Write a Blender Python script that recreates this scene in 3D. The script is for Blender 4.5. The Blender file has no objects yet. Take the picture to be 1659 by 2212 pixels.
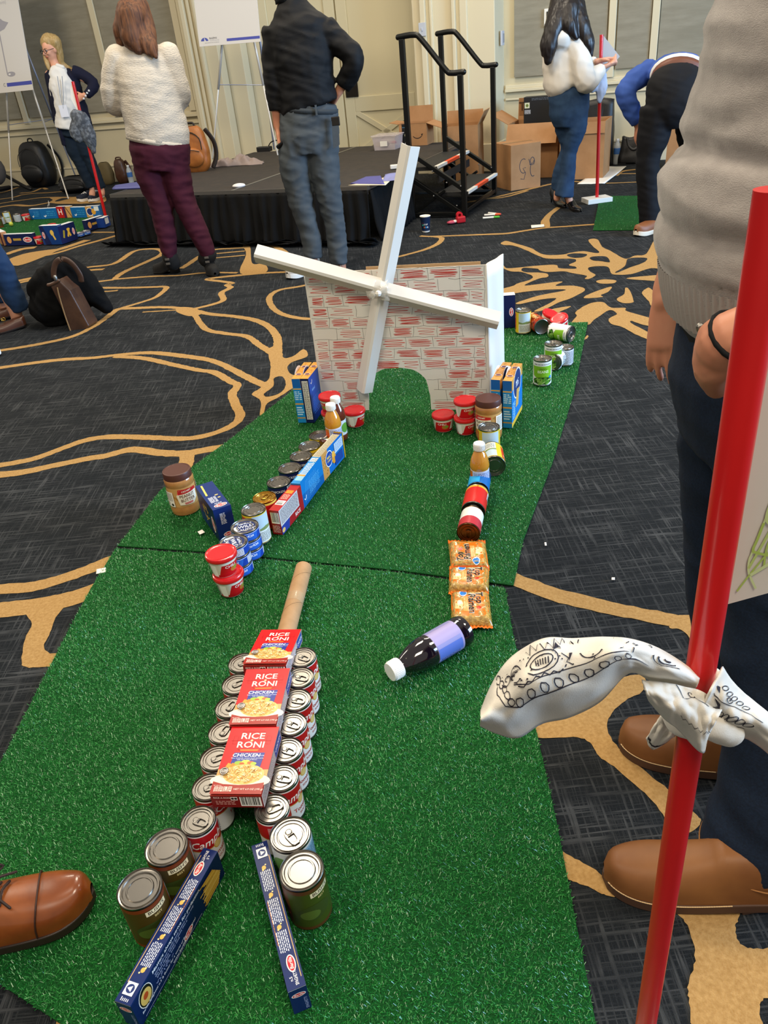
import bpy, bmesh, math, random
import numpy as np
from mathutils import Vector, Matrix, noise
random.seed(7); rng = np.random.default_rng(7)
S = bpy.context.scene; COL = S.collection
PI = math.pi
# ------------------------------------------------------------------ camera
FOC, PITCH, ROLL, CH = 1647.5, 0.54707, -0.1058, 1.2904   # focal length in px of a 1659 wide frame
IW, IH = 1659, 2212
cp, sp = math.cos(PITCH), math.sin(PITCH)
_f = Vector((0, cp, -sp)); _r0 = Vector((1, 0, 0)); _u0 = Vector((0, sp, cp))
_r = _r0*math.cos(ROLL)+_u0*math.sin(ROLL); _u = -_r0*math.sin(ROLL)+_u0*math.cos(ROLL)
EYE = Vector((0, 0, CH))
cam = bpy.data.objects.new('camera', bpy.data.cameras.new('camera')); COL.objects.link(cam)
cam.matrix_world = Matrix(((_r.x, _u.x, -_f.x, 0), (_r.y, _u.y, -_f.y, 0), (_r.z, _u.z, -_f.z, CH), (0, 0, 0, 1)))
cam.data.sensor_fit = 'HORIZONTAL'; cam.data.sensor_width = 36; cam.data.lens = 36*FOC/IW
cam.data.clip_start = .05; cam.data.clip_end = 60
S.camera = cam
# ------------------------------------------------------------------ world, lamps, exposure
S.view_settings.view_transform = 'Standard'; S.view_settings.look = 'None'
S.view_settings.gamma = 1; S.view_settings.use_curve_mapping = False
S.view_settings.exposure = 0.0
wd = bpy.data.worlds.new('ballroom_air'); S.world = wd; wd.use_nodes = True
wd.node_tree.nodes['Background'].inputs[0].default_value = (1, .93, .82, 1)
wd.node_tree.nodes['Background'].inputs[1].default_value = .42
def area(name, loc, tgt, sx, sy, power, colr):
    d = bpy.data.lights.new(name, 'AREA'); d.shape = 'RECTANGLE'; d.size = sx; d.size_y = sy; d.energy = power; d.color = colr
    o = bpy.data.objects.new(name, d); COL.objects.link(o); o.location = loc
    o.rotation_euler = (Vector(tgt)-Vector(loc)).to_track_quat('-Z', 'Y').to_euler(); return o
WARM = (1, .88, .70)
area('ceiling_lamp', (-.6, 4.4, 4.3), (-.6, 4.2, 0), 1.2, 1.2, 150, WARM)
area('ceiling_lamp', (3.4, 2.6, 4.3), (3.4, 2.5, 0), 1.2, 1.2, 115, WARM)
area('ceiling_lamp', (-4.6, 7.0, 4.3), (-4.6, 7.6, 0), 1.2, 1.2, 150, WARM)
area('ceiling_lamp', (1.2, 7.4, 4.3), (1.2, 7.6, 0), 1.2, 1.2, 90, WARM)
area('ceiling_lamp', (-2.4, .4, 4.3), (-2.2, .6, 0), 1.2, 1.2, 90, WARM)
area('ceiling_lamp', (.9, -.9, 4.3), (.6, .9, 0), 1.2, 1.2, 110, WARM)
area('window_daylight', (7.5, 1.4, 2.0), (0, 5.0, .7), 4.0, 2.4, 950, (.38, .64, 1))

# ------------------------------------------------------------------ helpers
def ray(u, v): return _r*((u-IW/2)/FOC) - _u*((v-IH/2)/FOC) + _f
def at(u, v, z=0):            # the point of height z seen at a pixel of the photograph
    d = ray(u, v); return EYE + d*((z-CH)/d.z)
def J(u, v, Y):               # the point at depth Y seen at a pixel
    d = ray(u, v); return EYE + d*(Y/d.y)
PHI = math.radians(-25.5); EE = Vector((math.cos(PHI), math.sin(PHI), 0)); NN = Vector((-math.sin(PHI), math.cos(PHI), 0))
def W(s, t, z=0): return EE*s + NN*t + Vector((0, 0, z))      # room axes: s along the far wall, t towards it
def JT(u, v, t):
    d = ray(u, v); return EYE + d*(t/d.dot(NN))
ROOM = Matrix.Rotation(PHI, 4, 'Z')

def hexc(h):
    c = [int(h[i:i+2], 16)/255 for i in (0, 2, 4)]
    return tuple(((x/12.92) if x <= .04045 else ((x+.055)/1.055)**2.4) for x in c)+(1,)
_M = {}
def mat(name, hx, rough=.6, metal=0, spec=.5, noisy=None, bump=None, trans=0, alpha=1, coat=0, stretch=None, sheen=0):
    if name in _M: return _M[name]
    m = bpy.data.materials.new(name); m.use_nodes = True; nt = m.node_tree; b = nt.nodes['Principled BSDF']
    b.inputs['Base Color'].default_value = hexc(hx); b.inputs['Roughness'].default_value = rough
    b.inputs['Metallic'].default_value = metal; b.inputs['Specular IOR Level'].default_value = spec
    b.inputs['Transmission Weight'].default_value = trans; b.inputs['Alpha'].default_value = alpha
    b.inputs['Coat Weight'].default_value = coat; b.inputs['Sheen Weight'].default_value = sheen
    def tex(scale, detail=4, rough_=.6):
        tc = nt.nodes.new('ShaderNodeTexCoord'); mp = nt.nodes.new('ShaderNodeMapping')
        nt.links.new(tc.outputs['Object'], mp.inputs[0]); mp.inputs['Scale'].default_value = stretch or (1, 1, 1)
        n = nt.nodes.new('ShaderNodeTexNoise'); n.inputs['Scale'].default_value = scale
        n.inputs['Detail'].default_value = detail; n.inputs['Roughness'].default_value = rough_
        nt.links.new(mp.outputs[0], n.inputs['Vector']); return n
    if noisy:                                   # (second colour, scale, [low, high])
        n = tex(noisy[1]); r = nt.nodes.new('ShaderNodeValToRGB'); lo, hi = noisy[2] if len(noisy) > 2 else (.35, .65)
        r.color_ramp.elements[0].position = lo; r.color_ramp.elements[1].position = hi
        r.color_ramp.elements[0].color = hexc(hx); r.color_ramp.elements[1].color = hexc(noisy[0])
        nt.links.new(n.outputs[0], r.inputs[0]); nt.links.new(r.outputs[0], b.inputs['Base Color'])
    if bump:                                    # (scale, strength, distance)
        n = tex(bump[0]); p = nt.nodes.new('ShaderNodeBump'); p.inputs['Strength'].default_value = bump[1]
        p.inputs['Distance'].default_value = bump[2] if len(bump) > 2 else .002
        nt.links.new(n.outputs[0], p.inputs['Height']); nt.links.new(p.outputs[0], b.inputs['Normal'])
    _M[name] = m; return m
def ink(h, rough=.45): return mat('print_'+h+'_%d' % (rough*100), h, rough, spec=.28)

class MB:
    def __init__(s): s.v = []; s.f = []; s.m = []; s.mats = []
    def mi(s, m):
        if m is None: return 0
        if m not in s.mats: s.mats.append(m)
        return s.mats.index(m)
    def add(s, vs, fs, m=None, X=None):
        o = len(s.v); k = s.mi(m)
        s.v += [tuple(X @ Vector(p)) if X is not None else tuple(p) for p in vs]
        s.f += [tuple(o+i for i in q) for q in fs]; s.m += [k]*len(fs); return s
    def box(s, c, d, m=None, X=None):
        x, y, z = (q/2 for q in d); a, b, e = c
        vs = [(a+i*x, b+j*y, e+k*z) for k in (-1, 1) for j in (-1, 1) for i in (-1, 1)]
        return s.add(vs, [(0, 2, 3, 1), (4, 5, 7, 6), (0, 1, 5, 4), (2, 6, 7, 3), (0, 4, 6, 2), (1, 3, 7, 5)], m, X)
    def lathe(s, prof, n=32, m=None, X=None, caps=True):
        vs = []; fs = []; L = len(prof)
        for r, z in prof:
            for i in range(n): vs.append((r*math.cos(2*PI*i/n), r*math.sin(2*PI*i/n), z))
        for j in range(L-1):
            for i in range(n): fs.append((j*n+i, j*n+(i+1) % n, (j+1)*n+(i+1) % n, (j+1)*n+i))
        if caps and prof[0][0] > 1e-6: fs.append(tuple(range(n))[::-1])
        if caps and prof[-1][0] > 1e-6: fs.append(tuple((L-1)*n+i for i in range(n)))
        return s.add(vs, fs, m, X)
    def tube(s, pts, rad, n=10, side=None, sub=1, m=None, X=None, round_=True, closed=False):
        P = [Vector(p) for p in pts]; Rr = [(r, r) if not isinstance(r, (tuple, list)) else tuple(r) for r in (rad if isinstance(rad, list) else [rad]*len(P))]
        if sub > 1:
            Q = []; RQ = []; K = len(P)
            for i in range(K-1):
                a, b, c, d = P[max(i-1, 0)], P[i], P[i+1], P[min(i+2, K-1)]
                for k in range(sub):
                    t = k/sub
                    Q.append(.5*((2*b)+(c-a)*t+(2*a-5*b+4*c-d)*t*t+(3*b-3*c+d-a)*t**3))
                    q = t*t*(3-2*t); RQ.append(tuple(Rr[i][j]*(1-q)+Rr[i+1][j]*q for j in (0, 1)))
            Q.append(P[-1]); RQ.append(Rr[-1]); P, Rr = Q, RQ
        K = len(P); T = []
        for i in range(K):
            d = P[min(i+1, K-1)]-P[max(i-1, 0)]; T.append(d.normalized() if d.length > 1e-9 else Vector((0, 0, 1)))
        if round_:
            r0 = min(Rr[0]); r1 = min(Rr[-1]); A = []; RA = []; B = []; RB = []
            for a in (85, 60, 30):
                c_, s_ = math.cos(math.radians(a)), math.sin(math.radians(a))
                A.append(P[0]-T[0]*r0*s_*.9); RA.append((Rr[0][0]*c_, Rr[0][1]*c_))
                B.insert(0, P[-1]+T[-1]*r1*s_*.9); RB.insert(0, (Rr[-1][0]*c_, Rr[-1][1]*c_))
            P = A+P+B; Rr = RA+Rr+RB; T = [T[0]]*3+T+[T[-1]]*3; K = len(P)
        vs = []; fs = []
        u = Vector(side) if side is not None else (Vector((1, 0, 0)) if abs(T[0].x) < .9 else Vector((0, 1, 0)))
        for i in range(K):
            u0 = Vector(side) if side is not None else u
            u = (u0-T[i]*u0.dot(T[i])); u = u.normalized() if u.length > 1e-6 else Vector((0, 1, 0)); w = T[i].cross(u)
            for k in range(n):
                a = 2*PI*k/n; vs.append(P[i]+u*Rr[i][0]*math.cos(a)+w*Rr[i][1]*math.sin(a))
        for i in range(K-1):
            for k in range(n): fs.append((i*n+k, i*n+(k+1) % n, (i+1)*n+(k+1) % n, (i+1)*n+k))
        fs.append(tuple(range(n))[::-1]); fs.append(tuple((K-1)*n+k for k in range(n)))
        return s.add(vs, fs, m, X)
    def ball(s, c, r, n=14, m=None, X=None):
        r = (r, r, r) if not isinstance(r, (tuple, list)) else r; vs = []; fs = []; h = n//2
        for j in range(1, h):
            for i in range(n):
                a = PI*j/h; b = 2*PI*i/n; vs.append((c[0]+r[0]*math.sin(a)*math.cos(b), c[1]+r[1]*math.sin(a)*math.sin(b), c[2]+r[2]*math.cos(a)))
        t = len(vs); vs += [(c[0], c[1], c[2]+r[2]), (c[0], c[1], c[2]-r[2])]
        for j in range(h-2):
            for i in range(n): fs.append((j*n+i, (j+1)*n+i, (j+1)*n+(i+1) % n, j*n+(i+1) % n))
        for i in range(n): fs.append((t, i, (i+1) % n)); fs.append((t+1, (h-2)*n+(i+1) % n, (h-2)*n+i))
        return s.add(vs, fs, m, X)
    def grid(s, fn, nu, nv, m=None, X=None):     # fn(a, b), a and b in 0..1
        vs = [fn(i/nu, j/nv) for j in range(nv+1) for i in range(nu+1)]
        fs = [(j*(nu+1)+i, j*(nu+1)+i+1, (j+1)*(nu+1)+i+1, (j+1)*(nu+1)+i) for j in range(nv) for i in range(nu)]
        return s.add(vs, fs, m, X)
    def prism(s, poly, z0, z1, m=None, X=None):
        n = len(poly); vs = [(x, y, z0) for x, y in poly]+[(x, y, z1) for x, y in poly]
        return s.add(vs, [tuple(range(n))[::-1], tuple(range(n, 2*n))]+[(i, (i+1) % n, n+(i+1) % n, n+i) for i in range(n)], m, X)
    def mesh(s, name, mats=None):
        me = bpy.data.meshes.new(name); me.from_pydata(s.v, [], s.f)
        for m in (s.mats or mats or []): me.materials.append(m)
        if s.mats: me.polygons.foreach_set('material_index', s.m)
        me.update(); return me
    def build(s, name, m=None, parent=None, smooth=False, bevel=0, solid=0):
        me = s.mesh(name, [m] if m else []); return place(name, me, parent, smooth, bevel, solid)
def place(name, me, parent=None, smooth=False, bevel=0, solid=0):
    o = bpy.data.objects.new(name, me); COL.objects.link(o)
    if parent: o.parent = parent
    if smooth:
        me.polygons.foreach_set('use_smooth', [True]*len(me.polygons))
        if smooth != 'all':
            try: me.set_sharp_from_angle(angle=math.radians(38))
            except Exception: pass
    if solid: md = o.modifiers.new('thick', 'SOLIDIFY'); md.thickness = solid; md.offset = 0
    if bevel: md = o.modifiers.new('bevel', 'BEVEL'); md.width = bevel; md.segments = 2; md.limit_method = 'ANGLE'
    return o
def tag(o, label, cat, group=None):
    o['label'] = label; o['category'] = cat
    if group: o['group'] = group
    return o
def thing(name, label, cat, loc=(0, 0, 0), rz=0, group=None, M=None):
    o = bpy.data.objects.new(name, None); COL.objects.link(o); o.empty_display_size = .05
    if M is not None: o.matrix_world = M
    else: o.location = loc; o.rotation_euler = (0, 0, rz)
    return tag(o, label, cat, group)
def struct(o): o['kind'] = 'structure'; return o
def dup(root, label, loc=None, rz=None, M=None, group=None):
    r = root.copy(); COL.objects.link(r)
    if loc is not None: r.location = loc; r.rotation_euler = (0, 0, rz or 0)
    if M is not None: r.matrix_world = M
    r['label'] = label
    if group: r['group'] = group
    for ch in root.children:
        c = ch.copy(); COL.objects.link(c); c.parent = r
        for g in ch.children: d = g.copy(); COL.objects.link(d); d.parent = c
    return r
def remesh(name, mb, voxel, m, parent=None, smooth=4, disp=None):
    """several overlapping closed shapes grown together into one continuous surface"""
    me = mb.mesh('tmp'); me.materials.clear()
    o = bpy.data.objects.new('tmp', me); COL.objects.link(o)
    r = o.modifiers.new('r', 'REMESH'); r.mode = 'VOXEL'; r.voxel_size = voxel
    if smooth: q = o.modifiers.new('s', 'SMOOTH'); q.iterations = smooth; q.factor = .5
    dg = bpy.context.evaluated_depsgraph_get()
    me2 = bpy.data.meshes.new_from_object(o.evaluated_get(dg)); me2.name = name
    bpy.data.objects.remove(o); bpy.data.meshes.remove(me)
    me2.materials.clear(); me2.materials.append(m)
    if disp: 
        me2.update(); nr = [v.normal.copy() for v in me2.vertices]
        for v, q in zip(me2.vertices, nr): v.co += q*disp(v.co)
    return place(name, me2, parent, 'all')
def folds(amp, fx, fy, fz, seed=0, ridge=True):
    def f(p):
        n = noise.noise(Vector((p.x*fx+seed, p.y*fy+seed*2, p.z*fz)))
        n2 = noise.noise(Vector((p.x*fx*2.3+seed, p.y*fy*2.1, p.z*fz*2.2)))
        n3 = noise.noise(Vector((p.x*fx*.6+9+seed, p.y*fy*.6, p.z*fz*1.9+p.x*fx*.8)))
        return amp*.42*(1-3*abs(n)) + amp*.16*n2 + amp*.22*(1-4*abs(n3))
    return f
# --------------------------- flat print: shapes laid in thin layers on a surface
_T = {}
def textmesh(s, h, align='C', shear=0, sx=1):
    k = (s, align, shear)
    if k not in _T:
        c = bpy.data.curves.new('t', 'FONT'); c.body = s; c.size = 1; c.shear = shear; c.resolution_u = 2
        c.align_x = {'C': 'CENTER', 'L': 'LEFT', 'R': 'RIGHT'}[align]; c.align_y = 'CENTER'; c.offset = .012
        o = bpy.data.objects.new('t', c); COL.objects.link(o)
        me = bpy.data.meshes.new_from_object(o.evaluated_get(bpy.context.evaluated_depsgraph_get()))
        _T[k] = ([tuple(v.co) for v in me.vertices], [tuple(p.vertices) for p in me.polygons])
        bpy.data.objects.remove(o); bpy.data.curves.remove(c)
    v, f = _T[k]; return [(x*h*sx*1.3, y*h*1.3) for x, y, z in v], f
def flatmap(o, U, V, eps=5e-5):
    o, U, V = Vector(o), Vector(U), Vector(V); N = U.cross(V).normalized()
    return lambda u, v, k: o+U*u+V*v+N*eps*(k+1)
def cylmap(r, eps=6e-5, r1=None, h=1):
    def f(u, v, k):
        rr = (r if r1 is None else r+(r1-r)*v/h)+eps*(k+1); a = u/r
        return Vector((rr*math.sin(a), -rr*math.cos(a), v))
    return f
def printed(name, parent, shapes, mp, step=0, rough=.45, subv=False):
    bm = bmesh.new(); mats = []; lay = bm.faces.layers.int.new('k'); k = 0
    vlay = bm.verts.layers.int.new('k')
    def put(vs, fs, hx):
        nonlocal k
        m = ink(hx, rough)
        if m not in mats: mats.append(m)
        q = [bm.verts.new((x, y, 0)) for x, y in vs]
        for w in q: w[vlay] = k
        for f in fs:
            try: fc = bm.faces.new([q[i] for i in f]); fc.material_index = mats.index(m); fc[lay] = k
            except ValueError: pass
    def rot(vs, a, cx, cy):
        c_, s_ = math.cos(a), math.sin(a); return [(cx+x*c_-y*s_, cy+x*s_+y*c_) for x, y in vs]
    for sh in shapes:
        t = sh[0]
        if t == 'r': _, a, b, c, d, hx = sh; put([(a, b), (c, b), (c, d), (a, d)], [(0, 1, 2, 3)], hx)
        elif t == 'e':
            _, cx, cy, rx, ry, hx = sh[:6]; rr_ = sh[6] if len(sh) > 6 else 0
            put(rot([(rx*math.cos(i*PI/10), ry*math.sin(i*PI/10)) for i in range(20)], rr_, cx, cy), [tuple(range(20))], hx)
        elif t == 'p': put(sh[1], [tuple(range(len(sh[1])))], sh[2])
        elif t == 't':
            _, s_, x, y, h, hx = sh[:6]; o = (list(sh[6:])+['C', 0, 0, 1][len(sh)-6:])
            vs, fs = textmesh(s_, h, o[0], o[2], o[3]); put(rot(vs, o[1], x, y), fs, hx)
        elif t == 'l':
            _, pts, w, hx = sh; L = [Vector(p) for p in pts]; vs = []; 
            for i, p in enumerate(L):
                d = L[min(i+1, len(L)-1)]-L[max(i-1, 0)]; n_ = Vector((-d.y, d.x)).normalized()*w/2 if d.length > 1e-9 else Vector((w/2, 0))
                vs += [tuple(p+n_), tuple(p-n_)]
            put(vs, [(2*i, 2*i+1, 2*i+3, 2*i+2) for i in range(len(L)-1)], hx)
        elif t == 'm':                       # lines of text too small to read: words as bars
            _, a, b, c, d, lh, hx = sh[:7]; vert = len(sh) > 7; vs = []; fs = []
            if vert: a, b, c, d = b, a, d, c
            y = d-lh/2
            while y > b:
                x = a
                while x < c-lh*.6:
                    w = min(random.uniform(.8, 3)*lh, c-x); q = [(x, y-lh*.28), (x+w, y-lh*.28), (x+w, y+lh*.2), (x, y+lh*.2)]
                    if vert: q = [(yy, xx) for xx, yy in q][::-1]
                    fs.append(tuple(range(len(vs), len(vs)+4))); vs += q; x += w+lh*.45
                y -= lh
            put(vs, fs, hx)
        elif t == 'bar':                     # barcode
            _, a, b, c, d = sh; put([(a, b), (c, b), (c, d), (a, d)], [(0, 1, 2, 3)], 'f4f2ee'); k += 1
            x = a+(c-a)*.06; vs = []; fs = []; w0 = (c-a)/60
            while x < c-(c-a)*.08:
                w = random.choice([1, 1, 2, 3])*w0; fs.append(tuple(range(len(vs), len(vs)+4)))
                vs += [(x, b+(d-b)*.12), (x+w, b+(d-b)*.12), (x+w, d), (x, d)]; x += w+random.choice([1, 1, 2])*w0
            put(vs, fs, '1c1c1e')
        k += 1
    if step:
        xs = [v.co.x for v in bm.verts]; a = math.floor(min(xs)/step)*step
        while a < max(xs):
            bmesh.ops.bisect_plane(bm, geom=bm.verts[:]+bm.edges[:]+bm.faces[:], plane_co=(a, 0, 0), plane_no=(1, 0, 0)); a += step
        if subv:
            ys = [v.co.y for v in bm.verts]; a = math.floor(min(ys)/step)*step
            while a < max(ys):
                bmesh.ops.bisect_plane(bm, geom=bm.verts[:]+bm.edges[:]+bm.faces[:], plane_co=(0, a, 0), plane_no=(0, 1, 0)); a += step
    for fc in bm.faces:
        for v in fc.verts: v[vlay] = fc[lay]
    for v in bm.verts: v.co = mp(v.co.x, v.co.y, v[vlay])
    me = bpy.data.meshes.new(name); bm.to_mesh(me); bm.free()
    for m in mats: me.materials.append(m)
    return place(name, me, parent, 'all' if step else False)
# ================================================================== setting: floor
def carpet_mat():
    m = bpy.data.materials.new('carpet'); m.use_nodes = True; nt = m.node_tree; b = nt.nodes['Principled BSDF']
    b.inputs['Roughness'].default_value = .95; b.inputs['Specular IOR Level'].default_value = .15
    tc = nt.nodes.new('ShaderNodeTexCoord'); prev = None
    def noi(sc, rot, scale, det=3):
        mp = nt.nodes.new('ShaderNodeMapping'); mp.inputs['Scale'].default_value = sc; mp.inputs['Rotation'].default_value = (0, 0, rot)
        n = nt.nodes.new('ShaderNodeTexNoise'); n.inputs['Scale'].default_value = scale; n.inputs['Detail'].default_value = det
        n.inputs['Roughness'].default_value = .7
        nt.links.new(tc.outputs['Object'], mp.inputs[0]); nt.links.new(mp.outputs[0], n.inputs['Vector']); return n
    def ramp(n, lo, hi):
        r = nt.nodes.new('ShaderNodeMapRange'); r.inputs[1].default_value = lo; r.inputs[2].default_value = hi
        nt.links.new(n.outputs[0], r.inputs[0]); return r
    def mth(op, a, c):
        q = nt.nodes.new('ShaderNodeMath'); q.operation = op; nt.links.new(a.outputs[0], q.inputs[0])
        if hasattr(c, 'outputs'): nt.links.new(c.outputs[0], q.inputs[1])
        else: q.inputs[1].default_value = c
        return q
    def mixc(fac, c1, c2):
        x = nt.nodes.new('ShaderNodeMix'); x.data_type = 'RGBA'; nt.links.new(fac.outputs[0], x.inputs[0])
        for i, c in ((6, c1), (7, c2)):
            if hasattr(c, 'outputs'): nt.links.new(c.outputs[2], x.inputs[i])
            else: x.inputs[i].default_value = hexc(c)
        return x
    A = ramp(noi((4, 105, 1), .03, 1, 2), .53, .63); B = ramp(noi((105, 4, 1), .03, 1.0, 2), .54, .64)
    A2 = ramp(noi((9, 210, 1), .03, 1, 2), .52, .66); B2 = ramp(noi((210, 9, 1), .03, 1.0, 2), .54, .66)
    lines = mth('MAXIMUM', mth('MAXIMUM', A, B), mth('MULTIPLY', mth('MAXIMUM', A2, B2), .55))
    patch = ramp(noi((5, 8, 1), .03, 1.2, 3), .36, .66)
    fac = mth('MULTIPLY', lines, mth('ADD', mth('MULTIPLY', patch, .75), .25))
    base = mixc(ramp(noi((3, 3, 3), 0, 160, 2), .3, .7), '0f1215', '1b1f23')
    col = mixc(fac, base, '424446')
    nt.links.new(col.outputs[2], b.inputs['Base Color'])
    p = nt.nodes.new('ShaderNodeBump'); p.inputs['Strength'].default_value = .5; p.inputs['Distance'].default_value = .003
    nt.links.new(noi((1, 1, 1), 0, 420, 2).outputs[0], p.inputs['Height']); nt.links.new(p.outputs[0], b.inputs['Normal'])
    return m
carpet = carpet_mat()
tan = mat('tan_pile', 'b08d5a', .95, spec=.15, noisy=('987545', 130, (.3, .7)), bump=(380, .6, .003))
X0, X1, Y0, Y1 = -14, 12, -4, 16
fl = struct(MB().add([(X0, Y0, 0), (X1, Y0, 0), (X1, Y1, 0), (X0, Y1, 0)], [(0, 1, 2, 3)]).build('floor', carpet))
cA = lambda X, Y: (X/2.592, Y/2.592+500)
cB = lambda X, Y: (X/2.764, Y/2.764+900)
cC = lambda X, Y: (X/2.517+1000, Y/2.517+1340)
cD = lambda X, Y: (X/3.687+1000, Y/3.687+440)
cF = lambda X, Y: (X/10.37, Y/10.37+330)
cP = lambda X, Y: (X, Y)
def P2(cr, pts): return [at(*cr(x, y)).xy for x, y in pts]
def smooth_poly(P, sub=4, closed=True):
    K = len(P); out = []
    for i in range(K if closed else K-1):
        g = (lambda j: P[j % K]) if closed else (lambda j: P[min(max(j, 0), K-1)])
        a, b, c, d = g(i-1), g(i), g(i+1), g(i+2)
        for k in range(sub):
            t = k/sub; out.append(.5*((2*b)+(c-a)*t+(2*a-5*b+4*c-d)*t*t+(3*b-3*c+d-a)*t**3))
    if not closed: out.append(P[-1])
    return out
cm = MB(); ZS = [.0010]
def zs(): ZS[0] += 1.1e-5; return ZS[0]
def fuzz(p, a=.0022): return p+Vector((random.uniform(-a, a), random.uniform(-a, a)))
def stroke(cr, pts, w=.045):
    P = smooth_poly(P2(cr, pts), 6, False); vs = []; K = len(P); z = zs(); L = 0; Q = [P[0]]
    for i in range(1, K):                      # even steps so that the pile edge can be ragged
        n = max(1, min(12, int((P[i]-P[i-1]).length/.012)))
        for k in range(1, n+1): Q.append(P[i-1].lerp(P[i], k/n))
    K = len(Q)
    for i, p in enumerate(Q):
        d = (Q[min(i+1, K-1)]-Q[max(i-1, 0)]).normalized(); nn = Vector((-d.y, d.x)); L += .012
        ww = (w if not isinstance(w, tuple) else w[0]+(w[1]-w[0])*i/K)*(1+.22*noise.noise(Vector((L*3, w if not isinstance(w, tuple) else 1, pts[0][0]))))/2
        e0, e1 = fuzz(p+nn*ww), fuzz(p-nn*ww); vs += [(e0.x, e0.y, z), (e1.x, e1.y, z)]
    cm.add(vs, [(2*i, 2*i+1, 2*i+3, 2*i+2) for i in range(K-1)], tan)
def blob(cr, pts, m=None, z=None):
    z = (z or zs())+(.0006 if m else 0)
    P = [fuzz(p, .0015) for p in smooth_poly(P2(cr, pts), 5)]
    cm.add([(p.x, p.y, z) for p in P], [tuple(range(len(P)))], m or tan)
stroke(cA, [(-40, 770), (150, 742), (350, 718), (520, 708), (700, 688), (850, 680), (1000, 695), (1180, 722), (1300, 772), (1400, 825), (1480, 862)], .045)
stroke(cA, [(640, 700), (800, 710), (950, 742), (1100, 775), (1200, 790), (1290, 840), (1330, 862), (1300, 912), (1320, 970), (1345, 1030), (1310, 1080), (1200, 1130), (1050, 1160), (850, 1155), (650, 1150), (500, 1165), (350, 1215), (200, 1270), (60, 1300), (-60, 1318)], .042)
stroke(cA, [(1400, 1165), (1280, 1200), (1150, 1225), (1020, 1245), (880, 1238), (740, 1222), (600, 1255), (480, 1275), (300, 1312), (120, 1350), (-60, 1368)], .05)
stroke(cA, [(1045, 1235), (1048, 1275), (1030, 1330), (1010, 1360)], .06)
stroke(cA, [(-40, 674), (200, 635), (400, 590), (520, 535), (600, 480), (660, 437), (750, 430), (940, 425), (1080, 442), (1170, 462), (1300, 475), (1420, 495), (1500, 530), (1550, 590), (1555, 650), (1560, 720)], .045)
stroke(cA, [(680, 430), (850, 378), (905, 345), (930, 312), (850, 312), (700, 316), (530, 316)], .04)
stroke(cA, [(530, 338), (600, 336), (660, 331)], .03)
stroke(cA, [(800, 452), (900, 446), (1000, 440)], .018)
stroke(cA, [(1090, 465), (1150, 545), (1250, 570), (1380, 588), (1450, 635), (1520, 680)], .04)
stroke(cA, [(1080, 435), (1180, 412), (1250, 385), (1240, 345), (1290, 315), (1270, 300), (1300, 290), (1240, 280), (1160, 268), (1250, 255), (1400, 240), (1500, 232), (1620, 227)], .042)
blob(cA, [(1000, 425), (1090, 430), (1130, 460), (1060, 475), (990, 450)])
blob(cA, [(1500, 660), (1560, 640), (1585, 705), (1640, 700), (1700, 660), (1720, 700), (1630, 735), (1610, 770), (1640, 805), (1720, 800), (1720, 850), (1640, 880), (1560, 930), (1495, 965), (1475, 1035), (1455, 1025), (1460, 950), (1410, 912), (1460, 875), (1440, 850), (1500, 835), (1515, 760), (1505, 700)])
blob(cA, [(1478, 912), (1530, 870), (1535, 825), (1580, 815), (1600, 860), (1570, 905), (1500, 927)], carpet, .002)
stroke(cA, [(100, 290), (250, 255), (350, 225), (500, 200), (640, 180), (750, 112), (850, 98), (905, 108), (890, 138), (700, 225), (640, 268)], .05)
stroke(cA, [(640, 270), (480, 290), (380, 300)], .04)
stroke(cA, [(640, 268), (850, 252), (1000, 247), (1150, 232), (1330, 232)], .035)
stroke(cA, [(450, 222), (520, 216), (582, 212)], .05)
stroke(cA, [(60, 285), (180, 262)], .07)
stroke(cA, [(1015, 208), (1060, 180), (1110, 145), (1190, 105), (1300, 95), (1390, 90)], .045)
stroke(cA, [(1180, 127), (1370, 110)], .03); stroke(cA, [(1190, 150), (1370, 134)], .03)
blob(cA, [(1360, 80), (1400, 85), (1412, 178), (1480, 180), (1490, 228), (1345, 235), (1378, 130)])
stroke(cA, [(1470, 75), (1540, 85), (1600, 120)], .05)
stroke(cA, [(1720, 300), (1659, 312), (1560, 330), (1508, 370), (1530, 430), (1600, 470), (1720, 490), (1850, 480)], .04)
stroke(cA, [(100, 150), (280, 130), (450, 80), (560, 50), (690, 12)], .06)
stroke(cA, [(30, 130), (120, 100), (200, 90)], .08); stroke(cA, [(200, 135), (350, 95), (490, 48)], .09)
blob(cA, [(40, 165), (120, 130), (220, 110), (330, 100), (250, 140), (100, 192)])
stroke(cA, [(-40, 395), (40, 384)], .04); stroke(cA, [(520, 5), (690, 5)], .04)
stroke(cB, [(-60, 1040), (0, 1032), (200, 1015), (400, 960), (550, 905), (720, 835)], .052)
stroke(cB, [(-60, 1170), (0, 1158), (250, 1125), (430, 1085), (640, 1015)], .075)
blob(cB, [(150, 1160), (240, 1100), (390, 1110), (335, 1200), (300, 1290), (265, 1370), (300, 1415), (430, 1412), (420, 1480), (280, 1495), (160, 1498), (130, 1460), (150, 1330), (190, 1240)])
blob(cP, [(128, 2180), (150, 2186), (215, 2214), (260, 2260), (110, 2300), (118, 2230)])
stroke(cP, [(1060, 1236), (1110, 1252), (1200, 1285), (1300, 1310), (1400, 1330), (1500, 1348), (1600, 1352)], .05)
blob(cC, [(1150, -20), (1300, -20), (1310, 60), (1330, 330), (1240, 330), (1235, 120), (1190, 55), (1120, 40)])
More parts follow.
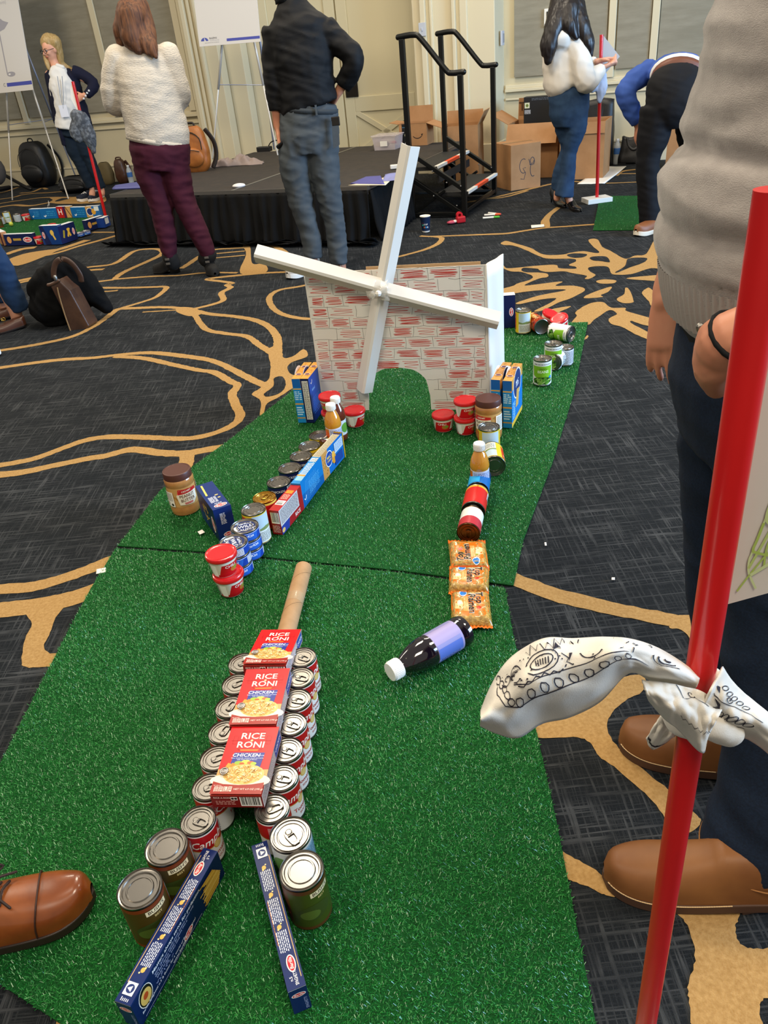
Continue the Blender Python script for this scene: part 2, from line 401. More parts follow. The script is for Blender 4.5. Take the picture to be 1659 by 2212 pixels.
blob(cC, [(340, 610), (480, 545), (700, 400), (820, 330), (960, 295), (1000, 350), (960, 400), (880, 440), (800, 520), (788, 600), (850, 700), (1000, 830), (1150, 950), (1270, 1060), (1292, 1100), (1220, 1160), (1130, 1120), (1050, 1010), (940, 900), (820, 800), (740, 740), (690, 665), (600, 637), (400, 642)])
blob(cC, [(500, 1240), (560, 1270), (650, 1320), (760, 1390), (800, 1480), (860, 1500), (780, 1500), (700, 1460), (600, 1420), (540, 1380)])
blob(cC, [(1130, 1560), (1300, 1560), (1500, 1570), (1490, 1640), (1480, 1700), (1520, 1770), (1600, 1790), (1740, 1790), (1760, 2040), (1640, 2060), (1610, 2120), (1610, 2240), (1280, 2240), (1232, 2080), (1225, 1980), (1262, 1850), (1240, 1720), (1200, 1630)])
stroke(cD, [(-340, 258), (-250, 262), (0, 253), (200, 245), (350, 238), (500, 215), (640, 195), (850, 180), (1060, 165)], .042)
stroke(cD, [(-250, 262), (-170, 275), (-200, 320), (-300, 365), (-460, 410), (-520, 425)], .042)
blob(cD, [(620, 170), (645, 110), (740, 32), (780, 30), (715, 85), (690, 130), (690, 188)])
blob(cD, [(300, 318), (340, 298), (400, 312), (540, 355), (640, 405), (780, 408), (870, 390), (960, 380), (1060, 395), (1085, 385), (1045, 350), (1000, 300), (1020, 282), (1075, 288), (1110, 345), (1180, 380), (1290, 440), (1370, 415), (1460, 400), (1530, 290), (1650, 290), (1650, 512), (1500, 515), (1350, 560), (1230, 568), (1180, 555), (1155, 505), (1060, 500), (1000, 512), (1010, 540), (1055, 570), (1005, 600), (970, 598), (985, 575), (870, 555), (800, 540), (660, 545), (600, 515), (740, 490), (765, 515), (890, 520), (900, 505), (845, 490), (900, 460), (870, 440), (700, 440), (620, 425), (500, 370), (400, 335), (330, 330)])
blob(cD, [(828, 412), (890, 398), (985, 405), (960, 428), (880, 433)], carpet, .002)
blob(cD, [(1010, 435), (1050, 422), (1140, 425), (1170, 468), (1100, 460), (1040, 455)], carpet, .002)
blob(cD, [(1215, 548), (1290, 500), (1320, 440), (1460, 435), (1440, 470), (1330, 510), (1240, 548)], carpet, .002)
blob(cD, [(280, 480), (320, 490), (350, 515), (450, 510), (590, 495), (740, 490), (720, 530), (600, 520), (490, 512), (465, 530), (500, 548), (600, 550), (670, 560), (675, 585), (600, 600), (490, 652), (620, 640), (790, 622), (740, 655), (880, 655), (975, 685), (870, 750), (760, 790), (640, 850), (570, 855), (700, 790), (740, 755), (620, 765), (460, 800), (430, 790), (600, 735), (820, 690), (700, 685), (480, 705), (280, 735), (260, 700), (400, 655), (440, 635), (540, 605), (550, 575), (460, 545), (380, 540), (310, 510)])
blob(cD, [(600, 940), (640, 890), (700, 845), (845, 818), (842, 832), (760, 870), (680, 945)])
blob(cD, [(860, 965), (905, 900), (900, 862), (1000, 800), (1110, 785), (1180, 830), (1290, 832), (1310, 860), (1510, 920), (1540, 980), (1430, 965), (1340, 935), (1350, 960), (1480, 1030), (1490, 1085), (1370, 1040), (1270, 985), (1185, 960), (1160, 920), (1225, 880), (1165, 850), (1040, 930), (1000, 965)])
blob(cD, [(1060, 620), (1120, 605), (1215, 612), (1200, 635), (1100, 638)])
blob(cD, [(970, 740), (1060, 700), (1180, 662), (1160, 700), (1100, 730), (1110, 745), (980, 755)])
blob(cD, [(1225, 760), (1285, 720), (1290, 675), (1320, 680), (1355, 760), (1350, 790), (1270, 792)])
blob(cD, [(1425, 715), (1460, 678), (1490, 675), (1550, 740), (1580, 830), (1510, 825), (1480, 780)])
blob(cD, [(1300, 597), (1450, 578), (1600, 572), (1600, 615), (1450, 612)])
blob(cD, [(955, 1085), (990, 1050), (1000, 1060), (985, 1078)])
for pts, w in ([[(-60, 1150), (300, 1090), (600, 1050), (900, 1010), (1200, 1000), (1700, 1000)], .05], [[(-60, 1230), (300, 1175), (600, 1190), (800, 1175), (1150, 1115), (1400, 1130), (1900, 1130)], .08],
               [[(-60, 1050), (300, 1000), (500, 945), (800, 910), (1100, 895), (1420, 868)], .05], [[(450, 905), (700, 885), (850, 830), (950, 790), (1050, 820)], .05], [[(-60, 905), (100, 880), (250, 830), (400, 775)], .05]): stroke(cF, pts, w)
blob(cF, [(1120, 1010), (1300, 990), (1900, 1000), (2300, 960), (2350, 1100), (1900, 1140), (1300, 1140), (1120, 1110), (1180, 1060)])
blob(cF, [(1240, 1080), (1400, 1020), (1560, 1030), (1400, 1070), (1280, 1095)], carpet, .002)
stroke(cP, [(1005, 438), (1070, 426), (1130, 412), (1190, 398), (1235, 392)], .05); stroke(cP, [(1040, 431), (1090, 426), (1140, 412)], .04)
stroke(cP, [(1236, 377), (1300, 376), (1390, 375)], .04); stroke(cP, [(1240, 392), (1300, 396), (1390, 393)], .04); stroke(cP, [(1330, 380), (1345, 370), (1390, 365)], .05)
for k in range(26):                           # the same branching pattern goes on outside the frame
    a = random.uniform(-.8, .8); x, y = random.choice([(random.uniform(3.6, 9), random.uniform(1, 6)), (random.uniform(-10, -6), random.uniform(-2, 2.4)), (random.uniform(1.8, 6), random.uniform(-3, .3))]); z = zs()
    P = [Vector((x, y))]
    for j in range(7): a += random.uniform(-.7, .7); P.append(P[-1]+Vector((math.cos(a), math.sin(a)))*.35)
    Q = smooth_poly(P, 5, False); vs = []
    for i, p in enumerate(Q):
        d = (Q[min(i+1, len(Q)-1)]-Q[max(i-1, 0)]).normalized(); w = .025; vs += [(p.x-d.y*w, p.y+d.x*w, z), (p.x+d.y*w, p.y-d.x*w, z)]
    cm.add(vs, [(2*i, 2*i+1, 2*i+3, 2*i+2) for i in range(len(Q)-1)], tan)
o = cm.build('carpet_pattern', None, fl); o['kind'] = 'stuff'

# ================================================================== setting: far wall (room axes s, t, z; wall face t = 9.2)
wall_p = mat('wall_paint', 'c9bd9c', .6, bump=(9, .15, .01)); trim_p = mat('trim_paint', 'd2c7a8', .5)
fabric = mat('grey_wall_fabric', '97917f', .9, noisy=('8a8472', 3, (.35, .65)), bump=(160, .6, .004), stretch=(1, 1, 6))
door_p = mat('door_paint', 'd2c8a6', .45)
def rbox(mb, s0, s1, t0, t1, z0, z1, m=None):
    return mb.box(((s0+s1)/2, (t0+t1)/2, (z0+z1)/2), (s1-s0, t1-t0, z1-z0), m, ROOM)
HT = 4.6
def wall(name, s0, s1, t0=9.2, t1=9.5): return struct(rbox(MB(), s0, s1, t0, t1, 0, HT).build(name, wall_p))
wl = wall('wall_left', -15, -5.86)
wr = wall('wall_right', -2.42, 8)
wb = struct(rbox(MB(), -5.86, -2.42, 9.5, 9.7, 0, HT).build('wall_back', wall_p))
def panels(parent, ss):
    for s0, s1 in ss:
        f = rbox(MB(), s0, s1, 9.165, 9.21, .87, 3.9).build('fabric_panel', fabric, parent)
def rails(tn, s0, s1, parent):
    mb = MB(); rbox(mb, s0, s1, 9.15, 9.2, .735, .765); rbox(mb, s0, s1, 9.17, 9.2, .765, .80); rbox(mb, s0, s1, 9.175, 9.2, .655, .675)
    struct(mb.build(tn, trim_p, bevel=.004))
panels(wl, [(-13.6, -11.0), (-10.9, -9.33), (-9.18, -7.71), (-7.6, -6.49)])
panels(wr, [(-2.30, -1.36), (-1.26, -.945), (-.86, .6), (.7, 2.2), (2.3, 3.8)])
mb = MB()
for s in (-13.65, -10.95, -9.255, -7.655, -6.44): rbox(mb, s-.045, s+.045, 9.15, 9.2, .8, 4)
struct(mb.build('trim_1', trim_p, bevel=.004))
mb = MB()
for s in (-1.31, -.902, .65, 2.25): rbox(mb, s-.035, s+.035, 9.15, 9.2, .8, 4)
struct(mb.build('trim_2', trim_p, bevel=.004))
rails('trim_3', -15, -6.35, wl); rails('trim_4', -2.4, 8, wr)
for nm, a, b in (('baseboard_left', -15, -6.35), ('baseboard_right', -2.38, 8)):
    mb = MB(); rbox(mb, a, b, 9.175, 9.2, 0, .195); rbox(mb, a, b, 9.165, 9.2, .195, .215); struct(mb.build(nm, trim_p, bevel=.003))
# pilasters, casings
mb = MB(); rbox(mb, -6.33, -5.86, 9.06, 9.2, 0, HT)
for a, b, d in ((-6.26, -6.20, .05), (-6.17, -6.13, .03), (-6.08, -6.04, .045)): rbox(mb, a, b, 9.06-d, 9.07, 0, HT)
struct(mb.build('trim_5', trim_p, bevel=.008))
mb = MB(); rbox(mb, -3.30, -2.42, 8.85, 9.5, 0, HT); rbox(mb, -3.33, -2.40, 8.83, 9.5, 0, .28)
for a, b, d in ((-3.20, -3.14, .05), (-3.10, -3.07, .03), (-2.86, -2.82, .05), (-2.78, -2.70, .03)): rbox(mb, a, b, 8.85-d, 8.86, 0, HT)
struct(mb.build('trim_6', trim_p, bevel=.008))
# doors in the recess
def leaf(name, s0, s1, brace=True):
    d = struct(rbox(MB(), s0+.008, s1-.008, 9.34, 9.39, .01, 3.1).build(name, door_p, bevel=.004))
    mb = MB(); a, b = s0+.14, s1-.14
    for x0, x1, z0, z1 in ((s0+.01, a, .01, 3.1), (b, s1-.01, .01, 3.1), (a, b, .01, .2), (a, b, .64, .8), (a, b, 2.9, 3.1)): rbox(mb, x0, x1, 9.32, 9.341, z0, z1)
    mb.build('door_frame', door_p, d, bevel=.006)
    if brace:
        mb = MB()
        for z0, z1 in ((.2, .64), (.64, .2)):
            L = math.hypot(b-a, .44); M = ROOM @ Matrix.Translation(((a+b)/2, 9.33, .42)) @ Matrix.Rotation(-math.atan2(z1-z0, b-a), 4, 'Y')
            mb.box((0, 0, 0), (L, .018, .06), None, M)
        mb.build('cross_brace', door_p, d, bevel=.004)
    return d
d1 = leaf('door_1', -5.42, -4.4, True); d2 = leaf('door_2', -4.4, -3.36, True)
dk = mat('dark_bronze', '2a2520', .4, metal=.6)
rbox(MB(), -4.36, -4.2, 9.305, 9.321, .80, 1.24).build('push_plate', dk, d2, bevel=.003)
mb = MB(); rbox(mb, -5.86, -5.62, 9.2, 9.5, 0, HT); rbox(mb, -5.62, -5.43, 9.33, 9.5, 0, HT); rbox(mb, -3.35, -3.3, 9.25, 9.5, 0, HT); rbox(mb, -5.62, -3.3, 9.33, 9.5, 3.12, HT)
struct(mb.build('trim_7', trim_p, bevel=.01))
wp = mat('switch_plate', 'b9bdc4', .4)
for lab, c, u, v in (('pale wall plate beside the stair rails', 9.0, 920, 65), ('pale control plate on the pilaster side', 8.9, 1083, 85)):
    pass
p = JT(915, 66, 8.83); q = p.dot(EE)
t_ = thing('switch_plate', 'pale blue-grey wall switch plate above the tall stair rail', 'switch', W(q, 8.79, 1.39), PHI)
MB().box((0, 0, 0), (.075, .012, .12)).build('plate', wp, t_, bevel=.003); MB().box((0, -.009, 0), (.012, .01, .026)).build('toggle', wp, t_, bevel=.002)
t_ = thing('control_plate', 'pale control plate on the side of the white pilaster', 'switch', W(-2.39, 9.03, 1.24), PHI)
MB().box((0, 0, 0), (.02, .09, .13)).build('plate', wp, t_, bevel=.003); MB().box((.012, 0, 0), (.008, .05, .08)).build('button_panel', mat('grey_plastic', '8f939a', .4), t_, bevel=.002)
p = JT(1190, 38, 9.16)
t_ = thing('thermostat', 'small white framed thermostat behind the dark-haired person', 'thermostat', W(p.dot(EE), 9.15, p.z), PHI)
MB().box((0, 0, 0), (.13, .02, .16)).build('frame', mat('white_plastic', 'e6e4dc', .4), t_, bevel=.003); MB().box((0, -.012, 0), (.08, .01, .11)).build('screen', mat('dark_glass', '1b2228', .15), t_, bevel=.002)
p = JT(372, 118, 9.16)
t_ = thing('wall_box', 'cream fabric-height wall plate behind the cream sweater', 'switch', W(p.dot(EE), 9.15, p.z), PHI)
MB().box((0, 0, 0), (.11, .02, .16)).build('plate', trim_p, t_, bevel=.003); MB().box((0, -.012, 0), (.03, .01, .06)).build('rocker', wp, t_, bevel=.002)

# ================================================================== turf
turf_base = mat('turf_base', '125c24', .85, spec=.2, noisy=('073c14', 260, (.35, .65)), bump=(500, .8, .004))
def grass_blade_mat(name, c1, c2, c3):
    m = bpy.data.materials.new(name); m.use_nodes = True; nt = m.node_tree; b = nt.nodes['Principled BSDF']
    b.inputs['Roughness'].default_value = .3; b.inputs['Specular IOR Level'].default_value = .7
    g = nt.nodes.new('ShaderNodeNewGeometry'); r = nt.nodes.new('ShaderNodeValToRGB')
    e = r.color_ramp.elements; e[0].color = hexc(c1); e[1].color = hexc(c3); e[1].position = 1
    q = e.new(.6); q.color = hexc(c2); nt.links.new(g.outputs['Random Per Island'], r.inputs[0])
    nt.links.new(r.outputs[0], b.inputs['Base Color']); return m
blade_m = grass_blade_mat('turf_blade', '0d5a20', '177a2c', '3f9d4a')
def inside(P, poly):
    x, y = P[:, 0], P[:, 1]; r = np.zeros(len(P), bool); n = len(poly)
    for i in range(n):
        (x0, y0), (x1, y1) = poly[i], poly[(i+1) % n]
        c = ((y0 > y) != (y1 > y)); r ^= c & (x < (x1-x0)*(y-y0)/((y1-y0)+1e-12)+x0)
    return r
def blades(name, poly, dens, parent, z0=.006, L=.008, wd_=.0011):
    a = np.array(poly); lo, hi = a.min(0), a.max(0); n = int(dens*np.prod(hi-lo))
    P = rng.uniform(lo, hi, (n, 2)); P = P[inside(P, poly)]; n = len(P)
    th = rng.uniform(0, 2*PI, n); ln = rng.uniform(.2, 1.3, n)*L; h = rng.uniform(.35, 1, n)*L*.8
    d = np.stack([np.cos(th), np.sin(th)], 1); w = np.stack([-np.sin(th), np.cos(th)], 1)*wd_*rng.uniform(.6, 1.4, (n, 1))/2
    v = np.zeros((n, 4, 3)); z = np.full(n, z0-.001)
    v[:, 0, :2] = P-w; v[:, 1, :2] = P+w; v[:, 2, :2] = P+d*ln[:, None]*.8+w*.7; v[:, 3, :2] = P+d*ln[:, None]*.8-w*.7
    v[:, 0, 2] = v[:, 1, 2] = z; v[:, 2, 2] = v[:, 3, 2] = z+h
    me = bpy.data.meshes.new(name); me.vertices.add(4*n); me.vertices.foreach_set('co', v.ravel())
    me.loops.add(4*n); me.loops.foreach_set('vertex_index', np.arange(4*n)); me.polygons.add(n)
    me.polygons.foreach_set('loop_start', np.arange(n)*4); me.polygons.foreach_set('loop_total', np.full(n, 4))
    me.update(calc_edges=True); me.materials.append(blade_m); o = place(name, me, parent); o['kind'] = 'stuff'; return o
def turf(label, poly, dens, z=.006):
    t = thing('turf_mat', label, 'turf mat')
    MB().prism(poly, .0025, z).build('backing', turf_base, t)
    blades('turf_pile', poly, dens, t, z)
TM1 = [(-.93, .84), (-.605, .65), (.2, .19), (.228, .45), (.247, .70), (.265, .926), (.276, 1.132), (.289, 1.447), (.305, 1.648), (.035, 1.765), (-.50, 1.955), (-.862, 2.062), (-.885, 1.85), (-.903, 1.45), (-.915, 1.1)]
TM2 = [(-.86, 2.076), (-.50, 1.967), (.035, 1.777), (.33, 1.655), (.402, 1.866), (.60, 2.32), (.83, 2.893), (.98, 3.32), (1.128, 3.738), (.6, 3.87), (.0, 4.02), (-.17, 3.62), (-.337, 3.268), (-.578, 2.797), (-.70, 2.584), (-.79, 2.42), (-.845, 2.14)]
turf('front green artificial turf mat carrying the soup can tunnel', TM1, 120000)
turf('rear green artificial turf mat under the paper windmill', TM2, 62000)
far1 = [tuple(at(u, v).xy) for u, v in ((1296, 425), (1420, 424), (1420, 498), (1281, 499))]
turf('small green turf mat beyond the paper windmill, beside the tan shoe', far1, 9000)
far2 = [tuple(at(u, v).xy) for u, v in ((-30, 487), (60, 476), (160, 470), (225, 468), (238, 478), (190, 500), (100, 522), (0, 530), (-40, 525))]
turf('distant green turf mat ringed by food boxes at the left', far2, 9000)
# ================================================================== food and drink packs (built at the origin, facing -y)
Z0 = .0105                                     # resting height on the turf pile
steel = mat('tin_steel', '8c8882', .3, metal=1, bump=(60, .06, .001)); steel_d = mat('tin_rim', '8a867f', .26, metal=1)
gold_tin = mat('gold_lacquer', 'b48c3a', .3, metal=1); brown_tin = mat('brown_lacquer', '6b4a2c', .3, metal=1)
def can(name, label, cat, r, h, base, shapes, group=None, pull=False, lidm=None, gloss=.35, bottom_pull=False):
    lm = lidm or steel; t = thing(name, label, cat, group=group); k = r/.033
    prof = [(r*.86, .0015), (r*.93, 0), (r*.985, .001), (r*.985, .004), (r*.955, .006), (r*.955, h-.006), (r*.985, h-.004), (r*.985, h-.0007), (r*.965, h), (r*.945, h-.0012), (r*.94, h-.0065)]
    MB().lathe([(0, .002)]+prof, 48).build('tin', lm, t, True)
    z = h-.004; rp = [(r*.94, z), (r*.88, z), (r*.855, z+.0022), (r*.80, z+.0022), (r*.77, z), (r*.66, z), (r*.63, z-.0017), (r*.58, z-.0017), (r*.56, z), (r*.02, z), (0, z)]
    if not pull: rp = [(r*.94, z), (r*.88, z-.0006), (r*.84, z+.0022), (r*.78, z+.0022), (r*.74, z-.0006), (r*.62, z-.0006), (r*.58, z+.0016), (r*.53, z+.0016), (r*.52, z+.0002), (0, z+.0002)]
    l = MB().lathe(rp, 48, caps=False).build('lid', lm, t, True)
    MB().lathe([(r*.975, .0065), (r*.982, .008), (r*.982, h-.008), (r*.975, h-.0065)], 48, caps=False).build('wrapper', ink(base, gloss), t, True)
    if pull:
        mb = MB(); a = r*.30; L = r*.82; w = r*.25
        out = [(-w, -L*.2), (-w*.86, -L*.55), (-w*.5, -L*.72), (w*.5, -L*.72), (w*.86, -L*.55), (w, -L*.2), (w*1.05, L*.1), (w*.9, L*.34), (0, L*.44), (-w*.9, L*.34), (-w*1.05, L*.1)]
        vs = []; n = len(out); hole = [(x*.58, (y+L*.36)*.5-L*.36) for x, y in out]
        # rim ring of the tab with its finger opening, and the rivet plate
        o2 = [(x, y-L*.05) for x, y in out]; cx = -L*.32
        inn = [(x*.62, (y-cx)*.55+cx-.0004) for x, y in o2]
        for zz in (z+.0012, z+.0026): vs += [(x, y, zz) for x, y in o2]+[(x, y, zz) for x, y in inn]
        fs = []
        for i in range(n):
            j = (i+1) % n; fs += [(2*n+i, 2*n+j, 3*n+j, 3*n+i), (i, 2*n+i, 2*n+j, j)[::-1], (n+i, n+j, 3*n+j, 3*n+i)]
        mb.add(vs, fs); mb.lathe([(r*.17, z+.001), (r*.17, z+.003), (r*.12, z+.0036), (0, z+.0036)], 16, X=Matrix.Translation((0, L*.18, 0)))
        mb.box((0, L*.12, z+.0018), (w*1.3, L*.34, .0012))
        mb.build('pull_tab', steel if not lidm else lidm, t, bevel=.0004)
    if shapes: printed('label_print', t, shapes, cylmap(r*.983+.0001), step=r*.1, rough=gloss)
    return t
def std(t, x, y, z=Z0, rz=0): t.location = (x, y, z); t.rotation_euler = (0, 0, rz); return t
def laid(t, c0, c1, r, roll=0, z=None):        # lying: the base centre at c0, the lid end at c1 (both ground points)
    a = Vector(c0).to_3d(); b = Vector(c1).to_3d(); zz = Z0+r if z is None else z; d = (b-a).normalized()
    up = Vector((0, 0, 1)); xx = up.cross(d).normalized()*-1; yy = d.cross(xx)
    M = Matrix((xx, yy, d)).transposed().to_4x4(); t.matrix_world = Matrix.Translation((a.x, a.y, zz)) @ M @ Matrix.Rotation(roll, 4, 'Z'); return t
def laidn(t, near, far, r, h, roll):           # lid end centre at the near pixel
    n_ = at(*near, Z0+r); f = at(*far, Z0+r); d = (f-n_).normalized(); return laid(t, n_+d*h, n_, r, roll)
R_, Hc = .033, .101
soup_print = [('r', -.104, .052, .104, .092, 'b3161c'), ('r', -.104, .0515, .104, .0535, 'c9a24a'),
    ('t', "Campbell's", -.002, .070, .020, 'f6f1ea', 'C', .06, .35, .9), ('e', 0, .052, .0095, .0095, 'c9a24a'), ('e', 0, .052, .0075, .0075, 'd8bd78'),
    ('t', 'Tomato', 0, .032, .0105, 'a5161c'), ('t', 'SOUP', 0, .019, .006, 'a5161c'), ('m', .040, .012, .062, .045, .003, '8a8a88'), ('m', -.07, .058, -.048, .086, .0032, 'e9c9c4'), ('m', -.068, .014, -.05, .046, .003, '77787c'), ('bar', .068, .012, .092, .046)]
sp = can('soup_can', 'x', 'can', R_, Hc, 'e9e7e6', soup_print, 'condensed soup cans under the rice boxes', pull=True)
rowR = [(-.223, 1.338), (-.226, 1.272), (-.231, 1.204), (-.238, 1.136), (-.244, 1.068), (-.250, 1.000), (-.264, .932)]
rowL = [(-.362, 1.340), (-.368, 1.272), (-.374, 1.203), (-.379, 1.134), (-.386, 1.066), (-.391, .997), (-.400, .923)]
ordn = ['farthest', 'second farthest', 'third farthest', 'middle', 'third nearest', 'second nearest', 'nearest']
first = True
for side, row in (('right', rowR), ('left', rowL)):
    for i, (x, y) in enumerate(row):
        lb = ('red soup can with pull tab, %s in row %s of red boxes' % (ordn[i], side))
        rz = (1.15+random.uniform(-.2, .2)) if side == 'right' else (2.3+random.uniform(-.5, .5))
        if (side, i) == ('left', 6): rz = 1.1
        if (side, i) == ('left', 5): rz = 1.9
        if (side, i) == ('right', 6): rz = 1.9
        if first: std(sp, x, y, Z0, rz); sp['label'] = lb; first = False
        else: dup(sp, lb, (x, y, Z0), rz)
bean = [('r', -.118, .0, .118, .104, '7a3413'), ('r', -.118, .03, -.05, .036, 'c9661a'), ('r', -.045, .008, .05, .098, '4a3a12'), ('r', -.004, .084, .036, .096, 'efe0b4'), ('t', "BUSH'S", .016, .090, .0082, '1c1610'), ('t', 'BEST', .016, .077, .0055, 'd8c07a'),
        ('r', .056, .008, .102, .098, 'b9bdb6'), ('m', .060, .02, .098, .09, .0036, '6b7068'), ('e', -.075, .07, .014, .016, '9a5a22'), ('e', .0, .045, .03, .02, '3c4a1e'), ('e', -.01, .04, .018, .012, '566b2a')]
bx = can('bean_can', 'large bean can with smooth lid between the nearest left soup can and the outermost can', 'can', .0385, .113, '6f3413', bean, 'large bean cans by the blue spaghetti boxes')
bean2 = [(s[0],)+tuple({'7a3413': '5a3a1c', '4a3a12': '3f4f17'}.get(q, q) if isinstance(q, str) else q for q in s[1:]) for s in bean]
std(bx, -.445, .866, Z0, .25)
dup(bx, 'large bean can with smooth lid, outermost at the left end of the can row', (-.476, .791, Z0), .45)
b2 = can('bean_can', 'large green and brown bean can with smooth lid right of the narrow spaghetti box', 'can', .0385, .113, '55361a', bean2, 'large bean cans by the blue spaghetti boxes')
std(b2, -.202, .793, Z0, .45)
vp = [('r', -.11, .008, .11, .102, 'cfd9dc'), ('r', .0, .01, .06, .1, '8fb6cf'), ('m', .005, .015, .055, .095, .004, '35608c'), ('e', -.04, .055, .025, .035, '5f8f4a'), ('m', -.10, .015, -.07, .095, .004, '7f8a8c')]
b3 = can('vegetable_can', 'pull-tab can with pale blue label behind the green bean can', 'can', .0375, .111, 'd6dcdc', vp, pull=True)
std(b3, -.225, .866, Z0, .6)

# --------------------------- boxes: a carton with printed faces
def carton(name, label, cat, w, d, h, base, faces, group=None, top=None, rough=.38):
    """w along x, d along y, h along z; origin at the centre of the bottom; faces: dict of key -> shapes"""
    t = thing(name, label, cat, group=group); m = ink(base, rough)
    mb = MB(); mb.box((0, 0, h/2), (w, d, h), m); mb.build('carton', None, t, bevel=.0008)
    mb = MB(); lw = .0008; fm = ink(top or base, rough)
    maps = {'front': ((-w/2, -d/2, 0), (1, 0, 0), (0, 0, 1)), 'back': ((w/2, d/2, 0), (-1, 0, 0), (0, 0, 1)), 'right': ((w/2, -d/2, 0), (0, 1, 0), (0, 0, 1)),
            'left': ((-w/2, d/2, 0), (0, -1, 0), (0, 0, 1)), 'top': ((-w/2, -d/2, h), (1, 0, 0), (0, 1, 0))}
    for k, sh in faces.items():
        printed({'front': 'front_print', 'back': 'back_print', 'right': 'side_print', 'left': 'side_print', 'top': 'top_print'}[k], t, sh, flatmap(*maps[k], eps=4e-5), rough=rough)
    return t
def grain(cx, cy, rx, ry, n, c, l=.006):
    out = []
    for i in range(n):
        a = random.uniform(0, 2*PI); q = math.sqrt(random.random())*.92; b = random.uniform(0, PI); x = cx+rx*q*math.cos(a); y = cy+ry*q*math.sin(a)
        out.append(('l', [(x-math.cos(b)*l/2, y-math.sin(b)*l/2), (x+math.cos(b)*l/2, y+math.sin(b)*l/2)], l*.28, random.choice(c)))
    return out
RW, RL, RT = .098, .166, .032
def rect_line(x0, y0, x1, y1, w, c): return ('l', [(x0, y0), (x1, y0), (x1, y1), (x0, y1), (x0, y0)], w, c)
rice = [('r', 0, 0, RW, RL, 'd6141a'), ('r', 0, 0, RW, .060, 'd9a463'), ('p', [(0, .022), (RW, .022), (RW, .034), (.07, .026), (.03, .027), (0, .036)], '9c2a22'),
    ('r', 0, 0, RW, .024, '9e2a22'), rect_line(.026, .108, .074, .152, .0011, '8f0d12'), rect_line(.0285, .106, .0715, .154, .0007, '8f0d12'),
    ('l', [(.028, .130), (.045, .130)], .0006, '8f0d12'), ('l', [(.055, .130), (.072, .130)], .0006, '8f0d12'), ('l', [(.008, .13), (.024, .13)], .0008, '8f0d12'), ('l', [(.076, .13), (.09, .13)], .0008, '8f0d12'), rect_line(.012, .122, .021, .142, .0006, '9a1014'), rect_line(.079, .122, .088, .142, .0006, '9a1014'),
    ('t', 'RICE', .050, .141, .0165, 'fbf4e6', 'C', 0, 0, 1.12), ('t', 'RONI', .050, .119, .0165, 'fbf4e6', 'C', 0, 0, 1.08), ('e', .05, .130, .0026, .0026, 'f3df9e'), ('p', [(.031, .1075), (.069, .1075), (.067, .1045), (.033, .1045)], 'd98a2c'),
    ('p', [(.020, .058), (.080, .058), (.083, .100), (.022, .100)], '2a3a92'), ('t', 'CHICKEN', .047, .0935, .0088, 'fbf9f5', 'C', 0, .12, 1.12), ('t', 'FLAVOR', .0755, .0925, .0032, 'c9d2f0'),
    ('t', 'Rice, vermicelli, chicken broth and herbs', .051, .0865, .0030, 'cfd6ef'), ('t', 'with other natural flavors', .051, .0828, .0030, 'cfd6ef')]
for i in range(5): rice.append(('p', [(.004+i*.009, .040+i*.005), (.014+i*.009, .040+i*.004), (.024+i*.008, .072+i*.001), (.016+i*.008, .075)], ['e09a3c', 'd4862c'][i % 2]))
rice += [('e', .036, .075, .008, .0045, '9ab83c'), ('e', .050, .077, .009, .005, 'c3d05a'), ('e', .060, .075, .007, .004, 'd46a3a'), ('e', .043, .073, .005, .003, 'c65a2a'), ('e', .066, .073, .006, .004, 'a8c04a'),
    ('e', .049, .034, .058, .018, 'f3e8d0'), ('e', .053, .048, .040, .0235, 'e3bd72')]
rice += grain(.053, .048, .038, .022, 150, ['f3dfa6', 'f0d390', 'c9953f', 'f7ecc8', 'e7c070'])
rice += [('p', [(0, 0), (RW, 0), (RW, .026), (.075, .0215), (.05, .020), (.02, .022), (0, .028)], 'a02c24'), ('e', .0145, .052, .009, .009, '3a2f2c'), ('e', .0145, .052, .0078, .0078, 'efe6da'), ('e', .0145, .052, .007, .007, '4a3c36'), ('t', 'HOME', .0145, .0536, .0036, 'f4efe6'), ('t', 'MADE', .0145, .0496, .0036, 'f4efe6'),
    ('t', 'NET WT 6.9 OZ (195 g)', .071, .0105, .0042, 'f1d9cf'), ('t', 'PER SERVING', .011, .0185, .002, 'f1d9cf')]
for i in range(4): rice += [('r', .006+i*.0088, .005, .0135+i*.0088, .016, 'e6cfc4'), ('m', .0068+i*.0088, .006, .0128+i*.0088, .015, .0034, '9e4a40')]
rend = [('r', 0, 0, RW, RT, '7d1a1a'), ('t', 'RICE A RONI', .022, .026, .0045, 'ecd9d2'), ('m', .008, .006, .045, .019, .004, 'c9958c'), ('bar', .055, .004, .095, .029), ('r', .038, .020, .051, .029, 'e8e3dc'), ('e', .0415, .0245, .0028, .0028, '2a2a2a'), ('e', .0475, .0245, .0028, .0028, '2a2a2a')]
rside = [('r', 0, 0, RL, RT, 'b79a94'), ('r', 0, 0, .05, RT, 'd9cfd0'), ('m', .004, .004, .046, .028, .003, '7d6a70'), ('m', .055, .004, .11, .028, .003, 'f1e8e4'), ('r', .11, .003, RL-.004, .029, '3b4796'), ('t', 'CHICKEN', .137, .016, .008, 'f5f5f5')]
t = thing('rice_box', 'red rice mix box lying flat, nearest of the three', 'box', group='red rice boxes bridging the soup cans')
MB().box((RW/2, RL/2, RT/2), (RW, RL, RT)).build('carton', ink('c2191c', .38), t, bevel=.0008)
printed('front_print', t, rice, flatmap((0, 0, RT), (1, 0, 0), (0, 1, 0), 3e-5), rough=.3)
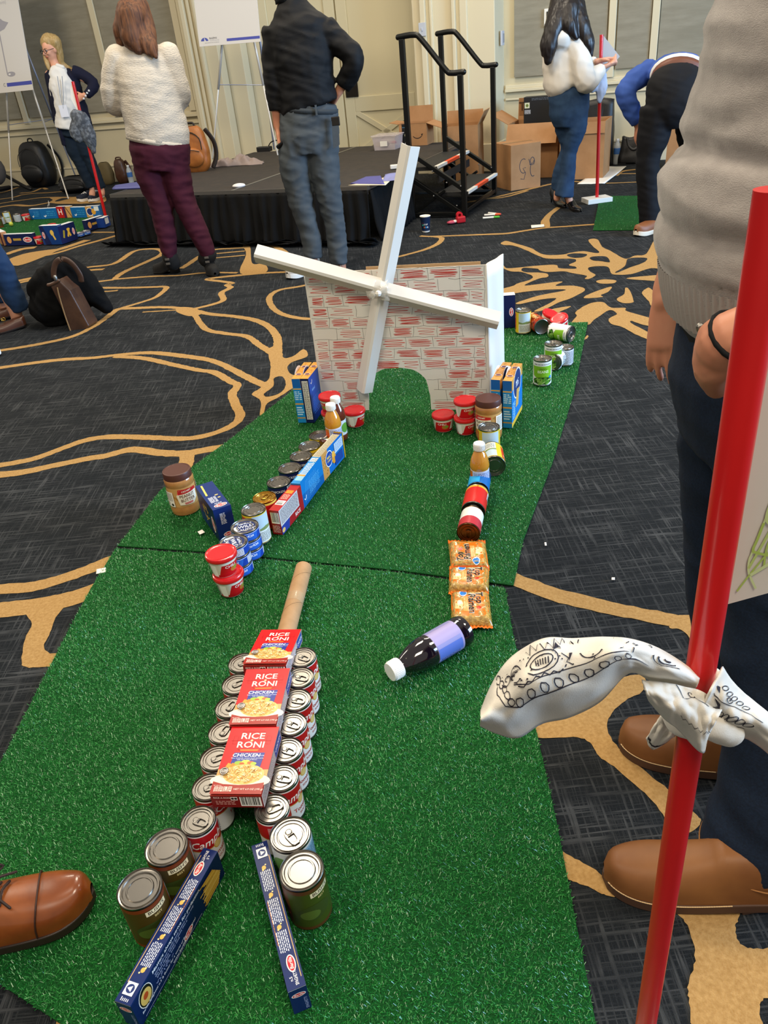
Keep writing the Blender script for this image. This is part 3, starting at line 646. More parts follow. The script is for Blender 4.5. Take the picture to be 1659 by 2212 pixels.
printed('end_print', t, rend, flatmap((0, 0, 0), (1, 0, 0), (0, 0, 1), 4e-5), rough=.35)
printed('side_print', t, rside, flatmap((RW, 0, 0), (0, 1, 0), (0, 0, 1), 4e-5), rough=.2)
def rice_at(o, bl, ang, z, tilt=0): o.matrix_world = Matrix.Translation((bl[0], bl[1], z)) @ Matrix.Rotation(ang, 4, 'Z') @ Matrix.Rotation(tilt, 4, 'X')
ZR = Z0+Hc+.0005
rice_at(t, (-.3745, .9475), math.radians(-7.6), ZR)
k = dup(t, 'red rice mix box lying flat, middle of the three'); rice_at(k, (-.3585, 1.1135), math.radians(-6.6), ZR)
k = dup(t, 'red rice mix box tipping down towards the brown paper tube, farthest of the three'); rice_at(k, (-.349, 1.2815), math.radians(-8), ZR+.003, math.radians(-12))

# spaghetti boxes
SL, SW, ST = .272, .067, .029
def logo(cx, cy, s, rot=0, txt='Barilla'):
    c, n = math.cos(rot), math.sin(rot)
    return [('e', cx, cy, s, s*.5, 'f3efe8', rot), ('e', cx, cy, s*.86, s*.38, 'c8202c', rot), ('t', txt, cx, cy, s*.42, 'f8f4ee', 'C', rot, .15)]
def pasta_icon(x, y, s): return [('e', x, y, s, s*.9, 'e0b45a'), ('e', x+s*.9, y-s*.6, s*.5, s*.4, 'f0cf86'), ('e', x-s*1.2, y+s*.9, s*.35, s*.35, 'f4dca0')]
nar = [('r', 0, 0, SL, ST, '112760'), ('l', [(.03, .0255), (SL-.015, .0255)], .0012, 'd9b070')]
for a, b in ((.058, .098), (.115, .160), (.175, .212)): nar += [('m', a, .004, b, .022, .0031, 'dfe3ee')]
for a in (.052, .107, .168): nar += pasta_icon(a, .012, .0042)
nar += [('m', .118, .002, .20, .0045, .002, 'd98a3c')]
nar += logo(.232, .0155, .0145, PI)+[('t', 'SPAGHETTI', .256, .0175, .0058, 'f3f3f5', 'C', PI/2*0+PI, 0, .62), ('t', 'n.5', .256, .010, .005, 'f3f3f5', 'C', PI)]
nar += [('r', .012, .006, .032, .024, 'e9ebf0'), ('e', .022, .015, .007, .007, '26376f'), ('p', [(.022, .0205), (.0265, .0125), (.0175, .0125)], 'e9ebf0'), ('m', .003, .008, .009, .022, .003, 'dfe3ee')]
wide = [('r', 0, 0, SL, SW, '0e1d4c'), ('r', 0, SW-.003, SL, SW, '112760'), ('e', .030, .040, .017, .023, 'e6e2d6'), ('e', .030, .040, .0155, .0215, '1a1412'), ('e', .030, .038, .013, .016, 'd7b25c'), ('e', .030, .040, .006, .007, 'b4481f')]
wide += [('t', 'Masters always strive for perfection', .055, .0575, .0072, 'f1f2f6', 'L', 0, .12, 1.08), ('t', 'since 1877 our master pasta makers select only', .058, .0485, .0048, 'a9b4d6', 'L', 0, .1), ('t', 'the best durum wheat for pasta that is', .058, .0425, .0048, 'a9b4d6', 'L', 0, .1), ('t', 'always al dente, every time', .06, .0365, .0048, 'a9b4d6', 'L', 0, .1),
    ('t', 'Barilla Spaghetti n.5 & Butter for a world of Barilla recipes!', .012, .0195, .0052, 'dfe3ee', 'L', 0, .1), ('t', 'www.barilla.com', .098, .0105, .0062, 'dfe3ee', 'L', 0, .1), ('l', [(.015, .006), (.19, .006)], .0006, 'dfe3ee')]
wide += grain(.08, .029, .03, .004, 14, ['7f8cb8'])+logo(.148, .016, .0145, .2)
for i in range(16):
    y = .004+i*.0034; x = .205+random.uniform(-.012, .01)+abs(i-8)*.001
    wide.append(('l', [(x, y+.002), (.262-abs(i-6)*.002, y*.9+.004)], .0026, random.choice(['d9b04a', 'c99c38', 'e6c468', 'b98a2c'])))
endp = [('r', 0, 0, ST, SW, '132558')]+logo(.0145, .048, .0115)+[('t', 'SPAGHETTI', .0235, .020, .0055, '8f9cc6', 'C', PI/2, 0, .9), ('l', [(0, SW-.001), (ST, SW-.001)], .001, 'd8d8dc')]
t = thing('spaghetti_box', 'blue spaghetti box on its edge showing its wide side, left of the pair', 'box', group='blue spaghetti boxes forming the entrance')
MB().box((SL/2, ST/2, SW/2), (SL, ST, SW)).build('carton', ink('112458', .35), t, bevel=.0008)
printed('narrow_side_print', t, nar, flatmap((0, 0, SW), (1, 0, 0), (0, 1, 0), 4e-5), rough=.35)
printed('wide_side_print', t, wide, flatmap((0, 0, 0), (1, 0, 0), (0, 0, 1), 4e-5), rough=.3)
printed('end_print', t, endp, flatmap((0, ST, 0), (0, -1, 0), (0, 0, 1), 4e-5), rough=.35)
o2 = dup(t, 'blue spaghetti box on its edge beside the green bean can, right of the pair')
a = math.atan2(.885-.627, -.363+.466); t.matrix_world = Matrix.Translation((-.466, .627, Z0-.002)) @ Matrix.Rotation(a, 4, 'Z')
# the right one lies the other way round: its far end is the local origin
a = math.atan2(.615-.883, -.221+.304); o2.matrix_world = Matrix.Translation((-.304, .883, Z0-.002)) @ Matrix.Rotation(a, 4, 'Z')
for c in list(o2.children):
    if c.name.startswith('end_print'): bpy.data.objects.remove(c)
o3 = printed('end_print', o2, endp, flatmap((SL, 0, 0), (0, 1, 0), (0, 0, 1), 4e-5), rough=.35)

# cardboard tube
kraft = mat('kraft_tube', 'b08a62', .75, noisy=('9c7850', 14, (.35, .65)), bump=(40, .3, .001))
p0 = at(656, 1226, .035); p1 = Vector((-.285, 1.475, .04)); p0.z = .034
t = thing('paper_tube', 'brown cardboard tube lying between the far red box and the mat seam', 'tube')
d = (p1-p0); Ln = d.length; M = Matrix.Translation(p0) @ d.to_track_quat('Z', 'Y').to_matrix().to_4x4()
MB().lathe([(.0225, 0), (.0235, .0008), (.0235, Ln-.0008), (.0225, Ln), (.0212, Ln), (.0212, 0), (.0225, 0)][:-1]+[(.0225, 0)], 40, X=M).build('tube_wall', kraft, t, True)
mb = MB(); pts = []
for i in range(60):
    a = i*.16; zz = .03+i*.0035; pts.append(M @ Vector((.0238*math.cos(a), .0238*math.sin(a), zz)))
mb.tube(pts, .0004, 5).build('spiral_seam', mat('kraft_dark', '8a6844', .8), t)
mb = MB().lathe([(.0238, Ln*.42), (.0240, Ln*.43), (.0240, Ln*.52), (.0238, Ln*.53)], 40, X=M); mb.build('clear_tape', mat('clear_tape', 'cdb490', .12, alpha=.35), t, True)

# ------------------------------------------------------------------ left guard line
def jar(label, loc, rz=0, group=None):
    t = thing('peanut_butter_jar', label, 'jar', loc, rz, group); r = .049
    pb = mat('peanut_butter', 'b9824a', .18, coat=.6, noisy=('a8713c', 40, (.3, .7)))
    MB().lathe([(0, 0), (r*.82, .0), (r*.96, .004), (r, .014), (r, .026), (r*.965, .032), (r*.965, .108), (r, .113), (r, .126), (r*.93, .134), (r*.86, .138), (0, .138)], 48).build('jar_body', pb, t, True)
    lid = mat('brown_lid', '4f2a20', .42)
    mb = MB().lathe([(r*.90, .130), (r*.955, .132), (r*.955, .152), (r*.93, .155), (r*.86, .1556), (r*.84, .1545), (0, .1545)], 60); mb.build('lid', lid, t, True)
    sh = [('r', -.15, .036, .15, .106, 'c89a5c')]
    for i in range(34): sh.append(('e', random.uniform(-.15, .15), random.uniform(.04, .1), .006, .0036, random.choice(['e6c48a', 'b07a3c', '9a6230']), random.uniform(0, 3)))
    sh += [('p', [(-.028, .045), (.018, .042), (.034, .058), (.036, .094), (-.022, .10), (-.034, .08)], 'f0e6d2'), ('p', [(-.03, .084), (.036, .088), (.036, .098), (-.026, .103)], 'c2272a'), ('t', 'CREAMY', 0, .0935, .0065, 'f7efe0', 'C', .06),
        ('t', 'PEANUT', 0, .076, .0115, '5a2c18', 'C', .04, 0, .9), ('t', 'BUTTER', .001, .061, .0115, '5a2c18', 'C', .04, 0, .9), ('r', -.012, .046, .016, .0525, 'c2272a'), ('t', 'NET WT 40 OZ', .002, .0492, .003, 'f7efe0'),
        ('r', -.092, .038, -.046, .094, 'efe9dd'), ('m', -.088, .06, -.05, .09, .0028, '6c6258'), ('m', -.088, .042, -.068, .056, .003, '8c2a22'), ('e', -.055, .046, .005, .005, '2a2420'), ('r', .055, .038, .09, .1, 'efe9dd'), ('m', .058, .042, .087, .096, .003, '6c6258')]
    printed('label_print', t, sh, cylmap(r*.966+.0002), step=.005, rough=.35)
    return t
p = at(398, 1113, .01); j1 = jar('brown-lidded peanut butter jar at the left edge of the green mat', (p.x, p.y+.045, .006), .55)
p = at(1058, 950, .01); j2 = dup(j1, 'brown-lidded peanut butter jar right of the arch, behind a yellow can', (p.x+.002, p.y+.03, Z0), -.75)

tublid = mat('red_lid', 'c8141c', .25, coat=.3)
def tub(label, loc, rz=0, group='red-lidded tubs'):
    t = thing('food_tub', label, 'tub', loc, rz, group)
    MB().lathe([(0, 0), (.0305, 0), (.0325, .002), (.0405, .055), (.0405, .06), (0, .06)], 44).build('tub_body', ink('e9e2cf', .3), t, True)
    MB().lathe([(.0385, .0535), (.0435, .0545), (.0445, .057), (.0440, .064), (.0425, .0665), (.040, .0672), (.0385, .0660), (.030, .0655), (.012, .0662), (0, .0662)], 48).build('lid', tublid, t, True)
    r = .0368; sh = [('r', -.117, .003, .117, .046, 'd9d3c4'), ('r', -.117, .003, .117, .012, 'b3141c'), ('p', [(-.03, .012), (.028, .012), (.034, .044), (-.020, .044)], 'c5141c'), ('e', .012, .024, .012, .009, 'b5722e'), ('e', .016, .026, .007, .005, '7f9a3c'),
        ('r', -.05, .006, -.034, .046, 'f4f1ea'), ('m', -.095, .014, -.055, .044, .0032, '55585c'), ('bar', -.075, .006, -.055, .018), ('t', 'CHILI', .001, .036, .009, 'f5efe2'), ('r', .045, .008, .08, .044, 'c9a24a'), ('m', .047, .010, .078, .042, .0034, '4a4436'), ('t', 'SOUP', -.075, .0075, .006, 'f5efe2')]
    printed('label_print', t, sh, cylmap(.0324, r1=.0410, h=.056), step=.0037, rough=.3)
    return t
def topat(u, v, z): p = at(u, v, z); return (p.x, p.y)
x, y = topat(492, 1236, Z0+.066); t1 = tub('red-lidded tub, lower of the near left stack', (x, y, Z0), .9)
x, y = topat(476.5, 1193, Z0+.132); dup(t1, 'glossy red-lidded tub on top of the near left stack', (x, y, Z0+.0665), .7)
x, y = topat(711, 853, Z0+.132); dup(t1, 'red-lidded tub on top of the stack behind the juice bottles', (x, y, Z0+.0665), -1.2)
dup(t1, 'red-lidded tub under another behind the juice bottles', (x+.002, y-.002, Z0), -.4)
x, y = topat(765, 884, Z0+.066); dup(t1, 'single red-lidded tub left of the arch', (x, y, Z0), .9)
x, y = topat(957, 893, Z0+.066); dup(t1, 'single red-lidded tub right of the arch', (x, y, Z0), -.3)
x, y = topat(1005, 899, Z0+.066); dup(t1, 'red-lidded tub, lower of the stack beside the peanut butter jar', (x, y, Z0), .5)
x, y = topat(1005, 863, Z0+.132); dup(t1, 'red-lidded tub on top of the stack beside the peanut butter jar', (x, y, Z0+.0665), .1)

# tuna cans: two stacks of three
tb = [('r', -.135, .004, .135, .031, '1c3f9e'), ('r', -.135, .0275, .135, .029, 'd9e2f2'), ('p', [(-.035, .006), (.03, .006), (.036, .027), (-.028, .027)], '2a62c4'), ('t', 'StarKist', 0, .0195, .0095, 'f5f7fb', 'C', .05, .2), ('r', .05, .006, .085, .026, 'e3e6ec'), ('m', .052, .008, .083, .025, .003, '3a466e'), ('m', -.08, .008, -.05, .025, .003, 'c9d6f0'), ('e', -.032, .012, .008, .005, '8fd0e8')]
t = can('tuna_can', 'blue tuna can, bottom of the stack beside the yellow can', 'can', .0425, .0345, '1f449f', tb, 'stacked blue tuna cans')
lidp = printed('lid_print', t, [('e', 0, 0, .037, .037, '16285f'), ('t', 'StarKist', 0, .018, .0105, 'dfe6f6', 'C', 0, .2), ('t', 'WILD', .004, .001, .0145, 'f0f3fa'), ('t', 'CAUGHT', .003, -.0165, .0115, 'f0f3fa'), ('p', [(-.037, .004), (-.024, .010), (-.018, -.012), (-.030, -.02)], 'c9ccd2')], flatmap((0, 0, .0312), (1, 0, 0), (0, 1, 0)))
H3 = .0343; x, y = topat(528, 1136, Z0+3*H3); A_ = (x, y)
std(t, x, y, Z0, .2)
dup(t, 'blue tuna can, middle of the stack beside the yellow can', (x, y, Z0+H3), .5); dup(t, 'blue tuna can, top of the stack beside the yellow can', (x, y, Z0+2*H3), .25)
x, y = topat(503.5, 1170, Z0+3*H3)
for i, nm in enumerate(('bottom', 'middle', 'top')): dup(t, 'blue tuna can, %s of the stack beside the red-lidded tubs' % nm, (x, y, Z0+i*H3), (.3, -.2, -1.2)[i])
# yellow tall cans
yl = [('r', -.12, .006, .12, .107, 'd8ba2c'), ('r', -.03, .008, .034, .104, 'dfe4e2'), ('r', -.03, .05, .034, .104, 'b9cfdb'), ('p', [(-.03, .05), (.034, .05), (.034, .058), (.01, .063), (-.01, .057), (-.03, .062)], '7d8f5c'), ('m', -.026, .012, .03, .045, .0036, '6f7468'), ('t', 'BEANS', .064, .09, .009, 'c22a20'), ('e', .066, .06, .016, .02, 'c9341c'), ('m', .048, .02, .085, .036, .0036, '7a5c14'), ('r', -.1, .02, -.05, .10, 'c9341c'), ('t', 'BEANS', -.075, .08, .0105, 'f4e6b8')]
t = can('yellow_can', 'tall yellow can with white panel in front of the red and gold can', 'can', .0385, .112, 'd8ba2c', yl, 'tall yellow-labelled cans')
x, y = topat(547, 1099, Z0+.112); std(t, x, y, Z0, .7)
x, y = topat(1056, 921, Z0+.112); dup(t, 'tall yellow can standing in front of the right peanut butter jar', (x, y, Z0), -.05)
x, y = topat(1130.5, 669, Z0+.112); dup(t, 'tall yellow can standing beside the navy box behind the windmill', (x, y, Z0), -.05)
k = dup(t, 'yellow can lying on its side behind the orange juice bottle'); laidn(k, (1068, 1007), (1061, 965), .0385, .112, .5)
rg = [('r', -.11, .006, .11, .095, 'b8141c'), ('r', -.11, .088, .11, .095, 'd7b24a'), ('m', .01, .03, .05, .08, .004, 'f0d8c4'), ('t', 'CHUNK', -.02, .06, .012, 'f2e2c0')]
t = can('gold_lid_can', 'red can with gold pull-tab lid behind the red rice box', 'can', .0375, .101, 'b8141c', rg, pull=True, lidm=gold_tin)
x, y = topat(574, 1073, Z0+.101); std(t, x-.005, y, Z0, 2.6)
nv = [('r', -.12, .006, .12, .05, '1a2350'), ('r', .0, .008, .05, .048, 'cfd4dc'), ('m', .004, .012, .046, .045, .0036, '444c66'), ('t', 'CHICKEN', -.035, .035, .009, 'f0f0f2')]
t = can('navy_can', 'navy blue can with smooth lid, nearest of three', 'can', .041, .055, '1a2350', nv, 'short navy cans behind the box row')
ZN = Z0+.043
def risen(o, u, v, rz=0): x, y = topat(u, v, Z0+.055); o.location = (x, y, Z0); o.rotation_euler = (0, 0, rz)
risen(t, 601.5, 1040, .8)
k = dup(t, 'navy blue can with smooth lid, middle of three'); risen(k, 625.5, 1010, .9)
k = dup(t, 'navy blue can with smooth lid, farthest of three'); risen(k, 649.5, 984, .7)
ys = [('r', -.12, .006, .12, .05, 'd9be2a'), ('r', .0, .008, .05, .048, 'd9be2a'), ('m', .004, .022, .046, .045, .0042, '7a5a10'), ('e', .05, .02, .008, .010, 'a8421c'), ('t', 'WHITE', -.02, .038, .008, '2a3a7c'), ('t', 'CHICKEN', -.02, .026, .008, '2a3a7c')]
t = can('short_yellow_can', 'short yellow can with smooth lid beside the navy cans', 'can', .041, .055, 'd9be2a', ys, 'short yellow cans behind the box row')
risen(t, 668, 962, .9); k = dup(t, 'short yellow can with smooth lid beside the brown bottle cap'); risen(k, 690, 939, .6)

# the low wall of three cartons
def along(t, p0, p1, w):      # carton whose long axis runs from p0 to p1 (ground points of the bottom near edge), depth w to the left
    a = math.atan2(p1.y-p0.y, p1.x-p0.x); n_ = Vector((-math.sin(a), math.cos(a))); c = (Vector((p0.x, p0.y))+Vector((p1.x, p1.y)))/2+n_*w/2
    t.matrix_world = Matrix.Translation((c.x, c.y, Z0)) @ Matrix.Rotation(a, 4, 'Z')
B = [at(611, 1156, Z0), at(657.5, 1099, Z0), at(701, 1039.5, Z0), at(745.5, 986, Z0)]
L1 = (B[1]-B[0]).length; L2 = (B[2]-B[1]).length; L3 = (B[3]-B[2]).length
h1 = .088
f1 = [('r', 0, 0, L1, h1, '9e1a20'), ('r', .0, .03, L1*.82, h1, 'c9c4c4'), ('m', .006, .034, L1*.8, h1-.004, .0045, '5a4a50'), ('p', [(.0, 0), (.05, 0), (.06, .03), (0, .03)], '2a3a8c'), ('t', 'RICE', L1*.72, .014, .014, 'f4e8dc'), ('e', .012, .012, .01, .008, 'd9b26a')]
tp = [('r', 0, 0, L1, .034, 'a81c20'), ('r', .035, .003, .062, .031, 'f0ece6'), ('bar', .036, .005, .058, .029), ('r', L1-.055, .006, L1-.035, .03, 'd98a2c'), ('m', .07, .005, L1-.06, .03, .004, 'e6b4a0')]
t = carton('rice_carton', 'dark red rice box on its long edge, nearest of the low box wall', 'box', L1-.002, .034, h1, '8c181c', {'front': f1, 'top': tp, 'left': [('r', 0, 0, .034, h1, '8c181c'), ('bar', .003, .04, .031, .08), ('m', .004, .006, .03, .034, .004, 'd9b0a8')]})
along(t, B[0], B[1], .034)
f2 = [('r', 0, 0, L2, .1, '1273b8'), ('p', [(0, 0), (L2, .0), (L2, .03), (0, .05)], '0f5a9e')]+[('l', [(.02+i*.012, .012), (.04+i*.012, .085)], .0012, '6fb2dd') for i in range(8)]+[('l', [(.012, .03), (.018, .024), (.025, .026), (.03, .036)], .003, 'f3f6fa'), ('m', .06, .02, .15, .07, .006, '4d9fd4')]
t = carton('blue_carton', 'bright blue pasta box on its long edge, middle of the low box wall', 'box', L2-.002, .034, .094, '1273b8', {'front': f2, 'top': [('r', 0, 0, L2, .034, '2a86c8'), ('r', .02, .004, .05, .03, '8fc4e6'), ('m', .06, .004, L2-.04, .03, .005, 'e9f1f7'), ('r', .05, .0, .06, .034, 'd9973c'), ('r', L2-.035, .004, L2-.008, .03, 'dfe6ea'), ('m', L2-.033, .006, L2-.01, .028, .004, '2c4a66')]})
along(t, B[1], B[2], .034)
f3 = [('r', 0, 0, L3, .1, '1668b4'), ('r', 0, 0, .05, .1, 'c68d4a')]+grain(.025, .05, .024, .045, 40, ['a8702e', 'e0b27a', '8f5a22'])+[('e', .055, .06, .03, .03, 'f1f3f6'), ('e', .055, .06, .027, .027, '1c3f94'), ('t', 'MAC', .055, .066, .012, 'f4d23a'), ('t', 'CHEESE', .055, .053, .008, 'f4d23a'), ('e', .093, .045, .016, .022, 'd9922e'), ('e', .09, .06, .012, .012, 'e9ac44'), ('r', .105, .055, L3-.012, .092, 'c9d9ea'), ('m', .108, .058, L3-.015, .09, .004, '3a5a8c'), ('r', .1, .01, L3-.02, .045, '1d3f8c'), ('r', L3-.006, 0, L3, .1, 'd9a62a')]
t = carton('cracker_carton', 'blue and tan box with round navy logo, farthest of the low box wall', 'box', L3-.002, .034, .094, 'd9a62a', {'front': f3, 'right': [('r', 0, 0, .034, .1, 'd9a62a')], 'top': [('r', 0, 0, L3, .034, 'c9c0a4'), ('m', .004, .003, L3-.01, .031, .004, '6c6450'), ('r', L3-.012, 0, L3, .034, '2a2c66')]})
along(t, B[2], B[3], .034)
# blue pasta box standing behind the jar
zt = .118
q = [at(u, v, zt) for u, v in ((422.6, 1055.7), (457.2, 1044), (501.6, 1095.9), (460, 1107))]
cx, cy = sum(p.x for p in q)/4, sum(p.y for p in q)/4; bw = ((q[1]-q[0]).length+(q[2]-q[3]).length)/2; bl = ((q[3]-q[0]).length+(q[2]-q[1]).length)/2
sd = [('r', 0, 0, bl, zt, '101c4a'), ('p', [(0, 0), (bl*.5, 0), (bl*.35, zt*.6), (0, zt*.5)], '18306c')]+grain(bl*.45, zt*.5, .03, .03, 16, ['d9b04a', 'e6c468', 'c79a3a'], .016)+logo(bl*.82, .05, .03, PI/2)
fr = [('r', 0, 0, bw, zt, '142a66')]+logo(bw*.55, .022, .016)+[('m', bw*.3, .06, bw*.6, .1, .004, 'dfe3ee')]
tp = [('r', 0, 0, bw, bl, '18306c')]+logo(bw*.55, .02, .021)+[('t', 'PENNE', bw*.5, .036, .006, 'e6e9f2'), ('m', .01, .045, bw*.6, .085, .005, 'dfe3ee'), ('l', [(bw*.22, .1), (bw*.3, bl-.012)], .006, 'e6cf6a'), ('e', bw*.75, .07, .005, .003, 'e9c77a'), ('e', bw*.7, .09, .006, .003, 'e9c77a')]
t = carton('pasta_box', 'navy pasta box standing right of the near peanut butter jar', 'box', bw, bl, zt, '14265e', {'front': fr, 'left': sd, 'top': tp})
a = math.atan2((q[0]-q[3]).y, (q[0]-q[3]).x)-PI/2
t.matrix_world = Matrix.Translation((cx, cy, Z0-.002)) @ Matrix.Rotation(a, 4, 'Z')

# tall cartons at the windmill's sides
mac_spine = lambda w, h: [('r', 0, 0, w, h, '1f86c9'), ('r', 0, h*.80, w, h, '1a5ea8'), ('r', 0, h*.76, w, h*.785, 'd9a040'), ('m', .003, h*.50, w-.003, h*.73, .008, 'c6e2f4'), ('r', 0, h*.42, w, h*.45, 'd9a040'), ('m', .003, h*.16, w-.003, h*.38, .010, 'c6e2f4'), ('r', 0, h*.1, w, h*.125, 'c9973c')]
mac_top = lambda w, d: [('r', 0, 0, w, d, 'd99a44')]+grain(w/2, d/2, w*.48, d*.48, 50, ['c27f2c', 'edb766', 'a8681f'], .006)+[('e', w/2, d*.25, w*.36, w*.3, 'efe3d2'), ('e', w/2, d*.25, w*.3, w*.24, '6a3040'), ('e', w/2, d*.72, w*.36, w*.3, 'efe3d2'), ('e', w/2, d*.72, w*.3, w*.24, '6a3040')]
def mac_face(d, h): return [('r', 0, 0, d, h, '1c74c0'), ('r', 0, h*.78, d, h, 'cf9748'), ('e', d*.5, h*.78, d*.36, d*.33, 'efe9e0'), ('e', d*.5, h*.78, d*.33, d*.30, '26346e'), ('t', 'MAC', d*.5, h*.81, .016, 'eef0f4'), ('t', 'CHEESE', d*.5, h*.74, .011, 'eef0f4'), ('p', [(d*.35, h*.3), (d*.6, h*.28), (d*.7, h*.62), (d*.45, h*.66)], 'cfa158'), ('r', 0, 0, d, h*.1, 'dcb23c'), ('m', d*.08, h*.14, d*.3, h*.5, .01, '9fd0ee')]
MH, MW, MD = .19, .034, .18
a_ = math.radians(-10)
t = carton('macaroni_box', 'tall blue and orange box right of the windmill, front one', 'box', MW, MD, MH, '1c74c0', {'front': mac_spine(MW, MH), 'top': mac_top(MW, MD), 'right': mac_face(MD, MH), 'left': mac_face(MD, MH)}, 'tall macaroni boxes beside the windmill')
def spine_at(o, u, v, rz):     # nearest bottom corner (right end of the spine)
    p = at(u, v, Z0); M = Matrix.Rotation(rz, 4, 'Z'); c = M @ Vector((-MW/2, MD/2, 0)); o.matrix_world = Matrix.Translation((p.x+c.x, p.y+c.y, Z0)) @ M
spine_at(t, 1106, 925, math.radians(-24))
k = dup(t, 'tall blue and orange box between the windmill and the front box at its right'); spine_at(k, 1081, 922, math.radians(-25))
k = dup(t, 'tall light blue box, outer one left of the windmill'); spine_at(k, 662, 913, math.radians(-14))
bf = [('r', 0, 0, MD, MH, '10489c'), ('p', [(0, 0), (MD, 0), (MD, MH*.35), (0, MH*.2)], '142c6c'), ('l', [(.022, MH*.86), (.028, MH*.83), (.036, MH*.85), (.042, MH*.9)], .004, 'f0d8c0'), ('t', 'baked', .045, MH*.69, .012, '8fbce6'), ('m', .02, .03, .11, .1, .009, '2f68b4')]
t = carton('cracker_box', 'dark blue box with white nutrition panel, inner one left of the windmill', 'box', MW, MD, MH, '142256', {'front': [('r', 0, 0, MW, MH, '141c4a'), ('r', .005, .014, MW-.004, MH-.01, 'd8d8d0'), ('m', .007, .018, MW-.006, MH-.014, .0042, '55554e')], 'top': mac_top(MW, MD), 'right': bf})
spine_at(t, 679.5, 913, math.radians(-16))

# bottles
pet = mat('clear_plastic', 'f2f4f6', .06, trans=.9, alpha=.45)
def bottle(name, label, liquid, lab, loc=None, rz=0, shapes=None, cap='eeece8', r=.0315, h=.175, group=None):
    t = thing(name, label, 'bottle', loc or (0, 0, 0), rz, group); L = mat('juice_'+liquid, liquid, .08, spec=.6, coat=.8)
    k = r/.0315; s = h/.175
    MB().lathe([(0, .002*s), (.022*k, 0), (.0295*k, .004*s), (r, .012*s), (r, .020*s), (.0295*k, .024*s), (.0298*k, .086*s), (r, .092*s), (r, .100*s), (.0295*k, .112*s), (.026*k, .126*s), (.019*k, .142*s), (.0145*k, .150*s), (.0135*k, .156*s), (0, .157*s)], 44).build('bottle_body', L, t, True)
    cpm = ink(cap, .35)
    mb = MB().lathe([(.0150*k, .152*s), (.0182*k, .153*s), (.0186*k, .156*s), (.0186*k, .172*s), (.0174*k, .175*s), (0, .175*s)], 36)
    for i in range(36):
        a = 2*PI*i/36; mb.box((.0187*k*math.cos(a), .0187*k*math.sin(a), .163*s), (.0008, .0012, .016*s), None)
    mb.build('cap', cpm, t, True)
    MB().lathe([(.0297*k, .0255*s), (.0303*k, .026*s), (.0303*k, .085*s), (.0297*k, .0855*s)], 44).build('label', ink(lab, .35), t, True)
    if shapes: printed('label_print', t, shapes, cylmap(.0305*k), step=.0032, rough=.35)
    return t
js = [('r', -.095, .027, -.02, .084, 'c8792c'), ('e', -.04, .06, .02, .018, 'd9581c'), ('r', -.02, .027, .05, .084, 'c9cfe6'), ('m', -.016, .03, .046, .08, .0045, '5a6aa0'), ('r', -.012, .03, .03, .045, 'e9ecf2'), ('m', -.01, .032, .028, .044, .003, '3a3f52'), ('r', .055, .027, .09, .084, 'e6e2da'), ('bar', .058, .035, .086, .075)]
x, y = topat(713.5, 875, Z0+.17); b = bottle('juice_bottle', 'orange juice bottle with white cap left of the arch', 'c8862a', 'c9cfe6', (x, y, Z0), .1, js)
x, y = topat(1037, 966, Z0+.17); dup(b, 'orange juice bottle with white cap in the right hand line', (x, y+.02, Z0), -.35)
aj = [('r', -.09, .027, -.03, .084, 'd8cfd0'), ('m', -.085, .03, -.035, .08, .0045, '6a5a60'), ('e', .02, .055, .018, .02, '5f9a3a'), ('r', -.02, .027, .0, .084, 'c9d6e0')]
x, y = topat(723.5, 860, Z0+.17); bottle('apple_juice_bottle', 'dark red-brown juice bottle with white cap behind the orange juice', '5c2418', 'c9d6e0', (x, y, Z0), .3, aj)
k = bottle('grape_juice_bottle', 'dark grape juice bottle with white cap lying on its side below the noodle packets', '120a14', 'a59ac6', None, 0, [('r', -.1, .040, .1, .112, '8f8fc4'), ('p', [(-.02, .040), (.04, .040), (.04, .112), (-.03, .112)], 'c6b2d8'), ('r', -.022, .048, .012, .104, 'ddd6c8'), ('m', -.02, .052, .01, .1, .0045, '6c665c'), ('m', .03, .046, .07, .108, .005, '3b4f9e'), ('r', .062, .04, .09, .112, '5a73c4'), ('e', -.04, .104, .016, .009, '9ab84a')], r=.040, h=.232)
c0 = at(1006, 1362, .045); c1 = at(921, 1411, .045); laid(k, (c0.x, c0.y, 0), (c1.x, c1.y, 0), .040, 2.9)
k = bottle('small_bottle', 'small brown bottle with white cap lying behind the cracker box', '4a2014', 'e6ded2', r=.026, h=.13)
q_ = at(722, 938, .035); laid(k, (q_.x-.045, q_.y-.105, 0), (q_.x, q_.y, 0), .026, 0)

# right hand line of lying cans

c_blue = [('r', -.11, .006, .11, .105, '1663a8'), ('r', -.11, .006, .11, .035, '14284f'), ('r', -.02, .04, .03, .10, '2aa0dc'), ('m', .035, .01, .08, .1, .005, 'bfd2e4')]
t = can('blue_can', 'blue can lying beside the orange juice bottle in the right hand line', 'can', .036, .105, '1663a8', c_blue, pull=True)
laidn(t, (1032, 1062), (1040, 1015), .036, .105, .4)
c_red = [('r', -.115, .006, .115, .106, 'c8201c'), ('r', -.115, .006, .115, .016, 'd9a62a'), ('e', -.03, .07, .03, .026, 'd9b23a'), ('e', -.03, .07, .026, .022, '7a3418'), ('m', -.05, .06, -.01, .08, .006, 'c9602a'), ('t', 'Chili', -.02, .03, .016, 'eac23a', 'C', -PI/2), ('r', .045, .012, .075, .05, 'd6d2d0'), ('bar', .047, .014, .073, .048), ('t', 'Hot', .035, .08, .017, 'e8d4b8', 'C', PI/2)]
t = can('chili_can', 'bright red and yellow can lying in the middle of the right hand line', 'can', .0375, .11, 'c8201c', c_red)
laidn(t, (1022, 1106), (1032, 1060), .0375, .11, 3.0)
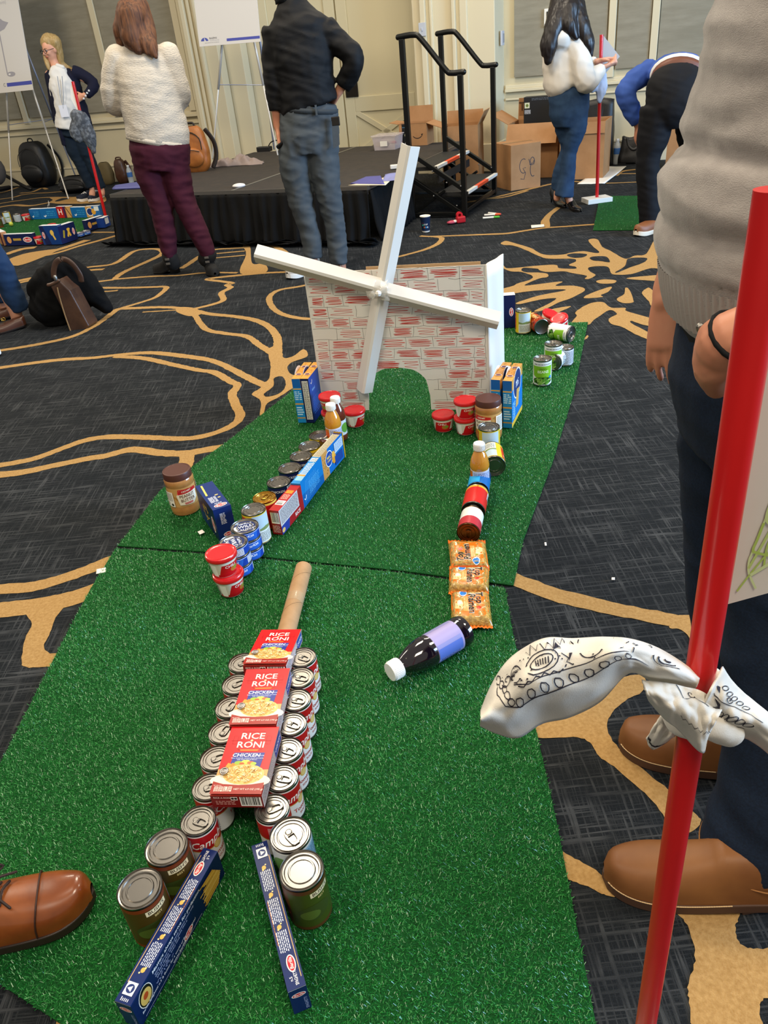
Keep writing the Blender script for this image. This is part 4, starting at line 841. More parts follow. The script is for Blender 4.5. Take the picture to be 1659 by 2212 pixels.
c_w = [('r', -.11, .006, .11, .055, 'e4e2de'), ('r', -.11, .055, .11, .096, 'b5303a'), ('m', -.03, .014, .03, .05, .005, '7a6c64'), ('m', -.04, .06, .04, .09, .006, 'e6b8b4'), ('e', -.02, .03, .006, .006, '3a3a3c')]
t = can('soup_can_on_side', 'red and white can lying with its brown pull-tab end towards the noodle packets', 'can', .035, .101, 'b5303a', c_w, pull=True, lidm=brown_tin)
laidn(t, (1011.5, 1152), (1022, 1108), .035, .101, 3.1)

# far cluster behind the windmill
gb = [('r', -.115, .006, .115, .105, 'dfe4e4'), ('p', [(-.045, .045), (-.02, .032), (.02, .032), (.04, .045), (.045, .088), (-.05, .088)], '7fb82c'), ('t', 'GREEN', .0, .075, .008, '3a6a14'), ('t', 'BEANS', 0, .063, .0125, 'eef6dc'), ('e', 0, .024, .046, .016, '2c4a18'), ('m', -.04, .092, .04, .098, .005, '3a4248'), ('e', .034, .038, .008, .006, '2a86c4'), ('m', .07, .015, .1, .09, .005, '6a7480')]
gb += grain(0, .024, .04, .012, 22, ['7fb04a', '4f8a2c', '9cc46a'], .02)
t = can('green_bean_can', 'white and green can of beans standing nearest on the right of the mat', 'can', .0385, .112, 'dfe4e4', gb, 'green bean cans on the right of the mat', pull=True)
x, y = topat(1172, 773, Z0+.112); std(t, x, y, Z0, -.15)
x, y = topat(1195.5, 741, Z0+.112); dup(t, 'white and green can of beans standing just behind the nearest one', (x, y, Z0), -.1)
k = dup(t, 'white and green can lying between the two standing bean cans'); laid(k, at(1212, 786, 0), at(1188, 812, 0), .0385, 2.6)
x, y = topat(1221, 757, Z0+.06); st = can('silver_can', 'short can with white label and bare steel lid at the far right of the cans', 'can', .0375, .078, 'c9ced4', [('m', -.04, .012, .04, .066, .005, '6a7480')]); std(st, x, y, Z0, .4)
k = dup(t, 'white and green can lying beside the tipped red lids'); laid(k, at(1190, 735, 0), at(1221, 741, 0), .0385, 2.2)
rb = [('r', -.115, .006, .115, .105, 'a83018')]+grain(0, .04, .1, .03, 90, ['d9603a', '7a1c14', 'c98a4a', '5a1410', 'e09a5a'], .012)+[('t', 'CHILI', -.03, .075, .022, 'f0a83a', 'C', -PI/2, 0, .9), ('t', 'BEANS', -.03, .05, .014, 'f4d2a0', 'C', -PI/2), ('r', -.115, .1, .115, .106, 'e08a3a')]
t = can('red_chili_can', 'dark red can lying on its side beside the standing yellow can', 'can', .0385, .112, 'a83018', rb)
laid(t, at(1170, 727, 0), at(1140, 705, 0), .0385, 0.4)
k = dup(t1, 'red-lidded tub tipped against the far red can'); p = at(1181, 713, 0)
k.matrix_world = Matrix.Translation((p.x, p.y+.02, Z0+.012)) @ Matrix.Rotation(.25, 4, 'X') @ Matrix.Rotation(.35, 4, 'Y')
k = dup(t1, 'red-lidded tub tipped beside the lying white and green can'); p = at(1200, 722, 0)
k.matrix_world = Matrix.Translation((p.x+.03, p.y+.0, Z0+.014)) @ Matrix.Rotation(.2, 4, 'X') @ Matrix.Rotation(-.3, 4, 'Y')
p = at(1113, 711, 0)
t = carton('navy_box', 'navy pasta box with white top standing behind the windmill at the right', 'box', .115, .05, .165, '131e4a', {'front': [('r', 0, 0, .115, .165, '141f4c'), ('m', .03, .02, .06, .15, .005, '3c4a80', 1)]+logo(.096, .08, .022, PI/2), 'top': [('r', 0, 0, .115, .05, 'e9e7e0')], 'right': [('r', 0, 0, .05, .165, '2a2470')]})
t.matrix_world = Matrix.Translation((p.x-.055, p.y+.03, Z0)) @ Matrix.Rotation(-.1, 4, 'Z')

# ramen packets
def ramen(label, quad, flip, h=.022):
    t = thing('noodle_packet', label, 'packet', group='orange noodle packets'); q = [at(u, v, Z0+h*.7) for u, v in quad]     # TL TR BR BL
    def base(a, b):
        p = q[0].lerp(q[1], a).lerp(q[3].lerp(q[2], a), b); return p
    def fn(sgn):
        def f(a, b):
            p = base(a, b); e = min(1, min(a, 1-a)/.10)*min(1, min(b, 1-b)/.10)
            e = max(0, e)**.5; w = noise.noise(Vector((a*6, b*6, q[0].x*9)))*.0022*e+noise.noise(Vector((a*19, b*19, 3)))*.0009*e
            return (p.x, p.y, Z0+.004+(h-.004)*e*.97+w if sgn > 0 else Z0+.0035-.0005*e)
        return f
    fm = mat('noodle_film', 'c9a24c', .18, coat=.7, noisy=('8f6a24', 120, (.35, .6)), bump=(110, .8, .004))
    mb = MB(); mb.grid(fn(1), 30, 30); mb.grid(fn(-1), 6, 6); mb.build('film', fm, t, 'all')
    U = fn(1)
    def mp(u, v, k):
        a, b = (1-u, v) if flip else (u, 1-v)
        a0 = min(max(a, .0), 1); b0 = min(max(b, 0), 1); p = U(a0, b0); return Vector((p[0], p[1], p[2]+8e-5*(k+1)))
    oc = 'e8701c'
    sh = [('p', [(.02, 1-.98), (.99, .02), (.99, .55), (.93, .78), (.80, .86), (.20, .86), (.08, .74), (.02, .5)], oc),
          ('e', .80, .52, .13, .16, 'e9c48a'), ('e', .76, .44, .08, .08, 'f3dcae'), ('e', .70, .36, .05, .04, '9aa03a'), ('e', .30, .60, .06, .05, 'd8281c'),
          ('r', .56, .25, .68, .72, 'f09a50'), ('m', .57, .27, .67, .70, .05, 'f6c48a', 1)]
    for (w_, x_, h_) in (('Top', .27, .205), ('Ramen', .46, .205)):
        yy = .28 if w_ == 'Top' else .47
        sh += [('t', w_, x_, yy, h_*1.02, 'f7ead6', 'C', PI/2, .1, .86), ('t', w_, x_, yy, h_*.96, '1c1410', 'C', PI/2, .1, .86), ('t', w_, x_+.008, yy+.004, h_*.96, '1c1410', 'C', PI/2, .1, .86)]
    sh += [('e', .68, .14, .10, .11, 'e9eef4'), ('e', .68, .14, .088, .095, '1f74c4'), ('r', .0, .0, 1, .02, 'd9601a')]
    printed('wrapper_print', t, sh, mp, step=.08, rough=.2, subv=True)
    mb = MB()
    for b0, s_ in ((0, -1), (1, 1)):
        def ff(a, b, b0=b0, s_=s_):
            p = base(a, b0); d = (base(.5, 1)-base(.5, 0)).normalized(); p = p+d*s_*.014*b
            return (p.x, p.y, Z0+.0045+.0016*math.sin(a*70)+b*.006*(noise.noise(Vector((a*5, b0, 1)))+.6))
        mb.grid(ff, 40, 2)
    mb.build('crimped_end', ink('e8701c', .25), t, 'all', solid=.0006)
    return t
ramen('orange noodle packet, farthest of the three, touching the brown can end', [(967.8, 1168), (1048.8, 1168), (1056.4, 1222), (973.7, 1222)], False)
ramen('orange noodle packet, middle of the three', [(970.3, 1225), (1057, 1223.5), (1055.5, 1273), (968.6, 1272)], True)
ramen('orange noodle packet, nearest of the three, beside the grape juice bottle', [(973.5, 1276), (1055.7, 1276), (1064, 1345), (974, 1343)], True)
# ================================================================== the paper windmill
def pix(P):
    d = Vector(P)-EYE; z = d.dot(_f); return IW/2+FOC*d.dot(_r)/z, IH/2-FOC*d.dot(_u)/z
def zat(P, v):                 # height above a ground point that is seen at image row v
    lo, hi = -.1, 3.
    for _ in range(40):
        m_ = (lo+hi)/2
        if pix((P[0], P[1], m_))[1] > v: lo = m_
        else: hi = m_
    return m_
card = mat('white_board', 'dcd8cf', .5, bump=(30, .1, .001)); card_b = mat('board_edge', 'b39066', .8)
BH = .578; TL = at(656, 590, BH); TR = at(1050, 572, BH); bU = (TR-TL); BW = bU.length; bU.normalize(); bN = bU.cross(Vector((0, 0, 1)))   # towards the camera
BO = Vector((TL.x, TL.y, Z0-.004)); ZV = Vector((0, 0, 1))
def BP(u, v, off=0):
    d = ray(u, v); o = BO+bN*off; return EYE+d*((o-EYE).dot(bN)/d.dot(bN))
def buv(u, v, off=0): p = BP(u, v, off)-BO; return p.dot(bU), p.z
t = thing('paper_windmill', 'white paper windmill house with scribbled red bricks and four long blades', 'windmill')
H = BH-Z0+.004
aL = buv(800, 895)[0]; aR = buv(931, 895)[0]; aT = buv(865, 794)[1]; am = (aL+aR)/2; aw = (aR-aL)/2
arch = []
for i in range(25):
    th = PI-PI*i/24; arch.append((am+aw*math.copysign(abs(math.cos(th))**.75, math.cos(th))*(1+random.uniform(-.02, .02)), aT*.35+(aT*.65)*math.sin(th)**.85*(1+random.uniform(-.02, .015))))
outline = [(0, 0), (aL-.004, 0)]+arch+[(aR+.002, 0), (BW, 0), (BW, H), (0, H)]
MBd = Matrix((bU, ZV, bN)).transposed().to_4x4(); MBd.translation = BO     # x along board, y up, z to the camera
MB().prism(outline, -.004, 0, None, MBd).build('front_wall', card, t)
MB().prism(outline, -.0052, -.0041, None, MBd).build('front_wall_backing', card_b, t)
MB().box((BW*.66, H+.004, -.012), (BW*.62, .012, .004), None, MBd).build('top_flap', card_b, t)
Q = at(1090, 868, 0); zq = zat(Q, 560); tip = at(1073, 548, zq+.01)
def flap(name, a, b, za, zb, tipz=None):
    mb = MB(); a = Vector(a); b = Vector(b); n_ = (b-a).to_3d().cross(ZV).normalized()*.002
    def fn(u, v): p = a.lerp(b, u); return Vector((p.x, p.y, Z0+(za+(zb-za)*u)*v-.002))+n_*1.2*math.sin(u*9+v*3)
    mb.grid(fn, 8, 10); return mb.build(name, card, t, 'all', solid=.004)
flap('side_wall', (TR.x, TR.y), (Q.x, Q.y), H, zat(Q, 547)-Z0)
flap('side_wall', (TL.x, TL.y), (TL.x+.10, TL.y+.12), H, H-.03)
sh = []
rows = 13; rh = H/rows; rr = random.Random(4)
def wav(x0, x1, y, amp=.003, n=10): return [(x0+(x1-x0)*i/n, y+rr.uniform(-amp, amp)) for i in range(n+1)]
def solid_at(x, y): return not (aL-.006 < x < aR+.006 and y < aT+.012 and ((x-am)/(aw+.008))**2+max(0, (y-aT*.4)/(aT*.6+.012))**2 < 1)
for j in range(rows):
    y = j*rh; x = .004+rr.uniform(0, .02); off = rr.uniform(.02, .07)
    segs = wav(.006, BW-.01, y+rh*.98, .0028, 26)
    run = []
    for p_ in segs+[None]:
        if p_ and solid_at(*p_) and rr.random() > .06: run.append(p_)
        else:
            if len(run) > 1: sh.append(('l', run, .0009, '55504c'))
            run = []
    bx0 = .01; k = 0
    while bx0 < BW-.03:
        bw_ = rr.uniform(.07, .115) if k else off+.03; x1 = min(bx0+bw_, BW-.008); yc = y+rh*.5
        if solid_at(x1, y+.003) and solid_at(x1, y+rh): sh.append(('l', [(x1+rr.uniform(-.003, .003), y+rh), (x1, y+rh*.5), (x1+rr.uniform(-.004, .004), y+rr.uniform(-.004, .004))], .0009, '4a4644'))
        if solid_at((bx0+x1)/2, yc) and solid_at(bx0+.01, yc) and solid_at(x1-.01, yc) and rr.random() > .08:
            n_ = rr.randint(3, 6); pts = []; sgn = 1; w_ = (x1-bx0)
            for i in range(n_*2):
                f_ = rr.uniform(.02, .18); xx = bx0+w_*(f_ if sgn > 0 else 1-f_); pts.append(Vector((xx, y+rh*(.82-.66*i/(n_*2-1))+rr.uniform(-.002, .002)))); sgn = -sgn
            Lp = smooth_poly(pts, 7, False); sh.append(('l', [tuple(q) for q in Lp], rr.choice([.0011, .0014, .0016]), rr.choice(['cc4438', 'd2584a', 'c63a30'])))
        bx0 = x1+.004; k += 1
printed('brick_scribbles', t, sh, lambda u, v, k: BO+bU*u+ZV*v+bN*(.0004+3e-6*k), rough=.6)
hub = BP(824, 628, .035)
def blade(p_in, p_out, w=.074, off0=.03, off1=.035, ridge=.024, name='blade', flip=False):
    a = BP(*p_in, off0); b = BP(*p_out, off1); d = (b-a).normalized(); s_ = d.cross(bN).normalized()
    mb = MB(); prof = [(-w/2, -.012), (-w*.08, ridge*.8), (w*.08, ridge*.8), (w/2, -.012)]
    th = .0035; vs = []; n = 14
    for i in range(n+1):
        p = a.lerp(b, i/n); jit = noise.noise(p*9)*.0015
        for (x, z) in prof: vs.append(p+s_*x+bN*(z+jit))
        for (x, z) in prof: vs.append(p+s_*(x*.93)+bN*(z-th+jit))
    fs = []
    for i in range(n):
        o = i*8; q = o+8
        for k in range(3): fs += [(o+k, o+k+1, q+k+1, q+k), (o+4+k, q+4+k, q+5+k, o+5+k)]
        fs += [(o, q, q+4, o+4), (o+3, o+7, q+7, q+3)]
    for o in (0, n*8):
        for k in range(3): fs.append((o+k, o+4+k, o+5+k, o+k+1))
    mb.add(vs, fs); return mb.build(name, card, t)
blade((826, 628), (886, 314), .066, .026, .03)
blade((822, 640), (786, 846), .068, .024, .03)
blade((832, 626), (552, 549), .07, .05, .05)
blade((826, 630), (1078, 695), .07, .046, .04)
tape = mat('shiny_tape', 'e6e2d8', .08, alpha=.55, coat=.8)
mb = MB(); rr = random.Random(2)
for i in range(9):
    a_ = rr.uniform(0, PI); c = hub+bU*rr.uniform(-.03, .02)+ZV*rr.uniform(-.02, .025)+bN*(.032+i*.0012); u_ = bU*math.cos(a_)+ZV*math.sin(a_); v_ = u_.cross(bN); l_ = rr.uniform(.03, .06); w_ = .011
    mb.grid(lambda x, y: c+u_*(x-.5)*2*l_*.6+v_*(y-.5)*2*w_+bN*(.004*noise.noise(Vector((x*5, y*5, i)))-(abs(x-.5)*2)**3*.012), 8, 4)
mb.build('tape_wrap', tape, t, 'all')
mb = MB().ball((0, 0, 0), (.012, .010, .012), 8, X=Matrix.Translation(BP(817, 634, .085))); mb.build('hub_knot', mat('white_wad', 'e9e4da', .6), t)

# ================================================================== stage, skirt, stairs
deck_m = mat('stage_carpet', '332c25', .9, noisy=('292420', 12, (.35, .65)), bump=(300, .4, .002)); alu = mat('aluminium_edge', '8a8782', .4, metal=.9)
black_cloth = mat('black_cloth', '040405', .85, spec=.25, bump=(9, .3, .01)); blackm = mat('black_steel', '0c0d0c', .38, metal=.3)
SA, SB, TA, TB, SZ = -4.98, -2.53, 5.62, 8.08, .40
t = thing('stage', 'low black-skirted stage with a dark carpeted top at the middle of the room', 'stage', W(0, 0), PHI)
for a, b in ((SA, -3.735), (-3.725, SB)): MB().box(((a+b)/2, (TA+TB)/2, SZ-.03), (b-a, TB-TA, .06)).build('deck_panel', deck_m, t, bevel=.003)
MB().box((-3.73, (TA+TB)/2, SZ+.001), (.03, TB-TA, .004)).build('seam_strip', alu, t)
mb = MB()
for a, b, c, d in ((SA, SB, TA-.008, TA), (SA, SB, TB, TB+.008), (SA-.008, SA, TA, TB), (SB, SB+.008, TA, TB)): mb.box(((a+b)/2, (c+d)/2, SZ-.012), (b-a, d-c, .028))
mb.build('edge_trim', alu, t)
def skirt(p0, p1, out, n, parent, name='skirt'):
    def fn(a, b):
        p = Vector(p0).lerp(Vector(p1), a); ph = a*n*2*PI; k = b*b
        dz = .018+.03*(1-b); q = out*(.012+.05*(1-b)+(.012+.022*(1-b))*(math.sin(ph+2.2*noise.noise(Vector((a*n*.5, b, 2))))+.5*math.sin(ph*.37+1))*.6+.02*(1-b)*noise.noise(Vector((a*n, b*2, 0))))
        z = (SZ-.03)*b+.003+(.02*abs(noise.noise(Vector((a*14, 0, 3))))*(1-b))
        return (p.x+q.x, p.y+q.y, z)
    return MB().grid(fn, n*8, 14).build(name, black_cloth, parent, 'all', solid=.003)
skirt((SA, TA), (SB, TA), Vector((0, -1)), 26, t); skirt((SA, TB), (SA, TA), Vector((-1, 0)), 22, t); skirt((SB, TA), (SB, 6.4), Vector((1, 0)), 8, t)
mb = MB()
for i in range(3):      # cloth pooling on the floor along the skirt
    def fn(a, b, i=i): return (SA-.05+(SB-SA+.14)*a, TA-.06-.09*math.sin(b*PI)*(1+.5*noise.noise(Vector((a*9, i, 0))))-.03*i, .004+.045*math.sin(b*PI)*(.5+abs(noise.noise(Vector((a*16, b, i))))))
    mb.grid(fn, 90, 6)
mb.build('skirt_pool', black_cloth, t, 'all', solid=.002)
for s_, t_ in ((SA+.1, TA+.1), (SB-.1, TA+.1), (SA+.1, TB-.1), (SB-.1, TB-.1)): MB().tube([(s_, t_, 0.01), (s_, t_, SZ-.06)], .025, 10, round_=False).build('leg', blackm, t)
t = thing('stage_stairs', 'black steel two-step stage stairs with handrails and orange and white tread tape', 'stairs', W(0, 0), PHI)
def bar(p0, p1, w=.04, m=None, name='post', parent=None, d=None):
    a, b = Vector(p0), Vector(p1); v = b-a; M = Matrix.Translation((a+b)/2) @ v.to_track_quat('Z', 'Y').to_matrix().to_4x4()
    return MB().box((0, 0, 0), (w, d or w, v.length), None, M).build(name, m or blackm, parent or t, bevel=.003)
for tt in (6.45, 7.38):
    bar((-2.50, tt, .012), (-2.50, tt, 1.315)); bar((-2.04, tt, .012), (-2.04, tt, 1.045))
    MB().tube([(-2.53, tt, 1.33), (-2.40, tt, 1.335), (-2.34, tt, 1.30), (-2.16, tt, 1.09), (-2.11, tt, 1.06), (-2.01, tt, 1.06)], .021, 12, sub=4).build('handrail', blackm, t, 'all')
    bar((-2.50, tt, .52), (-2.04, tt, .22), .034, name='side_rail'); bar((-2.52, tt, .33), (-2.04, tt, .02), .034, name='side_rail')
    bar((-2.50, tt, .03), (-2.20, tt, .22), .022, name='brace'); bar((-2.50, tt, .03), (-2.04, tt, .03), .028, name='bottom_rail')
    mb = MB()
    for s_, z_ in ((-2.30, .37), (-2.18, .28), (-2.30, .18), (-2.10, .10), (-2.06, .25)): mb.ball((s_, tt-.022, z_), .007, 8)
    mb.build('bolt', alu, t)
or_t = mat('orange_tape', 'e0491f', .5); wh_t = mat('white_tape', 'dfdcd4', .5)
for s0, s1, z in ((-2.52, -2.27, .40), (-2.27, -2.01, .20)):
    d = MB().box(((s0+s1)/2, 6.915, z-.015), (s1-s0, .90, .03)).build('tread', mat('tread_black', '161616', .7), t, bevel=.002)
    for a, b, m_ in ((6.47, 6.72, wh_t), (6.72, 7.06, or_t), (7.06, 7.36, wh_t)): MB().box((s1-.010, (a+b)/2, z-.008), (.032, b-a, .022)).build('tape_strip', m_, d)
MB().box((-2.27, 6.915, .30), (.01, .88, .06)).build('riser', mat('tread_black', '161616', .7), t)
bar((-2.04, 6.45, .05), (-2.04, 7.38, .05), .03, name='cross_bar'); bar((-2.50, 6.45, .2), (-2.04, 7.38, .05), .02, name='cross_bar')

# ================================================================== cardboard boxes
kr = mat('cardboard', 'a87a4e', .8, noisy=('9c6f44', 6, (.35, .65))); kr_in = mat('cardboard_inside', '8a6038', .85)
def open_box(name, label, P, w, d, h, rz, flaps=(), prints=None, closed=False, group=None, cat='box', th=.006):
    t = thing(name, label, cat, P, rz, group)
    mb = MB()
    for c, s in (((0, -d/2+th/2, h/2), (w, th, h)), ((0, d/2-th/2, h/2), (w, th, h)), ((-w/2+th/2, 0, h/2), (th, d-2*th, h)), ((w/2-th/2, 0, h/2), (th, d-2*th, h)), ((0, 0, th/2), (w-2*th, d-2*th, th))): mb.box(c, s)
    mb.build('carton_body', kr, t)
    if closed:
        MB().box((0, 0, h-th/2+.003), (w, d, th)).build('top', kr, t, bevel=.002)
        MB().box((0, 0, h+.0045), (w, .05, .001)).build('tape_strip', mat('box_tape', '8d6a3c', .3), t)
    for k, ang, ln in flaps:      # side, opening angle from vertical outwards, length
        a = math.radians(ang); e = {'f': ((0, -d/2, h), (w, 0, -1)), 'b': ((0, d/2, h), (w, 0, 1)), 'l': ((-w/2, 0, h), (d, -1, 0)), 'r': ((w/2, 0, h), (d, 1, 0))}[k]
        (ox, oy, oz), (L_, dx, dy) = e; v = Vector((dx*math.sin(a), dy*math.sin(a), math.cos(a)))
        uu = Vector((abs(dy), abs(dx), 0)); c = Vector((ox, oy, oz)); n_ = uu.cross(v)*th/2; o = [c-uu*L_/2, c+uu*L_/2, c+uu*L_/2+v*ln, c-uu*L_/2+v*ln]
        MB().add([p+n_ for p in o]+[p-n_ for p in o], [(0, 1, 2, 3), (7, 6, 5, 4), (0, 4, 5, 1), (1, 5, 6, 2), (2, 6, 7, 3), (3, 7, 4, 0)]).build('flap', kr, t)
    if prints: printed('marking', t, prints, flatmap((-w/2, -d/2, 0), (1, 0, 0), (0, 0, 1), 2e-4), rough=.6)
    return t
def arc(cx, cy, rx, ry, a0, a1, n=14): return [(cx+rx*math.cos(math.radians(a0+(a1-a0)*i/n)), cy+ry*math.sin(math.radians(a0+(a1-a0)*i/n))) for i in range(n+1)]
# closed box with the hand-drawn letters
pL = at(1104, 413, 0); pR = at(1167, 403, 0); pA = at(1061, 404, 0); w_ = (pR-pL).length; rz = math.atan2(pR.y-pL.y, pR.x-pL.x)
dp = (pA-pL).dot(Vector((-math.sin(rz), math.cos(rz), 0))); c = (pL+pR)/2+Vector((-math.sin(rz), math.cos(rz), 0))*dp/2; hb = zat(pL, 316)
g = [('l', arc(w_*.42, hb*.52, w_*.13, hb*.16, 60, 300), .006, '2e2c34'), ('l', [(w_*.50, hb*.48), (w_*.40, hb*.47), (w_*.49, hb*.36), (w_*.44, hb*.22), (w_*.32, hb*.24)], .006, '2e2c34'),
     ('l', arc(w_*.72, hb*.60, w_*.07, hb*.09, -60, 200), .006, '2e2c34'), ('l', [(w_*.60, hb*.66), (w_*.64, hb*.55), (w_*.72, hb*.52), (w_*.78, hb*.62)], .006, '2e2c34'), ('l', arc(w_*.74, hb*.42, w_*.09, hb*.16, 110, 300), .006, '2e2c34'), ('l', [(w_*.62, hb*.54), (w_*.68, hb*.53)], .006, '2e2c34')]
open_box('cardboard_box', 'closed brown cardboard box with black handwritten initials, right of the stairs', (c.x, c.y, .002), w_, dp, hb, rz, closed=True, prints=g, group=None)
p = at(1150, 395, 0)
def txt_on(o, w, d, h, s, x, z, hgt): printed('marking', o, [('t', s, x, z, hgt, '3a2a1e')], flatmap((-w/2, -d/2, 0), (1, 0, 0), (0, 0, 1), 3e-4))
t = open_box('cardboard_box', 'tall open cardboard box with raised flaps behind the closed one', W(-1.90, 8.52, .002), .50, .42, .50, PHI, flaps=(('f', 150, .20), ('b', 10, .2), ('l', 60, .2), ('r', 25, .22)))
MB().box((-.02, .215, .62), (.44, .006, .16)).build('upright_flap', kr_in, t)
printed('marking', t, [('t', 'TEAM 24', .22, .62, .085, '4a3320')], flatmap((-.25, .208, 0), (1, 0, 0), (0, 0, 1), 3e-4))
t2 = thing('black_parcel', 'black parcel with small pale label inside the tall open cardboard box', 'box', W(-1.88, 8.56, .38), PHI)
MB().box((0, 0, .17), (.32, .10, .34)).build('parcel', mat('black_card', '121417', .5), t2, bevel=.004)
printed('label_print', t2, [('r', .01, .24, .06, .29, 'cfd0b0'), ('e', .035, .265, .014, .014, '6a7a3a'), ('r', .01, .19, .07, .225, 'b9bcc0'), ('m', .012, .192, .068, .223, .01, '3a3a3c'), ('m', .08, .3, .3, .33, .012, '5a5f66')], flatmap((-.16, -.05, 0), (1, 0, 0), (0, 0, 1), 3e-4))
open_box('cardboard_box', 'open brown cardboard box behind the jeans of the dark-haired person', W(-1.385, 8.34, .002), .42, .42, .50, PHI, flaps=(('f', 172, .1),))
open_box('cardboard_box', 'brown cardboard box half hidden behind the bending person', W(-.42, 8.45, .002), .4, .4, .42, PHI, flaps=(('r', 40, .2),))
p = at(1003+22, 0+372, 0)
# parcel on the stage with the curved arrow
P_ = at(893, 313, SZ)
am_ = [('l', arc(.19, .115, .055, .05, 215, 325), .008, '2c211a'), ('p', [(.228, .102), (.250, .108), (.240, .082)], '2c211a'), ('r', .03, 0, .10, .20, '14181c'), ('m', .035, .16, .095, .175, .01, '5a8fb0'), ('e', .065, .10, .010, .013, 'cfc9a0'), ('e', .065, .10, .005, .006, '3a3a30'), ('e', .065, .02, .012, .015, 'b9b4b0')]
open_box('arrow_box', 'open cardboard box with black curved arrow on the stage behind the stairs', (P_.x+.04, P_.y, SZ+.002), .29, .22, .20, PHI+.02, flaps=(('f', -8, 0.001), ('b', 5, .14), ('r', 110, .16), ('l', 80, .1)), prints=am_)
open_box('cardboard_box', 'plain tan cardboard box with open flaps beside the pale doorway casing', W(-2.66, 8.42, .002), .38, .3, .52, PHI+.1, flaps=(('r', 30, .14), ('l', 70, .16), ('b', 10, .12)))
# clear bin
P_ = at(846, 322, SZ); t = thing('storage_bin', 'clear plastic storage bin with white label at the back of the stage', 'bin', (P_.x-.03, P_.y+.03, SZ+.002), PHI)
cl = mat('bin_plastic', 'd9cfd2', .2, alpha=.38)
MB().lathe([(.1, 0), (.135, 0), (.15, .11), (.156, .112), (.156, .118), (.146, .118), (.131, .006), (.1, .006), (.1, 0)], 4, X=Matrix.Scale(1.15, 4, (1, 0, 0)) @ Matrix.Rotation(PI/4, 4, 'Z')).build('tub', cl, t)
MB().box((0, 0, .128), (.27, .235, .012)).build('lid', cl, t, bevel=.004)
MB().box((.0, -.112, .06), (.075, .004, .045)).build('label', mat('white_paper', 'e4e0d8', .6), t)
mb = MB()
for i in range(9): mb.ball((random.uniform(-.08, .09), random.uniform(-.06, .05), .03+random.uniform(0, .03)), (.03, .022, .015), 8, [ink('b3242c'), ink('5a5560'), ink('a06a72'), ink('3a3c46')][i % 4])
mb.build('contents', None, t)

# ================================================================== easels with boards
def board_on(name, label, c0, c1, up, hgt, prints, group=None):
    t = thing(name, label, 'sign', group=group); U = (c1-c0); w = U.length; U.normalize(); N_ = U.cross(up).normalized()
    M = Matrix((U, up, N_)).transposed().to_4x4(); M.translation = c0
    MB().box((w/2, hgt/2, -.003), (w, hgt, .006), None, M).build('foam_board', mat('foam_board', 'd6d3cf', .5), t)
    printed('board_print', t, prints(w, hgt), lambda u, v, k: c0+U*u+up*v+N_*(.0006+1e-4*k)); return t
gA = at(27, 432, 0); gB = at(148, 429.5, 0); tA = gA.dot(NN)
alm = mat('easel_alu', 'c9c7c2', .35, metal=.3); alb = mat('easel_alu_dark', '8c93a6', .4, metal=.4)
def easel(label, fl_, fr_, fb_, apex, crossz, tray=None):
    t = thing('easel', label, 'easel', group='tripod easels holding sign boards')
    for a, ap, m_ in ((fl_, apex[0], alm), (fr_, apex[1], alm), (fb_, apex[2], alb)):
        a = Vector(a); ap = Vector(ap); mid = a.lerp(ap, .45); l = MB().tube([mid, ap], .0125, 10, round_=False); l.build('leg', m_, t, 'all'); MB().tube([a, mid], .009, 10).build('lower_leg', m_, t, 'all')
    p = Vector(fl_).lerp(Vector(apex[0]), crossz); q = Vector(fr_).lerp(Vector(apex[1]), crossz); r_ = Vector(fb_).lerp(Vector(apex[2]), crossz)
    c_ = (p+q)/2; MB().tube([p, r_], .005, 6).build('brace', alb, t); MB().tube([q, r_], .005, 6).build('brace', alb, t)
    return t
f0, f1_ = gA, gB; tt = (gA.dot(NN)+gB.dot(NN))/2
a0 = JT(12, 200, gA.dot(NN)+.25); a1 = JT(62, 196, gB.dot(NN)+.35); fb_ = at(170, 398, 0); a2 = a1+NN*.1
easel('silver tripod easel at the left edge under the golf sign', gA, gB, fb_, (a0+ZV*.5+NN*.2, a1+(a0-a1)*.4+ZV*.5+NN*.2, a2+(a0-a1)*.4+ZV*.5+NN*.2), .5)
br = JT(72, 194, gA.dot(NN)+.18); U_ = EE; bw1 = .92; up1 = (ZV+NN*.18).normalized()
def pr1(w, h):
    return [('r', w-.41, .06, w-.004, .10, '4a52a8'), ('t', 'BELARUSSIAN', w-.10, 1.10, .082, '50568a', 'R', 0, 0, .86), ('t', 'COURSE', w-.17, 1.0, .082, '50568a', 'R', 0, 0, .86), ('t', '(Mini Form)', w-.19, .925, .036, 'b9b8bb', 'R'),
            ('l', [(w-.37, .2), (w-.385, .80)], .016, 'a09ea6'), ('p', [(w-.37, .80), (w-.37, .64), (w-.29, .66), (w-.21, .72), (w-.29, .745)], 'a09ea6'), ('e', w-.31, .19, .068, .026, 'a09ea6'), ('e', w-.335, .19, .018, .009, 'e4e2e0'), ('t', 'C', w-.45, .08, .04, '888888')]
board_on('sign_board', 'white sign board with purple lettering and grey golf flag at the left edge', br-U_*bw1, br, up1, 1.35, pr1)
fL = JT(459, 345, 7.62); fL.z = SZ; fL = at(459, 342, SZ); fR = at(600, 335, SZ); tb = fL.dot(NN)
q0 = JT(476, 98, tb+.12); q1 = JT(538, 93, tb+.12); fb2 = at(592, 322, SZ)
easel('silver tripod easel on the stage under the blank sign board', fL, fR, fb2, (q0+ZV*.4+EE*.06+NN*.16, q1+ZV*.4-EE*.06+NN*.16, q1+NN*.24+ZV*.3), .48)
b0 = JT(431, 101, tb+.08); b1 = JT(563, 90, tb+.08)
